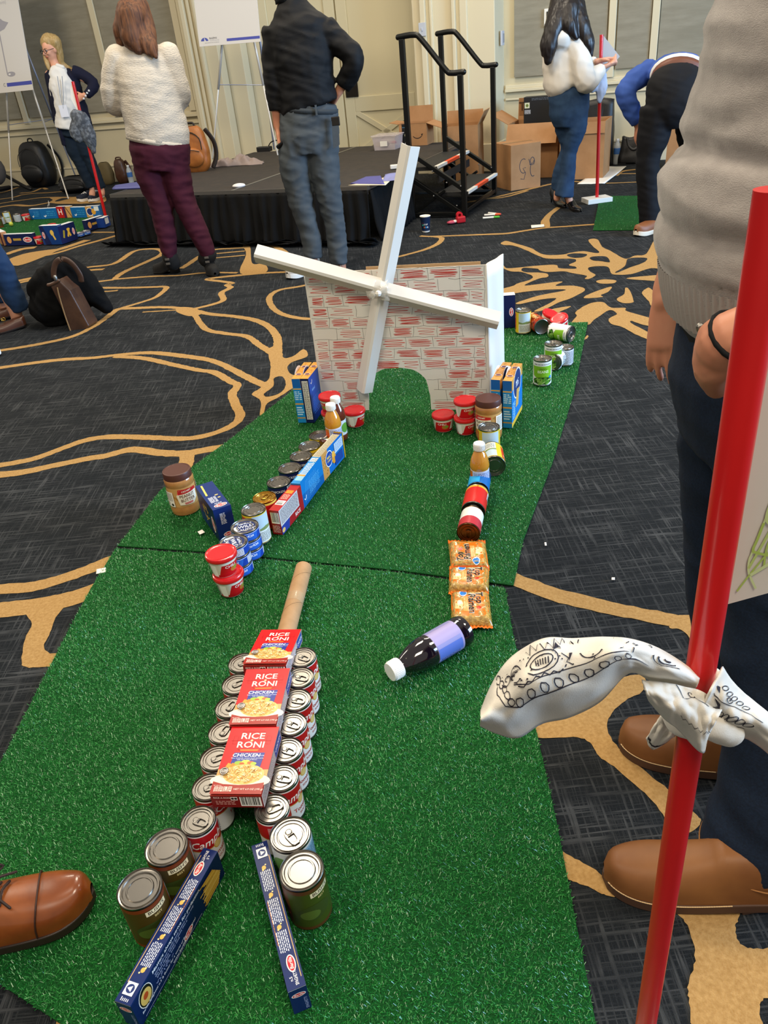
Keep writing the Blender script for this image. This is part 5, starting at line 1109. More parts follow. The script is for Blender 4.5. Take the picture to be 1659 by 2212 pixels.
def pr2(w, h):
    s = w/.61*1.25
    return [('r', .225*s, .028, w-.005, .052, '4a52a8'), ('p', [(.018*s+.03*s*(1+math.cos(math.radians(a))), .045+.03*math.sin(math.radians(a))) for a in range(0, 181, 15)], '4a56a6'), ('p', [(.035*s, .022), (.05*s, .066), (.066*s, .03), (.055*s, .04), (.045*s, .022)], 'd6d3cf'), ('e', .048*s, .066, .004, .004, 'f2f0ec'), ('t', 'BLAZING', .118*s, .066, .0155, '55565e', 'C', 0, 0, 1.1), ('m', .09*s, .038, .165*s, .056, .009, 'c2c1c4'), ('m', .05*s, .020, .165*s, .032, .008, 'a5a4a8')]
board_on('sign_board', 'white sign board with a blue stripe and round blue logo above the stage', b0, b1, (ZV+NN*.14).normalized(), .62, pr2)

# ================================================================== bags and loose things
bark = mat('black_nylon', '08080a', .5, bump=(60, .3, .003))
def pack(name, label, P, w, d, h, rz, m, cat='backpack', seed=0, straps=True, pocket=True, tilt=0, mstrap=None):
    t = thing(name, label, cat, M=Matrix.Translation(P) @ Matrix.Rotation(rz, 4, 'Z') @ Matrix.Rotation(tilt, 4, 'Y'))
    def sh(a, b, sc=1):
        th = a*2*PI; z = b; e = .5*math.sin(min(1, (z*1.0))*PI)**.3 if 0 < z < 1 else 0
        k = (math.sin(PI*min(.9995, max(.0005, z*.97+.02))))**.2*(1-.16*z); c_, s_ = math.cos(th), math.sin(th)
        x = w/2*k*math.copysign(abs(c_)**.65, c_); y = d/2*k*math.copysign(abs(s_)**.65, s_)
        n_ = 1+.05*noise.noise(Vector((x*14+seed, y*14, z*5)))
        return (x*n_, y*n_, h*z)
    mb = MB().grid(sh, 36, 26); n0 = len(mb.v); mb.add([], [])
    o = mb.build('bag_body', m, t, 'all')
    ms = mstrap or m
    if pocket:
        MB().ball((0, -d*.47, h*.33), (w*.36, d*.17, h*.22), 16).build('front_pocket', m, t, 'all')
        MB().tube([(-w*.33, -d*.5, h*.5), (-w*.30, -d*.46, h*.74), (0, -d*.42, h*.88), (w*.30, -d*.46, h*.74), (w*.33, -d*.5, h*.5)], .005, 6, sub=3).build('zipper', mat('zip_dark', '1c1712', .5), t)
        MB().tube([(-w*.26, -d*.62, h*.46), (0, -d*.66, h*.50), (w*.26, -d*.62, h*.46)], .004, 6, sub=3).build('zipper', mat('zip_dark', '1c1712', .5), t)
    if straps:
        MB().tube([(-.04, 0, h*.97), (-.03, 0, h*1.06), (.03, 0, h*1.06), (.04, 0, h*.97)], .009, 8, sub=4).build('handle', ms, t)
        MB().tube([(w*.42, d*.2, h*.9), (w*.62, d*.3, h*.62), (w*.62, d*.3, h*.3), (w*.46, d*.2, h*.05)], [(.022, .007)]*4, 10, sub=5).build('strap', ms, t, 'all')
    return t
orange_lea = mat('orange_leather', 'a8652a', .45, noisy=('8f5220', 12, (.35, .65)), bump=(40, .3, .003))
P_ = at(428, 372, SZ); pack('leather_backpack', 'tan leather backpack standing on the stage beside the burgundy trousers', P_+Vector((0, .06, 0)), .30, .17, .40, PHI*.4, orange_lea, mstrap=mat('dark_strap', '1b1411', .5), seed=3)
P_ = at(92, 404, 0); pack('backpack', 'tall black backpack against the wall behind the left easel', P_+Vector((0, .05, .004)), .50, .34, .58, -.3, bark, seed=5)
P_ = at(165, 418, 0); pack('duffel_bag', 'low black bag lying behind the white sneakers', P_+Vector((0, .1, .004)), .52, .26, .20, -.3, bark, 'bag', 8, False, True)
brn = mat('brown_leather', '4c2f20', .4, noisy=('3a2218', 10, (.35, .65))); olv = mat('olive_canvas', '5a4c2c', .8)
P_ = at(233, 400, 0); pack('canvas_bag', 'olive canvas bag by the wall behind the stage corner', P_+Vector((0, .05, .004)), .22, .16, .28, -.3, olv, 'bag', 1, False, False)
P_ = at(253, 398, 0); pack('leather_bag', 'small dark brown leather bag beside the olive one', P_+Vector((.09, .03, .004)), .18, .15, .30, -.3, brn, 'bag', 2, True, False)
def water_bottle(label, P, s=1):
    t = thing('water_bottle', label, 'bottle', P, 0, 'clear water bottles')
    MB().lathe([(0, 0), (.028*s, 0), (.032*s, .006), (.031*s, .05), (.032*s, .1), (.032*s, .15*s), (.026*s, .175*s), (.013*s, .2*s), (.013*s, .205*s), (0, .205*s)], 24).build('bottle_body', mat('bottle_clear', 'dfe6ea', .08, alpha=.4), t, True)
    MB().lathe([(.0325*s, .09*s), (.0328*s, .092*s), (.0328*s, .14*s), (.0325*s, .142*s)], 24).build('label', ink('3f6aa8'), t, True)
    MB().lathe([(.0145*s, .203*s), (.015*s, .204*s), (.015*s, .22*s), (0, .221*s)], 20).build('cap', ink('e6e8ea'), t, True); return t
P_ = at(282, 402, 0); water_bottle('clear water bottle by the left wall behind the stage corner', (P_.x, P_.y+.1, .002), 1.1)
P_ = at(1331, 355, 0); water_bottle('clear water bottle by the right wall next to the black bag', (P_.x, P_.y, .002), 1.1)
def tote(name, label, P, w, d, h, rz, top=.92):
    t = thing(name, label, 'bag', P, rz)
    def fn(a, b):
        x0 = [(-1, -1), (1, -1), (1, 1), (-1, 1), (-1, -1)]; i = min(3, int(a*4)); f_ = a*4-i; x = x0[i][0]+(x0[i+1][0]-x0[i][0])*f_; y = x0[i][1]+(x0[i+1][1]-x0[i][1])*f_
        k = 1-(1-top)*b; q = .012*noise.noise(Vector((x*2, y*2, b*3+w*9))); return (x*w/2*k+q, y*d/2*(1-.6*b)+q, h*b+.01*math.sin(x*4)*b)
    MB().grid(fn, 32, 12).build('bag_body', bark, t, 'all', solid=.006); MB().box((0, 0, .006), (w*.98, d*.98, .012)).build('bag_base', bark, t)
    MB().tube([(-w*.25, -d*.2, h*.97), (-w*.18, -d*.3, h*.7), (0, -d*.42, h*.55), (w*.18, -d*.3, h*.7), (w*.25, -d*.2, h*.97)], [(.014, .004)]*5, 8, sub=4).build('strap', bark, t, 'all'); return t
P_ = at(1278, 358, 0); t = tote('tote_bag', 'tall black tote bag standing behind the open cardboard box', Vector((P_.x-.02, P_.y-.02, .004)), .44, .2, .62, PHI)
MB().tube([(.16, -.1, .28), (.2, -.15, .2), (.2, -.15, .08), (.16, -.1, .02)], .008, 8, sub=4).build('handle', bark, t)
P_ = at(1362, 352, 0); tote('small_bag', 'small black bag by the wall right of the water bottle', Vector((P_.x+.02, P_.y-.03, .004)), .30, .16, .25, PHI, .8)
wpaper = mat('white_paper', 'e4e0d8', .6)
def sheet(name, label, px, z, m=wpaper, cat='paper', th=.0015, curl=.01, group=None):
    q = [at(u, v, z) for u, v in px]; t = thing(name, label, cat, group=group)
    def fn(a, b): p = q[0].lerp(q[1], a).lerp(q[3].lerp(q[2], a), b); return (p.x, p.y, z+.002+curl*(max(0, a-.6)**2+max(0, b-.6)**2+.2*abs(noise.noise(Vector((a*2, b*2, z))))))
    MB().grid(fn, 10, 10).build('sheet', m, t, 'all', solid=th); return t
sheet('poster_board', 'white sheet of board lying on the carpet behind the flag base', [(1247, 398), (1305, 361), (1353, 362), (1306, 398)], .002, curl=.03, th=.004)
sheet('paper_scrap', 'small white paper strip on the carpet between stairs and small turf', [(1147, 487), (1175, 485), (1176, 490), (1148, 493)], .004, curl=.0)
sheet('paper_scrap', 'tiny white paper square near the left peanut butter jar', [(427, 1150), (437, 1145), (443, 1151), (432, 1156)], Z0+.002, curl=.0)
sheet('paper_scrap', 'tiny white paper scrap on the tan carpet line left of the mat', [(209, 1231), (229, 1227), (229, 1237), (208, 1241)], .004, curl=0)
sheet('paper_scrap', 'tiny white bit on the dark carpet right of the mats', [(1321, 1249), (1328, 1249), (1328, 1254), (1321, 1254)], .004, curl=0)
sheet('paper_scrap', 'tiny white bit beside the right mat edge near the chili can', [(1176, 1173), (1180, 1173), (1181, 1180), (1177, 1180)], .004, curl=0)
purple = mat('purple_cover', '4a4c94', .5)
sheet('sheet_stack', 'purple-covered papers fanned out on the front right stage corner', [(757, 397), (790, 383), (822, 381), (831, 399)], SZ+.003, purple, th=.004)
sheet('loose_papers', 'cream and lilac papers hanging over the front right stage corner', [(752, 401), (800, 392), (858, 378), (833, 401)], SZ+.001, mat('cream_paper', 'd9cdb4', .6), th=.002)
sheet('loose_papers', 'lilac folded sheet beside the fanned papers on the stage', [(826, 392), (832, 381), (862, 376), (858, 392)], SZ+.004, mat('lilac_paper', '8288c0', .5), th=.002, curl=.05)
sheet('notebook', 'blue-covered notebook lying at the left front stage corner', [(243, 409), (250, 402), (310, 393), (312, 406)], SZ+.008, mat('blue_cover', '50548f', .5), cat='book', th=.016, curl=0)
t = thing('crumpled_tissue', 'small white crumpled tissue on the stage seam', 'tissue', at(516, 401, SZ+.012)); MB().ball((0, 0, 0), (.055, .045, .018), 16).build('tissue', mat('tissue_white', 'dcd8d6', .8), t, 'all')
t = thing('white_cap', 'small white object on the stage beside the windmill blade', 'cap', at(852, 360, SZ+.02)); MB().box((0, 0, 0), (.07, .05, .03)).build('piece', wpaper, t, bevel=.005)
# grey jumper on the stage
t = thing('jumper', 'crumpled pale grey-pink jumper lying on the stage behind the backpack', 'clothing')
c0 = at(510, 356, SZ)
def fn(a, b):
    x = (a-.5)*.56; y = (b-.5)*.24; e = max(0, 1-(2*abs(a-.5))**3)*max(0, 1-(2*abs(b-.5))**3)
    return (c0.x+x+.04*noise.noise(Vector((a*3, b*3, 1))), c0.y+y+.05*noise.noise(Vector((a*3, b*3, 5)))-x*.3, SZ+.003+e*(.03+.085*abs(noise.noise(Vector((a*5, b*3, 9))))+.03*abs(noise.noise(Vector((a*13, b*8, 9))))))
MB().grid(fn, 50, 30).build('knit', mat('pinkgrey_knit', '8f807a', .9, bump=(200, .4, .003)), t, 'all', solid=.004)
t = thing('power_strip', 'black power strip with cable at the back edge of the stage', 'power strip', at(572, 327, SZ), PHI)
MB().box((0, 0, .025), (.17, .07, .05)).build('housing', bark, t, bevel=.008); MB().tube([(.05, 0, .04), (.1, 0, .09), (.2, -.01, .1), (.3, .02, .02)], .006, 8, sub=5).build('cable', bark, t)
# cup, tape roll, markers
t = thing('coffee_cup', 'dark blue paper cup with white rim in front of the stage skirt', 'cup', at(921, 503, 0)+Vector((0, .03, .003)), -.1)
MB().lathe([(0, 0), (.029, 0), (.0295, .004), (.041, .115), (.0425, .117), (.0425, .120), (.041, .121), (.039, .119), (.028, .01), (0, .008)], 32).build('cup_wall', ink('1a2c4c'), t, True)
MB().lathe([(.041, .115), (.043, .117), (.043, .121), (.041, .122), (.039, .119)], 32).build('rim', ink('ece6da'), t, True); MB().lathe([(.0292, .0), (.0305, .003), (.0312, .010), (.0300, .010)], 32).build('base_band', ink('e6dfd2'), t, True)
printed('cup_print', t, [('r', -.028, .07, -.016, .082, 'a03a34'), ('r', -.028, .05, -.016, .062, '2f8a7c'), ('t', 'STA', .002, .078, .012, 'e6e6e0'), ('t', 'COF', .002, .060, .012, 'e6e6e0'), ('r', -.014, .034, -.004, .045, 'a85a30'), ('r', 0, .034, .010, .045, '2f86c0'), ('r', .013, .034, .02, .045, 'd9d9d4')], cylmap(.0355, r1=.0365, h=.08), step=.004)
t = thing('tape_dispenser', 'red toy-like tape dispenser on the carpet under the stairs', 'dispenser', at(996, 483, 0)+Vector((0, .02, .004)), .2)
MB().box((0, 0, .025), (.075, .05, .05)).build('housing', ink('b3202a', .3), t, bevel=.01); MB().lathe([(.012, -.012), (.026, -.012), (.026, .012), (.012, .012), (.012, -.012)], 24, X=Matrix.Translation((-.01, 0, .06)) @ Matrix.Rotation(PI/2, 4, 'X')).build('tape_roll', ink('c4242e', .3), t, True)
t = thing('candy_wrapper', 'crumpled pink and white wrapper beside the red tape dispenser', 'wrapper', at(977, 484, 0)+Vector((0, 0, .016)), .4)
MB().ball((0, 0, 0), (.05, .028, .014), 12).build('wrapper', ink('b8485c', .3), t, 'all'); MB().ball((.02, -.012, .004), (.022, .02, .012), 10).build('wrapper_end', ink('e6d2cc', .3), t, 'all')
def marker(label, u, v, rz, c_, cc):
    p = at(u, v, 0); t = thing('marker_pen', label, 'marker', (p.x, p.y, .0115), rz, 'marker pens dropped on the carpet')
    MB().tube([(-.06, 0, 0), (.03, 0, 0)], .008, 12, round_=False).build('barrel', ink(c_, .35), t, True); MB().tube([(.031, 0, 0), (.07, 0, 0)], .0088, 12).build('cap', ink(cc, .35), t, True)
marker('green-capped marker pen on the carpet right of the stairs', 1059, 473, -.15, 'e6e6dc', '4fae3a'); marker('orange-capped marker pen behind the green-capped one', 1062, 467, -.25, 'e6dcd2', 'd9582c'); marker('short white-barrelled marker, topmost of the three dropped pens', 1067, 464.5, -.9, 'ecebe6', 'b03a3a')

# dark handbag with the black coat over it
t = thing('handbag', 'brown leather handbag with arched strap standing at the left', 'bag')
Yb = at(150, 712, 0).y
def hb(pts, dy=0): return [J(u, v, Yb+dy) for u, v in pts]
lea = mat('bag_leather', '4a3122', .38, noisy=('38241a', 9, (.35, .65)), bump=(60, .3, .002)); coat_m = mat('coat_black', '060607', .9, spec=.2, bump=(150, .4, .003))
bm_ = hb([(108, 617), (125, 604), (150, 628), (192, 705), (186, 712), (152, 716), (140, 680)], -.02); mb = MB(); n = len(bm_)
bk = [p+Vector((.03, .10, .0)) for p in bm_]; mb.add(bm_+bk, [tuple(range(n)), tuple(range(n, 2*n))[::-1]]+[(i, n+i, n+(i+1) % n, (i+1) % n) for i in range(n)]); mb.build('bag_body', lea, t, bevel=.006)
MB().tube(hb([(104, 616), (114, 613), (127, 606)], -.02), .010, 8, sub=3).build('top_edge', lea, t, 'all')
MB().tube(hb([(117, 600), (116, 585), (122, 566), (138, 560), (156, 570), (172, 592), (176, 608)], -.01), [(.016, .006)]*7, 10, side=(1, 0, 0), sub=5).build('strap', lea, t, 'all')
MB().tube(hb([(121, 604), (119, 598)], -.02), .012, 10).build('buckle', alu, t, True); MB().tube(hb([(152, 714), (140, 680), (128, 640), (124, 622)], -.025), .004, 6, sub=3).build('seam', mat('seam_tan', '8a6a42', .6), t)
t = thing('coat', 'black coat slumped over the brown handbag on the carpet', 'clothing')
mb = MB()
for pts, rad in (([(128, 585), (110, 625), (90, 690), (88, 705)], [.05, .085, .12, .07]), ([(125, 590), (90, 620), (66, 650), (62, 668)], [.04, .07, .07, .03]), ([(140, 590), (165, 620), (185, 655), (215, 690)], [.05, .07, .07, .04]), ([(130, 590), (150, 640), (160, 690)], [.05, .08, .06]), ([(95, 715), (125, 716), (150, 712)], [.045, .05, .04]), ([(100, 640), (120, 680), (130, 708)], [.06, .09, .05])):
    mb.tube([p+Vector((0, .12+.02*i, .02)) for i, p in enumerate(hb(pts))], rad, 14, sub=3)
for p in range(len(mb.v)): mb.v[p] = (mb.v[p][0], mb.v[p][1], max(mb.v[p][2], .006))
remesh('coat_cloth', mb, .011, coat_m, t, 5, folds(.013, 14, 14, 7, 4))
# black stand leg and grey thing at the left edge
t = thing('stand_leg', 'black tubular stand leg on the carpet at the left edge', 'stand')
a_ = JT(6, 376, 9.0); MB().tube([a_, at(52, 402, .02), at(66, 408, .02)], .024, 10).build('tube', bark, t, 'all'); MB().tube([at(-4, 409, .06), at(20, 405, .05)], .03, 10).build('foot', bark, t, 'all')
t = thing('grey_cushion', 'rounded grey upholstered edge at the far left of the room', 'seat', JT(-14, 372, 8.8)); mb = MB().ball((0, 0, .02), (.17, .15, .2), 18); mb.build('upholstery', mat('grey_fabric', '55504c', .9), t, 'all'); MB().tube([(-.02, 0, -.1), (-.02, 0, -.1-(t.location.z-.11))], .02, 8).build('leg', bark, t)

# ================================================================== flags on red poles
redp = mat('red_paint', 'cf1a1a', .32, coat=.3, noisy=('c01518', 5, (.35, .65)))
def flagpole(label, base, top, r, blk=True, flag=None, group='red poles with paper flags', flagm=None, block_rz=0, tilt=None):
    t = thing('flag_pole', label, 'flag pole', group=group); b = Vector(base); tp = Vector(top)
    MB().tube([b, tp], r, 20, round_=False).build('pole', redp, t, True)
    if blk: MB().box((0, 0, .02), (.215, .15, .038), None, Matrix.Translation((b.x, b.y, .002)) @ Matrix.Rotation(block_rz, 4, 'Z')).build('base_block', mat('white_block', 'dedbd2', .5), t, bevel=.003)
    if flag:
        n = len(flag); off = Vector((0, .003, 0)); MB().add([p for p in flag]+[p+off for p in flag], [tuple(range(n)), tuple(range(n, 2*n))[::-1]]+[(i, n+i, n+(i+1) % n, (i+1) % n) for i in range(n)]).build('paper_flag', flagm or wpaper, t)
    return t
g0 = at(1289, 437, 0); zt_ = zat(g0, 74); tpp = Vector((g0.x-.03, g0.y, zt_))
Yf = g0.y
flagpole('red flag pole on white base block held by the dark-haired person', (g0.x, g0.y, .03), tpp, .0135, flag=[J(1303, 76, Yf), J(1339, 122, Yf), J(1326, 137, Yf), J(1300, 168, Yf)], block_rz=.12, flagm=mat('grey_flag', 'a9a8a6', .6))
g1 = at(229, 470, 0); z1 = zat(g1, 175); tp1 = J(157, 176, g1.y)
flagpole('red flag pole standing in the far mini course in front of the navy cardigan', (g1.x, g1.y, .0), tp1, .0145, blk=False, flag=[J(157, 178, g1.y), J(152, 188, g1.y), J(153, 214, g1.y), J(171, 246, g1.y)])
def cloth(name, label, cat, chains, m, voxel=.009, amp=.006, group=None, flat=.55, sub=4):
    t = thing(name, label, cat, group=group); mb = MB()
    for pts, rad in chains: mb.tube(pts, [(r, r*flat) for r in rad], 12, side=(1, 0, .3), sub=sub)
    remesh('cloth', mb, voxel, m, t, 3, folds(amp, 30, 30, 12, 7)); return t
gb_ = mat('grey_bandana', '3f444c', .8, noisy=('6a7078', 30, (.45, .6)))
cloth('bandana', 'dark grey bandana tied around the far left red pole', 'bandana', [([J(u, v, g1.y-.02) for u, v in p], r) for p, r in (([(158, 246), (176, 262), (180, 300)], [.05, .09, .04]), ([(176, 258), (190, 290), (204, 330)], [.06, .08, .02]), ([(170, 250), (165, 285), (176, 300)], [.05, .07, .05]))], gb_, group='bandanas tied to the red poles')
lb = mat('pale_bandana', 'b4bcd0', .8)
cloth('bandana', 'pale blue-white bandana tied to the pole beside the dark-haired person', 'bandana', [([J(u, v, g0.y-.02) for u, v in p], r) for p, r in (([(1300, 150), (1288, 170), (1280, 190)], [.02, .05, .04]), ([(1303, 160), (1300, 190), (1294, 220)], [.03, .045, .02]), ([(1290, 165), (1283, 178), (1278, 196)], [.03, .05, .03]))], lb, group='bandanas tied to the red poles')
# ================================================================== people
skin_m = mat('skin', 'c68a6c', .5, spec=.35, noisy=('bd7c60', 9, (.35, .65))); skin_p = mat('skin_pale', 'd69c80', .5, spec=.35)
def hand(mb, w, d, nrm, side=1, s=1.0, curl=.35, r=.0092, thumb=.7):
    d = Vector(d).normalized(); nrm = Vector(nrm); nrm = (nrm-d*nrm.dot(d)).normalized(); x = d.cross(nrm)*side
    mb.tube([w-d*.02*s, w+d*.03*s, w+d*.085*s], [(.027*s, .019*s), (.036*s, .017*s), (.038*s, .014*s)], 12, side=x, sub=3)
    for k, (o, L) in enumerate(((.029, .074), (.0095, .084), (-.0105, .077), (-.029, .060))):
        p = w+d*.082*s+x*o*s; pts = [p-d*.02*s, p]; dd = d.copy()+x*o*4.5
        for j, f_ in enumerate((.45, .32, .23)):
            c = curl*(1+.25*k)*(.7+j*.5); dd = (dd.normalized()*math.cos(c)+nrm*math.sin(c)).normalized(); p = p+dd*L*f_*s; pts.append(p)
        mb.tube(pts, [r*s*1.05, r*s*1.05, r*s, r*s*.96, r*s*.92], 9, sub=2)
    p = w+d*.018*s+x*.026*s; dd = (d*.75+x*thumb+nrm*.35).normalized(); q = p+dd*.038*s; dd2 = (dd+d*.5+nrm*.25).normalized()
    mb.tube([p-dd*.015*s, p, q, q+dd2*.034*s], [r*1.5*s, r*1.5*s, r*1.15*s, r*.9*s], 9, sub=2)
def head(mb, c, face, up=ZV, s=1.0):
    f_ = Vector(face).normalized(); u_ = (Vector(up)-f_*Vector(up).dot(f_)).normalized(); x_ = f_.cross(u_)
    M = Matrix((x_, f_, u_)).transposed().to_4x4(); M.translation = c
    mb.ball((0, -.008*s, .022*s), (.074*s, .094*s, .092*s), 20, X=M); mb.ball((0, .022*s, -.04*s), (.056*s, .066*s, .068*s), 18, X=M)
    mb.ball((0, .05*s, -.085*s), (.026*s, .028*s, .022*s), 12, X=M)
    mb.tube([(0, .088*s, .02*s), (0, .106*s, -.022*s)], [.008*s, .0125*s], 8, X=M)
    for sx in (-1, 1): mb.ball((sx*.073*s, -.005*s, -.004*s), (.011*s, .02*s, .031*s), 10, X=M); mb.ball((sx*.035*s, .066*s, -.022*s), (.024*s, .022*s, .022*s), 10, X=M)
    return M
def face_parts(t, M, s, iris='3a4a5c', lip='a8584c', brow='8a6a48', glasses=False):
    mb = MB(); mi = MB(); mbw = MB()
    for sx in (-1, 1):
        mb.ball((sx*.031*s, .078*s, .008*s), (.0135*s, .010*s, .008*s), 10, X=M); mi.ball((sx*.031*s, .087*s, .008*s), (.0058*s, .003*s, .0058*s), 8, X=M)
        mbw.tube([(sx*.016*s, .09*s, .026*s), (sx*.032*s, .089*s, .031*s), (sx*.048*s, .078*s, .026*s)], .0028*s, 6, sub=2, X=M)
    mb.build('eyes', ink('e8e2dc', .2), t, 'all'); mi.build('irises', ink(iris, .2), t, 'all'); mbw.build('eyebrows', ink(brow, .8), t, 'all')
    MB().tube([(-.022*s, .083*s, -.052*s), (-.008*s, .091*s, -.05*s), (.008*s, .091*s, -.05*s), (.022*s, .083*s, -.052*s)], [.002, .0045*s, .0045*s, .002], 8, sub=3, X=M).build('lips', ink(lip, .4), t, 'all')
    if glasses:
        g = MB()
        for sx in (-1, 1):
            L = [(sx*.033*s+.026*s*math.cos(a), .098*s, .006*s+.019*s*math.sin(a)) for a in [i*PI/8 for i in range(17)]]; g.tube(L, .0028*s, 6, X=M); g.tube([(sx*.059*s, .096*s, .01*s), (sx*.076*s, .0, .012*s)], .0025*s, 6, X=M)
        g.tube([(-.008*s, .1*s, .008*s), (.008*s, .1*s, .008*s)], .0025*s, 6, X=M); g.build('glasses', ink('15151a', .2), t, 'all')
def grid_hair(name, chains, m, t, voxel=.008, amp=.004, seed=1):
    mb = MB()
    for pts, rad in chains: mb.tube(pts, rad, 14, sub=4)
    return remesh(name, mb, voxel, m, t, 3, lambda p: amp*noise.noise(Vector((p.x*60+seed, p.y*60, p.z*6)))+amp*.6*noise.noise(Vector((p.x*130, p.y*130, p.z*9))))
def shoe(t, toe, heel, w=.1, hc=.075, htoe=.045, m=None, sm=None, sole=.02, name='shoe', welt=None, heelblk=0, lift=0, collar=.30, z0=0):
    toe = Vector(toe); heel = Vector(heel); d = toe-heel; L = math.hypot(d.x, d.y); a = math.atan2(d.y, d.x)
    M = Matrix.Translation((heel.x, heel.y, z0)) @ Matrix.Rotation(a, 4, 'Z')
    def hw(x):     # half width along the foot, 0 heel .. 1 toe
        k = min(1, x/.09)**.5 if x < .09 else 1; e = (1-((x-.72)/.28)**2)**.5 if x > .72 else 1
        return max(.0005, w/2*(.70+.30*math.sin(min(1, x/.72)*PI/2)**2)*k*e)
    def lf(x): return lift*max(0, 1-x/.62)**1.2 if lift else (.012*max(0, (x-.8)/.2)**2)
    def top(x): 
        if x < collar: return hc
        y = (x-collar)/(1-collar); return hc+(htoe-hc)*(y**.62) if y < .9 else (hc+(htoe-hc)*.9**.62)*max(.02, 1-((y-.9)/.1)**2)**.5
    def up(u, v):
        x = .004+.99*u; th = PI*v; c_, s_ = math.cos(th), math.sin(th); W_ = hw(x)*.97; H_ = top(x)
        return (x*L, W_*math.copysign(abs(c_)**.75, c_), sole*.8+lf(x)+(H_-sole*.2)*abs(s_)**.7)
    o = MB().grid(up, 40, 20, None, M).build(name+'_upper', m, t, 'all')
    n = 40; out = [(L*(i/n), hw(i/n)*1.03) for i in range(n+1)]+[(L*(1-i/n), -hw(1-i/n)*1.03) for i in range(n+1)]
    mb = MB(); k = len(out); vs = [(x, y, lf(x/L)+.001) for x, y in out]+[(x, y, lf(x/L)+sole) for x, y in out]
    mb.add(vs, [tuple(range(k))[::-1], tuple(range(k, 2*k))]+[(i, (i+1) % k, k+(i+1) % k, k+i) for i in range(k)], None, M); so = mb.build(name+'_sole', sm, t, bevel=.002)
    if welt:
        mb = MB(); q = [(x, y*1.0, lf(x/L)+sole+.0012) for x, y in out if L*.30 < x < L*.999]
        half = len(q)//2
        for i in range(0, len(q)-1):
            a_, b_ = Vector(q[i]), Vector(q[i+1])
            if (a_-b_).length > .03: continue
            for kk in range(2): mb.tube([a_.lerp(b_, kk*.5+.05), a_.lerp(b_, kk*.5+.38)], .0009, 5, X=M)
        mb.build(name+'_stitching', welt, t)
    if heelblk: MB().prism([(0.0, -hw(.03)*.9), (.0, hw(.03)*.9), (L*.26, hw(.26)*1.0), (L*.28, 0), (L*.26, -hw(.26)*1.0)], .001, heelblk, None, M).build(name+'_heel', sm, t, bevel=.002)
    return M, L, hw, top
def cloth_mat(name, hx, hx2=None, rough=.85, scale=300, st=.4, sheen=0, sc2=20): return mat(name, hx, rough, spec=.25, noisy=(hx2, sc2, (.3, .7)) if hx2 else None, bump=(scale, st, .0015), sheen=sheen)
denim = cloth_mat('dark_denim', '0e1828', '142338', sc2=240, sheen=0); denim_b = cloth_mat('blue_denim', '2c4460', '20344e', sc2=14, sheen=0)

# ---- 1 the person in black shirt and grey trousers, back to us
Y = 5.30; P = lambda u, v, dy=0: J(u, v, Y+dy)
t = thing('person', 'person in black long-sleeved shirt and grey trousers, back to us, hand on hip', 'person')
mb = MB(); X_ = (1, 0, 0)
mb.tube([P(668, 275), P(662, 215), P(650, 120), P(640, 50), P(620, 5), P(612, -20)], [(.11, .08), (.125, .09), (.155, .11), (.13, .09), (.058, .058), (.055, .058)], 20, side=X_, sub=4)
head(mb, P(598, -52), (-.75, .35, -.35), (.1, 0, 1))
for pts in ([(597, 90), (591, 165), (600, 275)], ): mb.tube([P(u, v) for u, v in pts], [.035, .036, .028], 12, sub=4)
mb.tube([P(704, 78), P(762, 128, -.05), P(730, 200, .02)], [.035, .036, .028], 12, sub=4)
hand(mb, P(601, 280), (.02, -.15, -1), (.9, -.2, 0), -1, 1.0, .75)
hand(mb, P(729, 203, .02), (-.5, .5, -.6), (-.6, -.2, .2), 1, 1.0, .3)
for a_ in ([(642, 300), (650, 425), (674, 552), (672, 572)], [(695, 300), (713, 432), (734, 560), (735, 580)]): mb.tube([P(u, v) for u, v in a_], [.06, .042, .036, .042], 12, sub=4)
remesh('body', mb, .009, skin_m, t, 3)
mb = MB()
mb.tube([P(668, 232), P(664, 215), P(660, 175), P(650, 115), P(640, 62), P(632, 28), P(622, -2)], [(.185, .125), (.18, .13), (.172, .13), (.19, .135), (.20, .12), (.12, .09), (.068, .068)], 24, side=X_, sub=5, round_=False)
mb.tube([P(596, 62), P(590, 110), P(592, 170), P(600, 240)], [.082, .07, .064, .052], 16, sub=5, round_=False)
mb.tube([P(700, 66), P(735, 95, -.02), P(765, 128, -.05), P(752, 165, -.01), P(740, 185, .01)], [.082, .07, .066, .06, .052], 16, sub=5, round_=False)
remesh('shirt', mb, .01, cloth_mat('black_jersey', '0b0b0d', None, .7, sheen=0), t, 4, folds(.011, 9, 9, 13, 2))
MB().tube([P(620, 4), P(617, -9)], [(.068, .068), (.066, .066)], 20, side=X_, round_=False).build('collar', mat('black_jersey', ''), t, 'all')
mb = MB(); gt = cloth_mat('grey_twill', '3f4448', '4a5054', sc2=6, sheen=0)
mb.tube([P(668, 222), P(668, 250), P(668, 290), P(672, 330)], [(.168, .12), (.178, .125), (.185, .13), (.15, .12)], 24, side=X_, sub=4, round_=False)
mb.tube([P(640, 290), P(636, 350), P(648, 425), P(670, 506), P(677, 556)], [(.10, .11), (.098, .1), (.082, .085), (.064, .07), (.062, .068)], 18, side=X_, sub=5, round_=False)
mb.tube([P(697, 290), P(700, 360), P(712, 430), P(724, 490), P(733, 568)], [(.10, .11), (.098, .1), (.080, .085), (.066, .07), (.060, .068)], 18, side=X_, sub=5, round_=False)
remesh('trousers', mb, .010, gt, t, 4, folds(.010, 11, 11, 15, 6))
MB().tube([P(668, 232), P(668, 243)], [(.178, .13), (.178, .13)], 28, side=X_, round_=False).build('waistband', cloth_mat('grey_band', '34393d'), t, 'all')
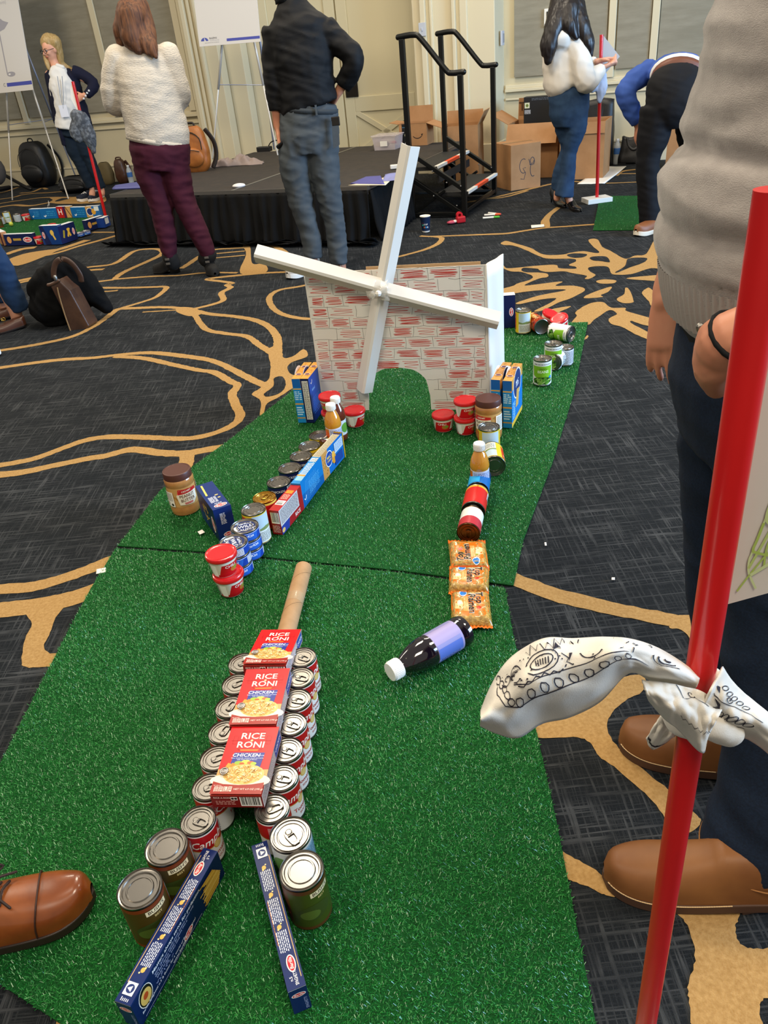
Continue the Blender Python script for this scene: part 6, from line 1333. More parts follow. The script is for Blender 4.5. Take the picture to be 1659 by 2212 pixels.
MB().box((0, 0, 0), (.012, .012, .055), None, Matrix.Translation(P(683, 238, -.135))).build('belt_loop', gt, t)
MB().add([P(u, v, -.132) for u, v in ((716, 262), (731, 260), (734, 312), (720, 322))], [(0, 1, 2, 3)]).build('back_pocket', gt, t, solid=.006)
MB().box((0, 0, 0), (.05, .012, .05), None, Matrix.Translation(P(725, 262, -.13))).build('phone', mat('dark_bronze', ''), t, bevel=.004)
a_ = at(684, 578, 0); b_ = at(622, 605, 0); shoe(t, (b_.x, b_.y, 0), (a_.x+.02, a_.y, 0), .105, .08, .05, mat('pale_shoe', 'b9b0a4', .6), ink('dcd8d0'), .03)
a_ = at(735, 590, 0); shoe(t, (a_.x-.02, a_.y+.24, 0), (a_.x, a_.y-.02, 0), .105, .08, .05, mat('pale_shoe', ''), ink('dcd8d0'), .03)
mb = MB(); c = P(598, -60); mb.ball((0, 0, 0), (.092, .11, .115), 18, X=Matrix.Translation(c+Vector((.02, 0, .035)))); remesh('hair', mb, .01, mat('dark_hair', '241a14', .6), t, 2, folds(.004, 40, 40, 12, 1))
r_ = thing('remote_control', 'small black clicker held in the hand of the person in black shirt', 'remote'); MB().tube([P(600, 318, -.05), P(622, 300, -.06)], [(.013, .009)]*2, 10).build('remote_body', ink('121214', .3), r_, 'all'); MB().ball((0, 0, 0), (.006, .004, .006), 8, X=Matrix.Translation(P(615, 304, -.07))).build('button', ink('b9bcc0'), r_, 'all')

# ---- 2 the person in cream sweater and burgundy trousers
Y = 5.66
t = thing('person', 'person with auburn hair in cream knit sweater and burgundy trousers, seen from behind', 'person')
mb = MB()
mb.tube([P(345, 320), P(335, 250), P(315, 170), P(303, 115), P(297, 88), P(292, 70)], [(.11, .08), (.13, .10), (.14, .10), (.13, .085), (.05, .05), (.048, .05)], 20, side=X_, sub=4)
hM = head(mb, P(288, 50), (.05, 1, -.1), s=.95)
mb.tube([P(250, 128), P(243, 225, .05), P(285, 228, .25)], [.045, .038, .027], 12, sub=4); mb.tube([P(368, 122), P(388, 215, .05), P(330, 222, .27)], [.045, .038, .027], 12, sub=4)
hand(mb, P(287, 228, .25), (1, .1, 0), (0, -1, 0), 1, .95, .3); hand(mb, P(328, 222, .27), (-1, .1, 0), (0, -1, 0), 1, .95, .3)
for a_ in ([(318, 350), (350, 455), (365, 540), (367, 555)], [(378, 350), (402, 445), (447, 540), (452, 552)]): mb.tube([P(u, v) for u, v in a_], [.06, .042, .030, .028], 12, sub=4)
remesh('body', mb, .0095, skin_p, t, 3)
cream = mat('cream_knit', 'c9c0b2', .9, bump=(55, .9, .006), sheen=.2, stretch=(1, 1, 2.6)); mb = MB()
mb.tube([P(341, 306), P(340, 285), P(331, 240), P(318, 180), P(308, 135), P(302, 108), P(298, 92)], [(.20, .14), (.205, .15), (.20, .15), (.192, .145), (.188, .12), (.13, .09), (.075, .07)], 26, side=X_, sub=5, round_=False)
mb.tube([P(255, 122), P(243, 165, .0), P(245, 222, .04), P(278, 234, .2)], [.075, .068, .07, .052], 16, sub=5); mb.tube([P(362, 116), P(378, 160, 0), P(388, 215, .05), P(345, 226, .24)], [.075, .066, .066, .05], 16, sub=5)
remesh('sweater', mb, .0105, cream, t, 4, folds(.007, 6, 6, 10, 5))
MB().tube([P(341, 309), P(341, 298)], [(.203, .142), (.204, .146)], 40, side=X_, round_=False).build('hem_ribbing', mat('cream_rib', 'c4bbac', .9, bump=(160, .8, .004), stretch=(1, 1, .1)), t, 'all')
mb = MB(); bur = cloth_mat('burgundy_cloth', '3c1222', '46172a', sc2=5, sheen=0)
mb.tube([P(343, 298), P(346, 325), P(350, 365)], [(.19, .135), (.2, .145), (.17, .13)], 24, side=X_, sub=4, round_=False)
mb.tube([P(318, 340), P(325, 380), P(346, 440), P(358, 500), P(367, 556)], [(.1, .11), (.098, .1), (.078, .085), (.07, .075), (.048, .055)], 18, side=X_, sub=5, round_=False)
mb.tube([P(378, 340), P(383, 380), P(400, 440), P(428, 500), P(452, 552)], [(.098, .11), (.092, .1), (.076, .085), (.07, .075), (.052, .055)], 18, side=X_, sub=5, round_=False)
remesh('trousers', mb, .0105, bur, t, 4, folds(.008, 10, 10, 16, 9))
hair_a = mat('auburn_hair', '3a1f10', .7, noisy=('6a4022', 30, (.35, .6)), stretch=(3, 3, .3))
grid_hair('hair', [([P(286, 28), P(287, 60)], [.098, .10]), ([P(283, 18, .02), P(262, 60), P(262, 92)], [.07, .05, .03]), ([P(295, 20), P(318, 60, -.03), P(325, 100, -.09), P(338, 124, -.13)], [.085, .05, .045, .012]), ([P(285, 30, -.05), P(285, 80, -.08), P(300, 108, -.10)], [.085, .07, .03]), ([P(300, 60, -.05), P(312, 95, -.09), P(318, 116, -.13)], [.06, .045, .01])], hair_a, t)
blk = mat('black_suede', '0c0b0b', .85)
for (u0, v0, tu, tv, hu, hv) in ((367, 556, 333, 590, 386, 591), (452, 552, 466, 598, 449, 587)):
    a_ = at(tu, tv, 0); b_ = at(hu, hv, 0); shoe(t, (a_.x, a_.y, 0), (b_.x, b_.y+.03, 0), .09, .11, .05, blk, ink('0b0b0b'), .014, 'boot', lift=.05, heelblk=.055)
    q = P(u0, v0); g_ = at(hu, hv, 0); MB().tube([q+Vector((0, 0, .01)), Vector((g_.x*.7+q.x*.3, Y+.02, .10))], [.056, .058], 18, sub=3).build('boot_shaft', blk, t, 'all')
    for dz in (0, .03): MB().box((0, 0, 0), (.03, .004, .014), None, Matrix.Translation(P(u0-4, v0+14, -.062)+Vector((0, 0, dz)))).build('buckle', alu, t, bevel=.001)

# ---- 3 the person in navy cardigan
Y = 10.0
t = thing('person', 'person with blond hair and glasses in navy cardigan and white shirt, hand on hip', 'person')
mb = MB()
mb.tube([P(160, 290), P(148, 245), P(136, 190), P(126, 158), P(119, 140), P(114, 128)], [(.10, .07), (.12, .1), (.14, .1), (.12, .08), (.05, .05), (.05, .05)], 18, side=X_, sub=4)
hM = head(mb, P(110, 108), (-.62, -.75, -.15), s=1.0)
mb.tube([P(106, 160), P(118, 215), P(127, 268)], [.045, .038, .026], 12, sub=3); mb.tube([P(160, 158), P(201, 184, -.02), P(182, 206, -.1)], [.045, .038, .026], 12, sub=3)
hand(mb, P(128, 272), (.1, 0, -1), (1, 0, 0), 1, 1, .7); hand(mb, P(181, 207, -.1), (-1, .2, -.3), (0, 1, 0), -1, 1, .4)
for a_ in ([(150, 300), (172, 350), (197, 402), (199, 420)], [(172, 300), (193, 345), (218, 402), (220, 418)]): mb.tube([P(u, v) for u, v in a_], [.055, .038, .03, .038], 12, sub=4)
remesh('body', mb, .0105, skin_p, t, 3); face_parts(t, hM, 1.0, glasses=True)
wsh = cloth_mat('white_shirt', 'd8d6d2', None, .8); navy = cloth_mat('navy_knit', '14162a', None, .9)
mb = MB(); mb.tube([P(150, 278, -.03), P(146, 240, -.03), P(136, 190, -.03), P(126, 160, -.02), P(120, 145, 0)], [(.155, .125), (.14, .12), (.15, .12), (.12, .09), (.06, .06)], 20, side=X_, sub=4, round_=False); remesh('shirt', mb, .011, wsh, t, 3, folds(.008, 12, 12, 10, 3))
mb = MB(); mb.tube([P(121, 148, -.05), P(112, 152, -.07)], .022, 8); mb.tube([P(124, 142, -.05), P(136, 146, -.05)], .024, 8); mb.build('shirt_collar', wsh, t, 'all')
mb = MB(); mb.tube([P(186, 300, .02), P(172, 255, .03), P(160, 210, .03), P(146, 172, .02), P(138, 152, .03)], [(.11, .11), (.12, .12), (.11, .13), (.13, .11), (.07, .07)], 20, side=X_, sub=5, round_=False)
mb.tube([P(144, 312, .02), P(132, 260, 0), P(122, 210, 0), P(114, 165, 0), P(116, 152, .02)], [(.045, .10), (.05, .11), (.05, .11), (.06, .09), (.03, .05)], 18, side=X_, sub=5, round_=False)
mb.tube([P(108, 158), P(116, 212), P(124, 262)], [.062, .055, .045], 14, sub=4, round_=False); mb.tube([P(158, 156), P(182, 164), P(203, 184, -.02), P(186, 206, -.09)], [.072, .062, .06, .048], 14, sub=4, round_=False)
remesh('cardigan', mb, .0115, navy, t, 3, folds(.007, 10, 10, 10, 8))
mb = MB()
for u, v in ((183, 213), (187, 207), (190, 201), (194, 196)): mb.ball((0, 0, 0), .012, 8, X=Matrix.Translation(P(u-2, v, -.155)))
mb.build('cuff_buttons', ink('d8d8d8', .3), t)
mb = MB(); dj = cloth_mat('teal_denim', '101e2c', None)
mb.tube([P(158, 268), P(160, 295)], [(.155, .115), (.165, .12)], 18, side=X_, round_=False); mb.tube([P(149, 285), P(158, 320), P(174, 355), P(197, 405)], [.09, .085, .066, .052], 14, sub=4, round_=False); mb.tube([P(170, 285), P(184, 325), P(196, 350), P(220, 407)], [.09, .082, .066, .052], 14, sub=4, round_=False)
remesh('jeans', mb, .0115, dj, t, 3, folds(.006, 10, 10, 12, 3))
grid_hair('hair', [([P(106, 92, .02), P(114, 96, .04)], [.098, .105]), ([P(104, 84, .0), P(98, 112, .01), P(102, 136, -.03), P(106, 150, -.06)], [.05, .03, .03, .012]), ([P(118, 90, .0), P(128, 115, .02), P(132, 138, .04), P(158, 152, .08)], [.07, .045, .04, .02])], mat('blond_hair', 'b59a68', .5, noisy=('9c7f4c', 30, (.35, .6)), stretch=(3, 3, .3)), t, .009)
for (tu, tv, hu, hv) in ((168, 437, 203, 430), (196, 438, 222, 424)):
    a_ = at(tu, tv, 0); b_ = at(hu, hv, 0); M_, L_, hw_, top_ = shoe(t, (a_.x, a_.y, 0), (b_.x, b_.y, 0), .11, .09, .05, ink('1c2233', .7), ink('e4e0da', .5), .032, 'sneaker')
    mb = MB()
    for k_ in range(4): x = L_*(.42+.09*k_); mb.tube([(x, -.03, .085-.008*k_), (x+.01, .0, .098-.008*k_), (x, .03, .085-.008*k_)], .006, 6, sub=2, X=M_)
    mb.build('laces', ink('e9e7e4'), t, 'all')
mb = MB(); mb.tube([P(124, 165, -.16), P(130, 205, -.17), P(137, 235, -.17)], .004, 5); mb.tube([P(134, 165, -.16), P(137, 205, -.17), P(137, 235, -.17)], .004, 5); mb.build('lanyard', ink('9aa0a8'), t)
MB().box((0, 0, 0), (.09, .006, .12), None, Matrix.Translation(P(138, 240, -.17))).build('name_badge', ink('d9dce6'), t)

# ---- 4 the person with long dark hair
Y = 6.62
t = thing('person', 'person with long dark hair in cream hooded sweatshirt, blue jeans and black high heels', 'person')
mb = MB()
mb.tube([P(1228, 212), P(1227, 185), P(1225, 130), P(1222, 90), P(1226, 55), P(1229, 38)], [(.10, .07), (.10, .08), (.12, .09), (.11, .08), (.05, .05), (.048, .05)], 18, side=X_, sub=4)
hM = head(mb, P(1233, 12), (.8, .5, -.35), s=.95)
mb.tube([P(1242, 95, -.08), P(1262, 172, -.12), P(1300, 146, .0)], [.042, .036, .025], 12, sub=3); mb.tube([P(1222, 92, .1), P(1262, 150, .16), P(1292, 132, .06)], [.042, .036, .025], 12, sub=3)
hand(mb, P(1302, 146, .0), (1, .1, .25), (0, .4, 1), -1, .95, .5); hand(mb, P(1293, 132, .04), (1, -.1, .1), (0, -.3, -1), -1, .95, .5)
for a_ in ([(1243, 245), (1231, 328), (1224, 400), (1231, 436)], [(1216, 245), (1226, 320), (1208, 390), (1203, 428)]): mb.tube([P(u, v, -.01 if a_[0][0] > 1230 else .07) for u, v in a_], [.055, .036, .028, .030], 12, sub=4)
remesh('body', mb, .0095, skin_p, t, 3); face_parts(t, hM, .95, brow='1c1412')
mb = MB(); chd = cloth_mat('cream_fleece', 'd9d2c6', None, .9)
mb.tube([P(1226, 190), P(1222, 178), P(1219, 140), P(1216, 100), P(1220, 72), P(1226, 52)], [(.125, .11), (.168, .14), (.165, .135), (.15, .12), (.11, .09), (.06, .06)], 22, side=X_, sub=5, round_=False)
mb.tube([P(1238, 88, -.06), P(1252, 130, -.11), P(1266, 178, -.13), P(1284, 164, -.06), P(1300, 148, 0)], [.085, .085, .08, .06, .04], 16, sub=5, round_=False); mb.tube([P(1225, 90, .09), P(1250, 135, .15), P(1288, 134, .08)], [.075, .07, .042], 16, sub=5, round_=False)
mb.tube([P(1196, 62, -.03), P(1210, 82, -.10), P(1235, 76, -.08)], [.05, .075, .05], 14, sub=4)
remesh('hooded_sweatshirt', mb, .0105, chd, t, 4, folds(.009, 9, 9, 9, 12))
mb = MB()
mb.tube([P(1229, 182), P(1229, 205), P(1229, 240), P(1229, 272)], [(.145, .11), (.158, .125), (.155, .125), (.115, .10)], 22, side=X_, sub=4, round_=False)
mb.tube([P(1245, 232, -.02), P(1243, 275, -.02), P(1231, 328), P(1226, 375), P(1218, 424, .0)], [.096, .088, .056, .06, .078], 18, sub=5, round_=False)
mb.tube([P(1214, 232, .05), P(1220, 275, .05), P(1226, 320, .06), P(1210, 370, .08), P(1205, 408, .1)], [.090, .078, .056, .056, .06], 18, sub=5, round_=False)
remesh('jeans', mb, .0105, denim_b, t, 4, folds(.005, 10, 10, 14, 14))
hb_ = mat('black_hair', '120c0c', .4, noisy=('1c1413', 30, (.4, .6)), stretch=(3, 3, .3))
grid_hair('hair', [([P(1226, 0, -.01), P(1228, 20, -.02)], [.105, .10]), ([P(1215, 5, -.03), P(1200, 50, -.09), P(1188, 95, -.12), P(1184, 132, -.13)], [.09, .075, .06, .03]), ([P(1235, 5, -.02), P(1250, 50, -.08), P(1268, 90, -.12), P(1277, 120, -.14)], [.09, .075, .055, .016]), ([P(1226, 20, -.07), P(1228, 55, -.12), P(1245, 82, -.16)], [.09, .07, .02]), ([P(1205, 30, -.1), P(1180, 90, -.1), P(1175, 118, -.11)], [.05, .045, .02])], hb_, t)
MB().tube([P(1186, 198, -.02), P(1189, 206, -.02)], .012, 8).build('red_clip', ink('c01c24'), t, 'all')
hl = mat('patent_black', '0a0a0b', .2)
for k_, (tu, tv, hu, hv) in enumerate(((1254, 459, 1222, 446), (1222, 450, 1190, 437))):
    a_ = at(tu, tv, 0); b_ = at(hu, hv, 0); Z_ = .085
    M_, L_, hw_, top_ = shoe(t, (a_.x, a_.y, 0), (b_.x, b_.y, 0), .075, .045, .025, hl, hl, .006, 'high_heel', lift=Z_)
    MB().tube([(.012, 0, .002), (.016, 0, Z_+.004)], [.005, .014], 10, X=M_, round_=False).build('stiletto', hl, t, 'all')

# ---- 5 the bending person in blue shirt
g = at(1398, 508, 0); Y = g.y+.12
t = thing('person', 'person in blue shirt, brown belt and black trousers bending over, back to us', 'person')
mb = MB()
mb.tube([P(1440, 240), P(1462, 190, .0), P(1462, 165, .22), P(1455, 160, .5), P(1448, 165, .62), P(1445, 175, .70)], [(.15, .12), (.15, .12), (.14, .1), (.15, .1), (.06, .06), (.05, .05)], 18, side=X_, sub=4)
head(mb, P(1442, 205, .82), (0, .3, -1), (0, 1, .3), s=1)
mb.tube([P(1402, 160, .45), P(1352, 200, .3), P(1378, 270, .3)], [.05, .04, .028], 12, sub=3); mb.tube([P(1510, 165, .45), P(1530, 220, .4), P(1500, 290, .4)], [.05, .04, .028], 12, sub=3)
hand(mb, P(1378, 272, .3), (0, .1, -1), (1, 0, 0), 1, 1.05, .3); hand(mb, P(1500, 290, .4), (0, .1, -1), (-1, 0, 0), 1, 1.05, .3)
for a_ in ([(1425, 250), (1402, 350), (1402, 470), (1402, 492)], [(1490, 250), (1500, 350), (1505, 470), (1505, 492)]): mb.tube([P(u, v) for u, v in a_], [.06, .042, .036, .042], 12, sub=4)
remesh('body', mb, .010, skin_m, t, 3)
mb = MB(); mb.tube([P(1466, 166, .12), P(1464, 158, .25), P(1458, 154, .45), P(1450, 160, .6)], [(.175, .12), (.18, .115), (.19, .11), (.08, .07)], 22, side=X_, sub=5, round_=False)
mb.tube([P(1408, 152, .42), P(1376, 170, .36), P(1350, 198, .3), P(1364, 235, .3), P(1377, 265, .3)], [.075, .07, .064, .06, .045], 16, sub=5, round_=False); mb.tube([P(1505, 160, .42), P(1530, 220, .4), P(1502, 270, .4)], [.07, .064, .045], 14, sub=4)
remesh('shirt', mb, .0105, cloth_mat('blue_shirt', '3a5aa8', '34509a', .8, sc2=8), t, 4, folds(.010, 12, 12, 12, 4))
MB().tube([P(1466, 164, .10), P(1466, 160, .135)], [(.182, .128), (.182, .125)], 26, side=X_, round_=False).build('white_shirt_hem', ink('dcdde0', .8), t, 'all')
MB().tube([P(1466, 173, .04), P(1466, 165, .08)], [(.172, .128), (.174, .127)], 26, side=X_, round_=False).build('belt', mat('tan_belt', '6a3a26', .5), t, 'all')
mb = MB(); bp = cloth_mat('black_trouser', '0c0d12', None, .8)
mb.tube([P(1466, 170, .06), P(1464, 192, .0), P(1462, 225, -.02), P(1458, 265, .0)], [(.168, .12), (.20, .15), (.20, .155), (.17, .13)], 24, side=X_, sub=5, round_=False)
mb.tube([P(1425, 235), P(1412, 290), P(1400, 350), P(1401, 420), P(1403, 490)], [(.125, .13), (.105, .11), (.078, .085), (.074, .08), (.064, .07)], 18, side=X_, sub=5, round_=False)
mb.tube([P(1492, 235), P(1498, 290), P(1502, 350), P(1505, 420), P(1506, 490)], [(.115, .13), (.105, .11), (.078, .085), (.074, .08), (.064, .07)], 18, side=X_, sub=5, round_=False)
remesh('trousers', mb, .0105, bp, t, 4, folds(.007, 9, 9, 12, 6))
tn = mat('tan_shoe', '7c4a28', .55)
for du in (0, 103):
    a_ = at(1372+du, 512, 0); b_ = at(1428+du, 497, 0); shoe(t, (a_.x, a_.y, 0), (b_.x+.04, b_.y+.05, 0), .105, .085, .055, tn, ink('e0d6c4', .5), .03)

# ---- 6 the near person in the grey sweater
t = thing('person', 'person in light grey sweater, dark jeans and tan boots close at the right edge', 'person')
V = Vector; A_ = (1, 0, 0)
mb = MB(); U1 = (1, 0, 0)
mb.tube([V((.60, 1.03, .82)), V((.595, 1.03, .92)), V((.585, 1.03, 1.08)), V((.60, 1.03, 1.25)), V((.625, 1.03, 1.38)), V((.63, 1.03, 1.45)), V((.625, 1.03, 1.50))], [(.12, .17), (.12, .15), (.115, .15), (.115, .17), (.08, .14), (.052, .055), (.05, .055)], 24, side=U1, sub=4)
head(mb, V((.605, 1.03, 1.60)), (-1, .1, -.2), s=.98)
mb.tube([V((.63, .87, 1.36)), V((.73, .79, 1.12)), J(1900, 640, .80), J(1610, 715, .82), J(1562, 752, .835)], [.035, .034, .032, .030, .032], 14, sub=4)
mb.tube([V((.62, 1.20, 1.36)), V((.60, 1.30, 1.14)), J(1455, 590, 1.29), J(1440, 655, 1.27)], [.035, .034, .027, .023], 14, sub=4)
hand(mb, J(1438, 655, 1.27), J(1428, 800, 1.235)-J(1438, 650, 1.27), (.75, .6, -.1), 1, .84, .14, r=.0084, thumb=.45)
mb.tube([J(1612, 715, .82), J(1570, 745, .835), J(1548, 770, .85), J(1556, 815, .885)], [(.030, .030), (.037, .03), (.038, .028), (.03, .02)], 14, side=(0, 0, 1), sub=4)
for a_ in ([(.60, .95, .80), (.595, .89, .47), (.58, .79, .11), (.56, .775, .07)], [(.60, 1.11, .80), (.62, 1.12, .47), (.64, 1.04, .11), (.61, 1.035, .07)]): mb.tube([V(p) for p in a_], [.065, .045, .038, .038], 14, sub=4)
remesh('body', mb, .0042, skin_m, t, 3)
grey = mat('grey_wool', 'a39b95', .92, noisy=('8d8580', 26, (.3, .7)), bump=(420, .7, .0015), sheen=.4, stretch=(1, 1, 2)); mb = MB()
mb.tube([V((.602, 1.03, .984)), V((.598, 1.03, .989)), V((.586, 1.03, 1.00)), V((.580, 1.03, 1.06)), V((.592, 1.03, 1.14)), V((.602, 1.03, 1.24)), V((.612, 1.03, 1.34)), V((.635, 1.03, 1.42)), V((.635, 1.03, 1.455))], [(.152, .192), (.160, .200), (.165, .208), (.166, .21), (.155, .205), (.150, .205), (.138, .20), (.09, .14), (.062, .068)], 30, side=U1, sub=5, round_=False)
mb.tube([V((.63, .87, 1.38)), V((.675, .81, 1.26)), V((.735, .78, 1.13)), V((.74, .785, 1.04)), J(1720, 668, .80)], [.085, .078, .07, .056, .046], 18, sub=5, round_=False)
mb.tube([V((.62, 1.19, 1.38)), V((.625, 1.27, 1.24)), V((.60, 1.30, 1.13)), V((.545, 1.29, 1.0))], [.082, .07, .062, .045], 18, sub=5, round_=False)
fA = folds(.011, 2.2, 2.2, 13, 21)
def fs(p): 
    c1 = 1.125+.022*math.sin(5*p.x-7*p.y); c2 = 1.062+.014*math.sin(9*p.y+2); c3 = 1.20-.35*(p.y-.9)
    return fA(p)*(1 if p.z > 1.0 else .2)+.003*noise.noise(Vector((p.x*8, p.y*8, p.z*22)))-.009*math.exp(-((p.z-c1)/.013)**2)+.008*math.exp(-((p.z-c1+.032)/.02)**2)-.007*math.exp(-((p.z-c2)/.011)**2)-.004*math.exp(-((p.z-c3)/.014)**2)
remesh('sweater', mb, .0075, grey, t, 5, fs)
def rib(a, b):
    th = a*2*PI; k = 1+.008*math.sin(a*2*PI*110); z = .928+.060*b; s_ = 1.0+.012*math.sin(b*PI)
    return (.602-.012*b+(.166+.003*b)*math.cos(th)*k*s_, 1.03+(.206+.006*b)*math.sin(th)*k*s_, z+.006*math.sin(th+1)*(1-b))
MB().grid(rib, 880, 6).build('hem_ribbing', mat('grey_rib', 'a29a94', .92, bump=(300, .5, .001), sheen=0), t, 'all')
mb = MB(); mb.tube([V((.600, 1.03, .84)), V((.600, 1.03, .90)), V((.600, 1.03, .945))], [(.140, .182), (.142, .184), (.140, .182)], 26, side=U1, sub=3, round_=False); mb.build('black_undershirt', mat('black_jersey', ''), t, 'all')
mb = MB()
mb.tube([V((.598, 1.03, .905)), V((.60, 1.03, .82)), V((.60, 1.03, .72))], [(.138, .180), (.147, .19), (.125, .17)], 26, side=U1, sub=4, round_=False)
mb.tube([V((.595, .945, .80)), V((.60, .93, .68)), V((.60, .90, .47)), V((.598, .83, .26)), V((.588, .782, .05))], [(.115, .105), (.11, .10), (.085, .085), (.082, .082), (.105, .088)], 22, side=U1, sub=5, round_=False)
mb.tube([V((.60, 1.12, .80)), V((.615, 1.125, .68)), V((.625, 1.125, .47)), V((.645, 1.09, .26)), V((.652, 1.055, .045))], [(.115, .10), (.105, .095), (.082, .082), (.078, .078), (.088, .080)], 22, side=U1, sub=5, round_=False)
remesh('jeans', mb, .0075, denim, t, 5, folds(.008, 7, 7, 9, 31))
stm = ink('9a6a3c', .6)
hem = MB(); M0 = Matrix.Translation((.588, .784, .070))
hem.tube([(.107*math.cos(i*2*PI/48), .090*math.sin(i*2*PI/48), 0) for i in range(49)], .0011, 5, X=M0); hem.build('hem_stitching', stm, t)
mb = MB().tube([J(1512, 705, .872), J(1514, 712, .872)], .005, 8); mb.build('pocket_rivet', alu, t)
MB().tube([J(u, v, y) for u, v, y in ((1545, 705, .855), (1530, 740, .852), (1532, 780, .850), (1556, 808, .85), (1600, 825, .85))], .0022, 6, sub=4).build('pocket_edge', denim, t)
mb = MB(); L_ = [(.034*math.cos(i*PI/8), .034*math.sin(i*PI/8), 0) for i in range(17)]; dd = (J(1548, 770, .85)-J(1612, 715, .82)).normalized(); M_ = Matrix.Translation(J(1592, 728, .825)) @ dd.to_track_quat('Z', 'Y').to_matrix().to_4x4()
mb.tube(L_, .0035, 8, X=M_); mb.build('hair_tie', ink('0c0c10', .8), t, 'all')
tanb = mat('tan_boot_leather', '83562f', .5, spec=.3, noisy=('704626', 7, (.35, .65)), bump=(90, .15, .001)); solem = mat('boot_sole', '4a3122', .7)
for toe_, heel_ in (((.316, .800, 0), (.610, .728, 0)), ((.438, 1.092, 0), (.690, .972, 0))):
    shoe(t, toe_, heel_, .106, .100, .050, tanb, solem, .022, 'boot', welt=ink('d9b98a', .7), lift=.016, heelblk=.03, collar=.40)

# ---- 7 the jeans and loafers at the left edge
g = at(40, 712, 0); Y = g.y+.03
t = thing('person', 'person in blue jeans and brown loafers with gold buckle, only lower legs in view', 'person')
mb = MB()
mb.tube([P(-150, 470, -.05), P(-60, 500, -.1), P(0, 600, .0), P(38, 690, .05), P(20, 702, .05)], [.07, .062, .05, .036, .03], 12, sub=4); mb.tube([P(-160, 450, .25), P(-90, 480, .2), P(-30, 590, .25), P(12, 672, .3), P(0, 684, .3)], [.07, .062, .05, .036, .03], 12, sub=4)
remesh('body', mb, .009, skin_p, t, 3)
mb = MB(); mb.tube([P(-150, 470, -.05), P(-60, 505, -.1), P(-5, 575, -.02), P(22, 625, .02), P(44, 668, .05)], [.09, .088, .078, .066, .056], 16, sub=5, round_=False); mb.tube([P(-160, 450, .25), P(-90, 485, .2), P(-30, 580, .25), P(10, 648, .28)], [.085, .085, .07, .055], 16, sub=5, round_=False)
remesh('jeans', mb, .01, cloth_mat('mid_denim', '1e3350', '263f60', sc2=10), t, 4, folds(.007, 9, 9, 10, 3))
lf_ = mat('brown_loafer', '4a2a1c', .35)
for (tu, tv, hu, hv) in ((-22, 724, 60, 706), (-50, 700, 30, 686)):
    a_ = at(tu, tv, 0); b_ = at(hu, hv, 0); M_, L_, *_q = shoe(t, (a_.x, a_.y, 0), (b_.x, b_.y, 0), .09, .055, .04, lf_, ink('1c1410'), .012, 'loafer', lift=.012)
    mb = MB(); mb.tube([(L_*.55, -.03, .075), (L_*.57, 0, .082), (L_*.55, .03, .075)], .005, 8, sub=3, X=M_); mb.tube([(L_*.54+.012*math.cos(i*PI/5), -.030, .068+.010*math.sin(i*PI/5)) for i in range(11)], .003, 6, X=M_); mb.build('gold_buckle', mat('gold_metal', 'c9a24a', .25, metal=1), t, 'all')
t = thing('sneaker', 'white shoe toe poking in at the left edge of the photo', 'shoe'); a_ = at(5, 768, 0); shoe(t, (a_.x, a_.y, 0), (a_.x-.27, a_.y-.05, 0), .1, .08, .05, ink('dcdad6', .6), ink('e9e7e4', .5), .025, 'sneaker')

# ---- 8 the laced brown shoe at the left, with its trouser leg
t = thing('person', 'person wearing a polished brown laced leather shoe, at the lower left corner', 'person')
toe_ = at(216, 1950, 0); bk_ = at(0, 2012, 0); d_ = (V((bk_.x, bk_.y, 0))-V((toe_.x, toe_.y, 0))).normalized(); heel_ = V((toe_.x, toe_.y, 0))+d_*.315
bl = mat('brown_calf', '96501f', .28, coat=.3, noisy=('743a16', 9, (.35, .65)), bump=(220, .1, .0006))
M_, L_, hw_, top_ = shoe(t, toe_, heel_, .112, .10, .052, bl, mat('dark_sole', '2a1e18', .5), .020, 'dress_shoe', heelblk=.02, z0=.008, collar=.34)
mb = MB(); Xc = L_*.70
mb.tube([(Xc+.012*math.cos(a)*1.2, hw_(.70)*.99*math.sin(a), .020+(top_(.70)-.004)*abs(math.cos(a))**.7+.0015) for a in [(-1+2*i/20)*PI/2 for i in range(21)]], .0016, 6, X=M_); mb.build('toe_cap_seam', mat('seam_dark', '33180c', .6), t)
mb = MB()
for k_ in range(5):
    x = L_*(.40+.042*k_); z = .020+top_(.40+.042*k_)-.001
    mb.tube([(x-.004, -.022, z-.006), (x, 0, z+.004), (x+.006, .022, z-.006)], .0026, 6, sub=3, X=M_)
for s_ in (-1, 1): mb.tube([(L_*.44, 0, .118), (L_*.50, s_*.03, .125), (L_*.56, s_*.045, .105), (L_*.50, s_*.022, .110), (L_*.44, 0, .116)], .0024, 6, sub=4, X=M_); mb.tube([(L_*.44, 0, .116), (L_*.54, s_*.016, .112), (L_*.62, s_*.035, .092)], .0024, 6, sub=4, X=M_)
mb.build('laces', mat('dark_lace', '2c1a10', .7), t, 'all')
mb = MB(); an = M_ @ V((L_*.2, 0, .10)); kn = an+V((-.10, -.12, .40)); mb.tube([M_ @ V((L_*.45, 0, .06)), an+V((0, 0, -.02)), an+V((0, 0, .06)), kn], [.032, .042, .04, .06], 14, sub=4); remesh('body', mb, .008, skin_m, t, 3)
mb = MB(); mb.tube([an+V((0, 0, .0)), an+V((-.03, -.04, .15)), kn, kn+V((-.05, -.1, .02))], [.075, .08, .09, .09], 18, sub=5, round_=False); remesh('trousers', mb, .009, cloth_mat('dark_trouser', '1c1e24', None), t, 4, folds(.006, 9, 9, 10, 3))
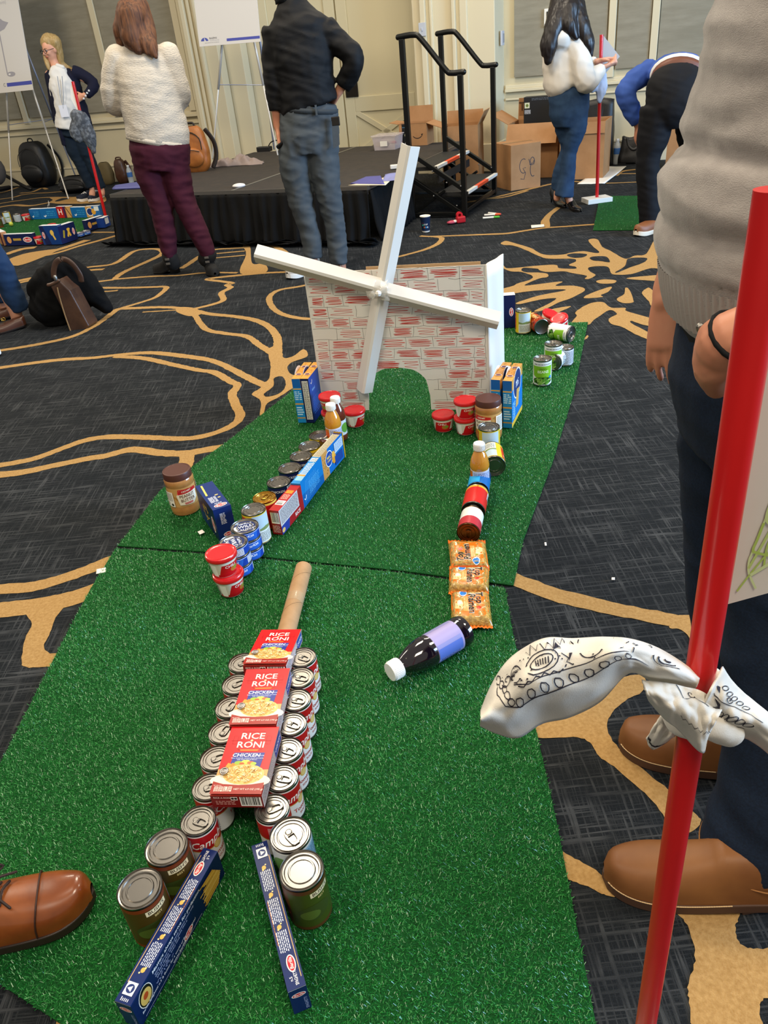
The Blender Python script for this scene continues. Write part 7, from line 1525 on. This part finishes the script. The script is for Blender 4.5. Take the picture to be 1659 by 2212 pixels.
# ================================================================== the near flag pole with bandana and drawn-on paper
d_ = ray(1400, 2212); hn = Vector((d_.x, d_.y, 0)).normalized()*.505; Yp = hn.y
base = Vector((hn.x, hn.y, .03)); topP = Vector((hn.x-.013, hn.y, zat((hn.x-.013, hn.y), 408))); PX = lambda z: base.lerp(topP, (z-.03)/(topP.z-.03))
pap = mat('flag_paper', 'cfcbc2', .6)
t = flagpole('thick red flag pole close to us with a white bandana knotted around it', base, topP, .0115, block_rz=-.1)
mb = MB(); random.seed(5)
for z, l in ((.78, .03), (.735, .012), (.66, .012), (.60, .03), (.40, .02), (.30, .035), (.22, .03)):
    p = PX(z); 
# paper flag on the far side of the pole
fp = [J(1569, 1306, Yp+.014), J(1700, 1270, Yp+.014), J(2150, 900, Yp+.014), J(2050, 640, Yp+.014), J(1672, 560, Yp+.014)]
n = len(fp); off = Vector((0, .0025, 0))
MB().add(fp+[p+off for p in fp], [tuple(range(n)), tuple(range(n, 2*n))[::-1]]+[(i, n+i, n+(i+1) % n, (i+1) % n) for i in range(n)]).build('paper_flag', pap, t)
o_ = J(1569, 1306, Yp+.0135); q_ = J(1700, 1306, Yp+.0135); Ux = Vector((1, 0, 0)); rr = random.Random(9); sh = []
for k in range(15):
    x0 = rr.uniform(.005, .07); y0 = rr.uniform(.01, .04); pts = [Vector((x0, y0))]
    a_ = rr.uniform(.9, 2.2)
    for j in range(6): a_ += rr.uniform(-.55, .55); pts.append(pts[-1]+Vector((math.cos(a_), math.sin(a_)))*rr.uniform(.012, .022))
    pts = [Vector((min(max(p.x, .004+.17*p.y), .12), min(max(p.y, .006+.24*p.x), .14))) for p in pts]
    sh.append(('l', [tuple(p) for p in smooth_poly(pts, 5, False)], rr.choice([.0016, .0022, .003]), rr.choice(['b9cc8a', 'adc272', 'a2bb5c', 'c2d29a'])))
printed('green_scribble', t, sh, lambda u, v, k: o_+Ux*u+ZV*v+Vector((0, -.0006-1e-5*k, 0)), rough=.7)

t = thing('bandana', 'white bandana with black paisley print knotted around the near red pole', 'bandana', group='bandanas tied to the red poles')
white_c = mat('white_cotton', 'cfc9bd', .85, bump=(900, .35, .0006), sheen=.2)
def crv(P, a):
    n = len(P)-1; x = min(max(a, 0), .99999)*n; i = int(x); f = x-i; g = lambda j: Vector(P[min(max(j, 0), n)])
    p0, p1, p2, p3 = g(i-1), g(i), g(i+1), g(i+2); return .5*((2*p1)+(p2-p0)*f+(2*p0-5*p1+4*p2-p3)*f*f+(3*p1-3*p2+p3-p0)*f**3)
def ribbon(name, top, bot, nu, nv, bulge, dep, wr=.003, prints=None, seed=0, th=.0016, sc=(1, 1)):
    """cloth between two measured edges; dep(a, b) is its depth"""
    def S_(a, b):
        p = crv(top, a).lerp(crv(bot, a), b); w = wr*noise.noise(Vector((a*5+seed, b*2.2, seed)))*2.2+wr*.7*noise.noise(Vector((a*13, b*6+seed, 2)))
        return J(p.x, p.y, Yp+dep(a, b)-bulge*math.sin(PI*min(1, max(0, b)))+w)
    MB().grid(S_, nu, nv).build(name, white_c, t, 'all', solid=th)
    if prints:
        def mp(u, v, k):
            u /= sc[0]; v /= sc[1]; p = S_(u, v); e = 1e-3; du = S_(u+e, v)-S_(u-e, v); dv = S_(u, v+e)-S_(u, v-e); n_ = du.cross(dv).normalized()
            if n_.y > 0: n_ = -n_
            return p+n_*(.0013+1e-5*k)
        printed(name+'_print', t, prints, mp, step=.03*(sc[0]/1.7 if sc[0] > 1 else 1), rough=.8, subv=True)
K_ = '26222c'
def loop(cx, cy, rx, ry, rot=0, tip=0, n=18):
    out = []
    for i in range(n+1):
        a = 2*PI*i/n; r = 1-tip*(.5+.5*math.cos(a))*0+tip*max(0, math.cos(a))**6*.8; x = rx*r*math.cos(a); y = ry*math.sin(a)*(1-tip*.35*math.cos(a)); out.append((cx+x*math.cos(rot)-y*math.sin(rot), cy+x*math.sin(rot)+y*math.cos(rot)))
    return out
def spiral(cx, cy, r0, turns, sx=1, sy=1): return [(cx+sx*r0*(1-i/40)*math.cos(turns*2*PI*i/40), cy+sy*r0*(1-i/40)*math.sin(turns*2*PI*i/40)) for i in range(36)]
LW = .021                                     # print units: 100 px of the photograph along and across the cloth (5.2 x 1.6)
def drop(cx, cy, s_, rot): return ('l', [(cx+s_*x*math.cos(rot)-s_*y*math.sin(rot), cy+s_*x*math.sin(rot)+s_*y*math.cos(rot)) for x, y in ((-.5, 0), (-.2, .34), (.2, .40), (.5, .2), (.62, -.02), (.42, -.30), (.1, -.36), (-.25, -.26), (-.5, 0))], LW, K_)
pr = [('l', [(1.2, .98), (2.0, .90), (2.7, .95), (3.4, 1.02), (4.0, 1.00), (4.35, .80), (4.5, .45), (4.45, .15)], LW, K_), ('l', [(1.7, .66), (2.4, .60), (3.1, .68), (3.7, .70), (4.0, .56)], LW*.8, K_)]
for k in range(9): pr.append(drop(1.75+.28*k, .80+.012*k, .20, 2.0))
for k in range(5): pr.append(drop(4.18+.05*k, .80-.16*k, .18, 2.6-.3*k))
for k in range(4): pr.append(drop(1.25+.24*k, .16, .19, 1.3))
pr += [('l', loop(3.35, .42, .34, .20, .2), LW, K_), ('l', loop(3.35, .42, .24, .12, .2), LW, K_), ('l', spiral(1.95, .36, .24, 1.5, 1, .8), LW*1.1, K_), ('l', spiral(2.45, .36, .24, 1.4, -1, .9), LW*1.1, K_), ('l', loop(.80, .45, .34, .24, .3), LW*1.3, K_), ('l', loop(.80, .45, .22, .14, .3), LW*1.6, K_),
       ('e', .80, .45, .08, .05, K_), ('p', [(2.72, .14), (2.86, .52), (2.66, .26)], K_), ('p', [(3.0, .12), (3.08, .26), (2.95, .22)], K_), ('l', loop(3.9, .40, .12, .17, .1), LW, K_), ('l', spiral(4.15, .36, .16, 1.4, 1, .9), LW, K_), ('l', [(1.45, .12), (1.62, .62)], LW, K_)]
for k in range(6): pr.append(('l', [(3.2+.05*k, .36), (3.22+.05*k, .48)], LW, K_)); pr.append(('l', [(3.82+.03*k, .36+.02*k), (3.96+.02*k, .32+.02*k)], LW*.8, K_))
z_ = []
for k in range(17): z_.append((2.55+.075*k, .06+(.15 if k % 2 else 0)+.03*math.sin(k)))
pr.append(('l', z_, LW, K_)); pr.append(('l', [(3.0+.09*k, .64+(.05 if k % 2 else 0)) for k in range(11)], LW, K_)); pr.append(('l', [(2.9-.02*k, .2+.08*k) if k % 2 else (2.98-.02*k, .2+.08*k) for k in range(6)], LW, K_))
for k in range(34): pr.append(('e', random.uniform(2.4, 4.3), random.uniform(.2, .62), .016, .013, K_))
T1 = [(1512, 1462), (1470, 1430), (1420, 1400), (1365, 1382), (1310, 1377), (1240, 1380), (1180, 1379), (1130, 1402), (1090, 1436), (1060, 1486), (1040, 1535)]
B1 = [(1500, 1492), (1450, 1478), (1408, 1470), (1372, 1452), (1345, 1462), (1295, 1515), (1230, 1548), (1170, 1562), (1120, 1592), (1075, 1584), (1037, 1566)]
ribbon('left_tail', T1, B1, 110, 30, .022, lambda a, b: -.020*min(1, a*3)-.03*a, .0035, pr, 3, sc=(5.2, 1.6))
T2 = [(1560, 1440), (1580, 1470), (1610, 1500), (1659, 1540), (1720, 1590), (1790, 1660)]
B2 = [(1500, 1560), (1530, 1586), (1575, 1590), (1620, 1598), (1680, 1650), (1740, 1760)]
p2 = [('l', [(.05, .42), (.3, .38), (.6, .36)], .012, K_), ('l', [(.0, .70), (.25, .74), (.5, .72)], .012, K_)]
for k in range(6): p2.append(('l', loop(.14+.075*k, .60, .030, .07, .5), .010, K_))
for k in range(5): p2.append(('l', loop(.16+.07*k, .20+.02*k, .024, .05, .5), .009, K_))
p2 += [('p', [(.10, .44), (.16, .50), (.14, .56), (.20, .52), (.18, .44)], K_), ('p', [(.04, .30), (.10, .26), (.12, .34), (.07, .33)], K_), ('l', spiral(.25, .30, .04, 1.5, 1, 1.6), .01, K_), ('l', [(.02+.016*k, .86+(.05 if k % 2 else 0)) for k in range(10)], .009, K_)]
ribbon('right_tail', T2, B2, 50, 24, .02, lambda a, b: -.016+.01*a, .003, p2, 8)
T3 = [(1386, 1470), (1424, 1474), (1470, 1482), (1520, 1496), (1562, 1530)]; B3 = [(1402, 1512), (1432, 1548), (1470, 1580), (1516, 1626), (1524, 1596)]
p3 = [('l', [(.44, .0), (.52, .26), (.66, .14), (.8, .2)], .010, K_), ('l', spiral(.6, .12, .05, 1.2, 1, 1.5), .008, K_), ('l', [(.5+.03*k, .62+(.05 if k % 2 else 0)) for k in range(14)], .010, K_)]
ribbon('knot_flap', T3, B3, 44, 24, .012, lambda a, b: -.030-.004*b, .003, p3, 12)
T4 = [(1428, 1545), (1452, 1560), (1476, 1580)]; B4 = [(1396, 1596), (1412, 1618), (1452, 1592)]
ribbon('under_flap', T4, B4, 14, 14, .004, lambda a, b: .004, .002, [('l', [(.1, .86), (.3, .9), (.6, .86), (.9, .9)], .04, K_)], 2)
mb = MB()
zc = zat(base, 1522)
c = PX(zc); pts = [c+Vector((.020*math.cos(a), .020*math.sin(a), .008*math.cos(a)+.004)) for a in [i*2*PI/16 for i in range(17)]]
mb.tube(pts, [(.018, .007)]*17, 12, sub=2, side=(0, 0, 1)); mb.tube([c+Vector((-.026, -.014, .020)), c+Vector((-.004, -.026, .010)), c+Vector((.020, -.022, -.010))], [.010, .013, .012], 12, sub=4)
remesh('knot', mb, .003, white_c, t, 2, folds(.0012, 40, 40, 40, 2))

# ================================================================== the far mini course ringed with packs
def cbox(label, px, w, h, base, front, top=None, d=.05, name='food_box', rz=None, cat='box', group='food packs around the far mini course', face=None):
    a, b = at(px[0], px[1], .008), at(px[2], px[3], .008); r = math.atan2(b.y-a.y, b.x-a.x); w = (b-a).length; c = (a+b)/2+Vector((-math.sin(r), math.cos(r), 0))*d/2
    t = carton(name, label, cat, w*.985, d, h, base, {'front': front(w*.985, h), 'top': [('r', 0, 0, w*.985, d, top or 'd9dde2')]}, group=group); t.location = (c.x, c.y, .009); t.rotation_euler = (0, 0, r); return t
plain = lambda *sh: (lambda w, h: list(sh))
def bluef(w, h): return [('r', 0, 0, w, h, '1464a6'), ('l', [(w*.2, h*.3), (w*.26, h*.2), (w*.34, h*.35)], .012, 'e6ecf2'), ('m', w*.4, h*.2, w*.9, h*.8, .02, '2f86c0')]
cbox('blue pasta box in the far row, left one of the adjoining pair', (68, 474, 90, 473.5), 0, .105, '1464a6', bluef, 'e9edf0')
cbox('blue pasta box in the far row, right one of the adjoining pair', (90, 473.5, 126, 471.5), 0, .105, '1464a6', bluef, 'e9edf0')
cbox('red box with white letter between the blue boxes of the far row', (127, 471, 146, 470.5), 0, .115, 'b81c1c', lambda w, h: [('r', 0, 0, w, h, 'b81c1c'), ('t', 'H', w*.35, h*.5, .065, 'f1ece4'), ('r', w*.72, 0, w, h, '4a2048')])
cbox('small tan box right of the red box in the far row', (146, 470.5, 157, 470), 0, .115, 'c99a5c', lambda w, h: [('r', 0, 0, w, h, 'c99a5c'), ('l', [(0, h), (w, 0)], .01, '6a4a2c')])
cbox('blue pasta box in the far row, left of the round-logo box', (157, 470.5, 189, 470), 0, .105, '1464a6', bluef, 'e9edf0')
cbox('tan and blue box with round logo at the right end of the far row', (189, 470, 219, 468), 0, .11, '2c6ab0', lambda w, h: [('r', 0, 0, w*.45, h, 'c99a5c'), ('e', w*.28, h*.5, .04, .04, 'f0f0f0'), ('e', w*.28, h*.5, .034, .034, '26346e'), ('e', w*.55, h*.5, .025, .03, 'dfa23a'), ('r', w*.62, h*.55, w*.95, h*.95, 'dfe6ea')])
def navyf(w, h): return [('r', 0, 0, w, h, '16224e'), ('e', w*.16, h*.5, .024, .03, 'd99a5c'), ('r', w*.3, h*.42, w*.58, h*.62, 'c09a3c')]+logo(w*.8, h*.48, min(.05, w*.16))
cbox('navy pasta box in the near row left of the red-lidded tub', (14, 531, 76, 529), 0, .10, '16224e', navyf)
def bigf(w, h): return [('r', 0, 0, w, h, '123a7a'), ('p', [(w*.12, 0), (w*.45, 0), (w*.2, h), (0, h)], '16224e')]+logo(w*.14, h*.5, .03, PI/2)+[('e', w*.62, h*.62, .02, .025, 'e6c25a'), ('l', [(w*.62, h*.6), (w*.72, h*.25)], .018, 'e6c25a')]
cbox('large blue pasta box standing at the front corner of the far course', (95, 529, 135, 528), 0, .165, '123a7a', bigf, d=.06)
cbox('navy pasta box with gold pasta picture beside the large blue one', (135, 528, 170, 516), 0, .155, '16224e', lambda w, h: [('r', 0, 0, w, h, '141f4c'), ('l', [(w*.2, h*.3), (w*.3, h*.7)], .02, '9a8a2c'), ('l', [(w*.45, h*.3), (w*.62, h*.75)], .02, 'cfa63a'), ('l', [(w*.62, h*.3), (w*.5, h*.75)], .02, 'cfa63a')]+logo(w*.84, h*.5, .03, PI/2), d=.06)
cbox('navy pasta box lying on the right side of the far course', (191, 500, 228, 488), 0, .10, '141f4c', navyf, d=.05)
cbox('blue box end under the right side of the far course', (228, 492, 240, 486), 0, .09, '1c3f8c', lambda w, h: [('r', 0, 0, w, h, '1c3f8c'), ('r', w*.2, h*.3, w*.8, h*.9, 'd9dde2')], d=.08)
cbox('tan and dark red box leaning at the left edge of the near row', (-4, 524, 10, 531), 0, .12, 'b9835a', lambda w, h: [('r', 0, 0, w, h, 'b9835a'), ('r', w*.7, 0, w, h, '5c1c28')])
G_ = 'food packs around the far mini course'
def ptub(label, u, v, rz): p = at(u, v, .009); k = dup(t1, label, (p.x, p.y+.04, .009), rz, group=G_); return k
ptub('red-lidded tub between the two navy boxes of the near row', 84, 529, .4)
ptub('red-lidded tub in the far row left of the blue boxes', 56, 478, .7)
k = ptub('red-lidded tub behind the large blue pasta box', 116, 512, .2); k.location.z = .055
def pcan(src, label, u, v, rz, dy=.035): p = at(u, v, .009); return dup(src, label, (p.x, p.y+dy, .009), rz, group=G_)
gbn = [o for o in COL.objects if o.name == 'silver_can'][0]; bco = [o for o in COL.objects if o.name == 'bean_can'][0]; tno = [o for o in COL.objects if o.name == 'tuna_can'][0]; pbj = [o for o in COL.objects if o.name == 'peanut_butter_jar'][0]; yco = [o for o in COL.objects if o.name == 'yellow_can'][0]
pcan(gbn, 'pale silver can in the far row left of the red-lidded tub', 38, 480, .4); pcan(gbn, 'pale can at the left end of the far row', 2, 486, 1.0)
pcan(yco, 'dark-lidded yellow-labelled can in the far row near the left edge', 17, 482, .3); pcan(tno, 'blue tuna can beside the yellow ball', 172, 512, .4); pcan(tno, 'blue tuna can right of the yellow ball', 185, 508, .9)
pcan(bco, 'brown bean can at the left edge of the far course', -2, 492, .4)
t = thing('yellow_ball', 'small yellow ball at the corner of the far course', 'ball', at(161, 505, .05)); MB().ball((0, 0, 0), .03, 16).build('ball', ink('d9d23a', .5), t, 'all'); p_ = at(161, 507, 0); t.location = (p_.x, p_.y, .039)
t = thing('golf_ball', 'small yellow-green ball in front of the yellow-labelled can', 'ball', at(24, 484, .03)); MB().ball((0, 0, 0), .022, 14).build('ball', ink('b9c24a', .5), t, 'all'); t.location.z = .031
sheet('paper_scrap', 'small white folded scrap behind the far row of boxes', [(103, 450), (110, 447), (110, 452), (106, 454)], .003, curl=.3)
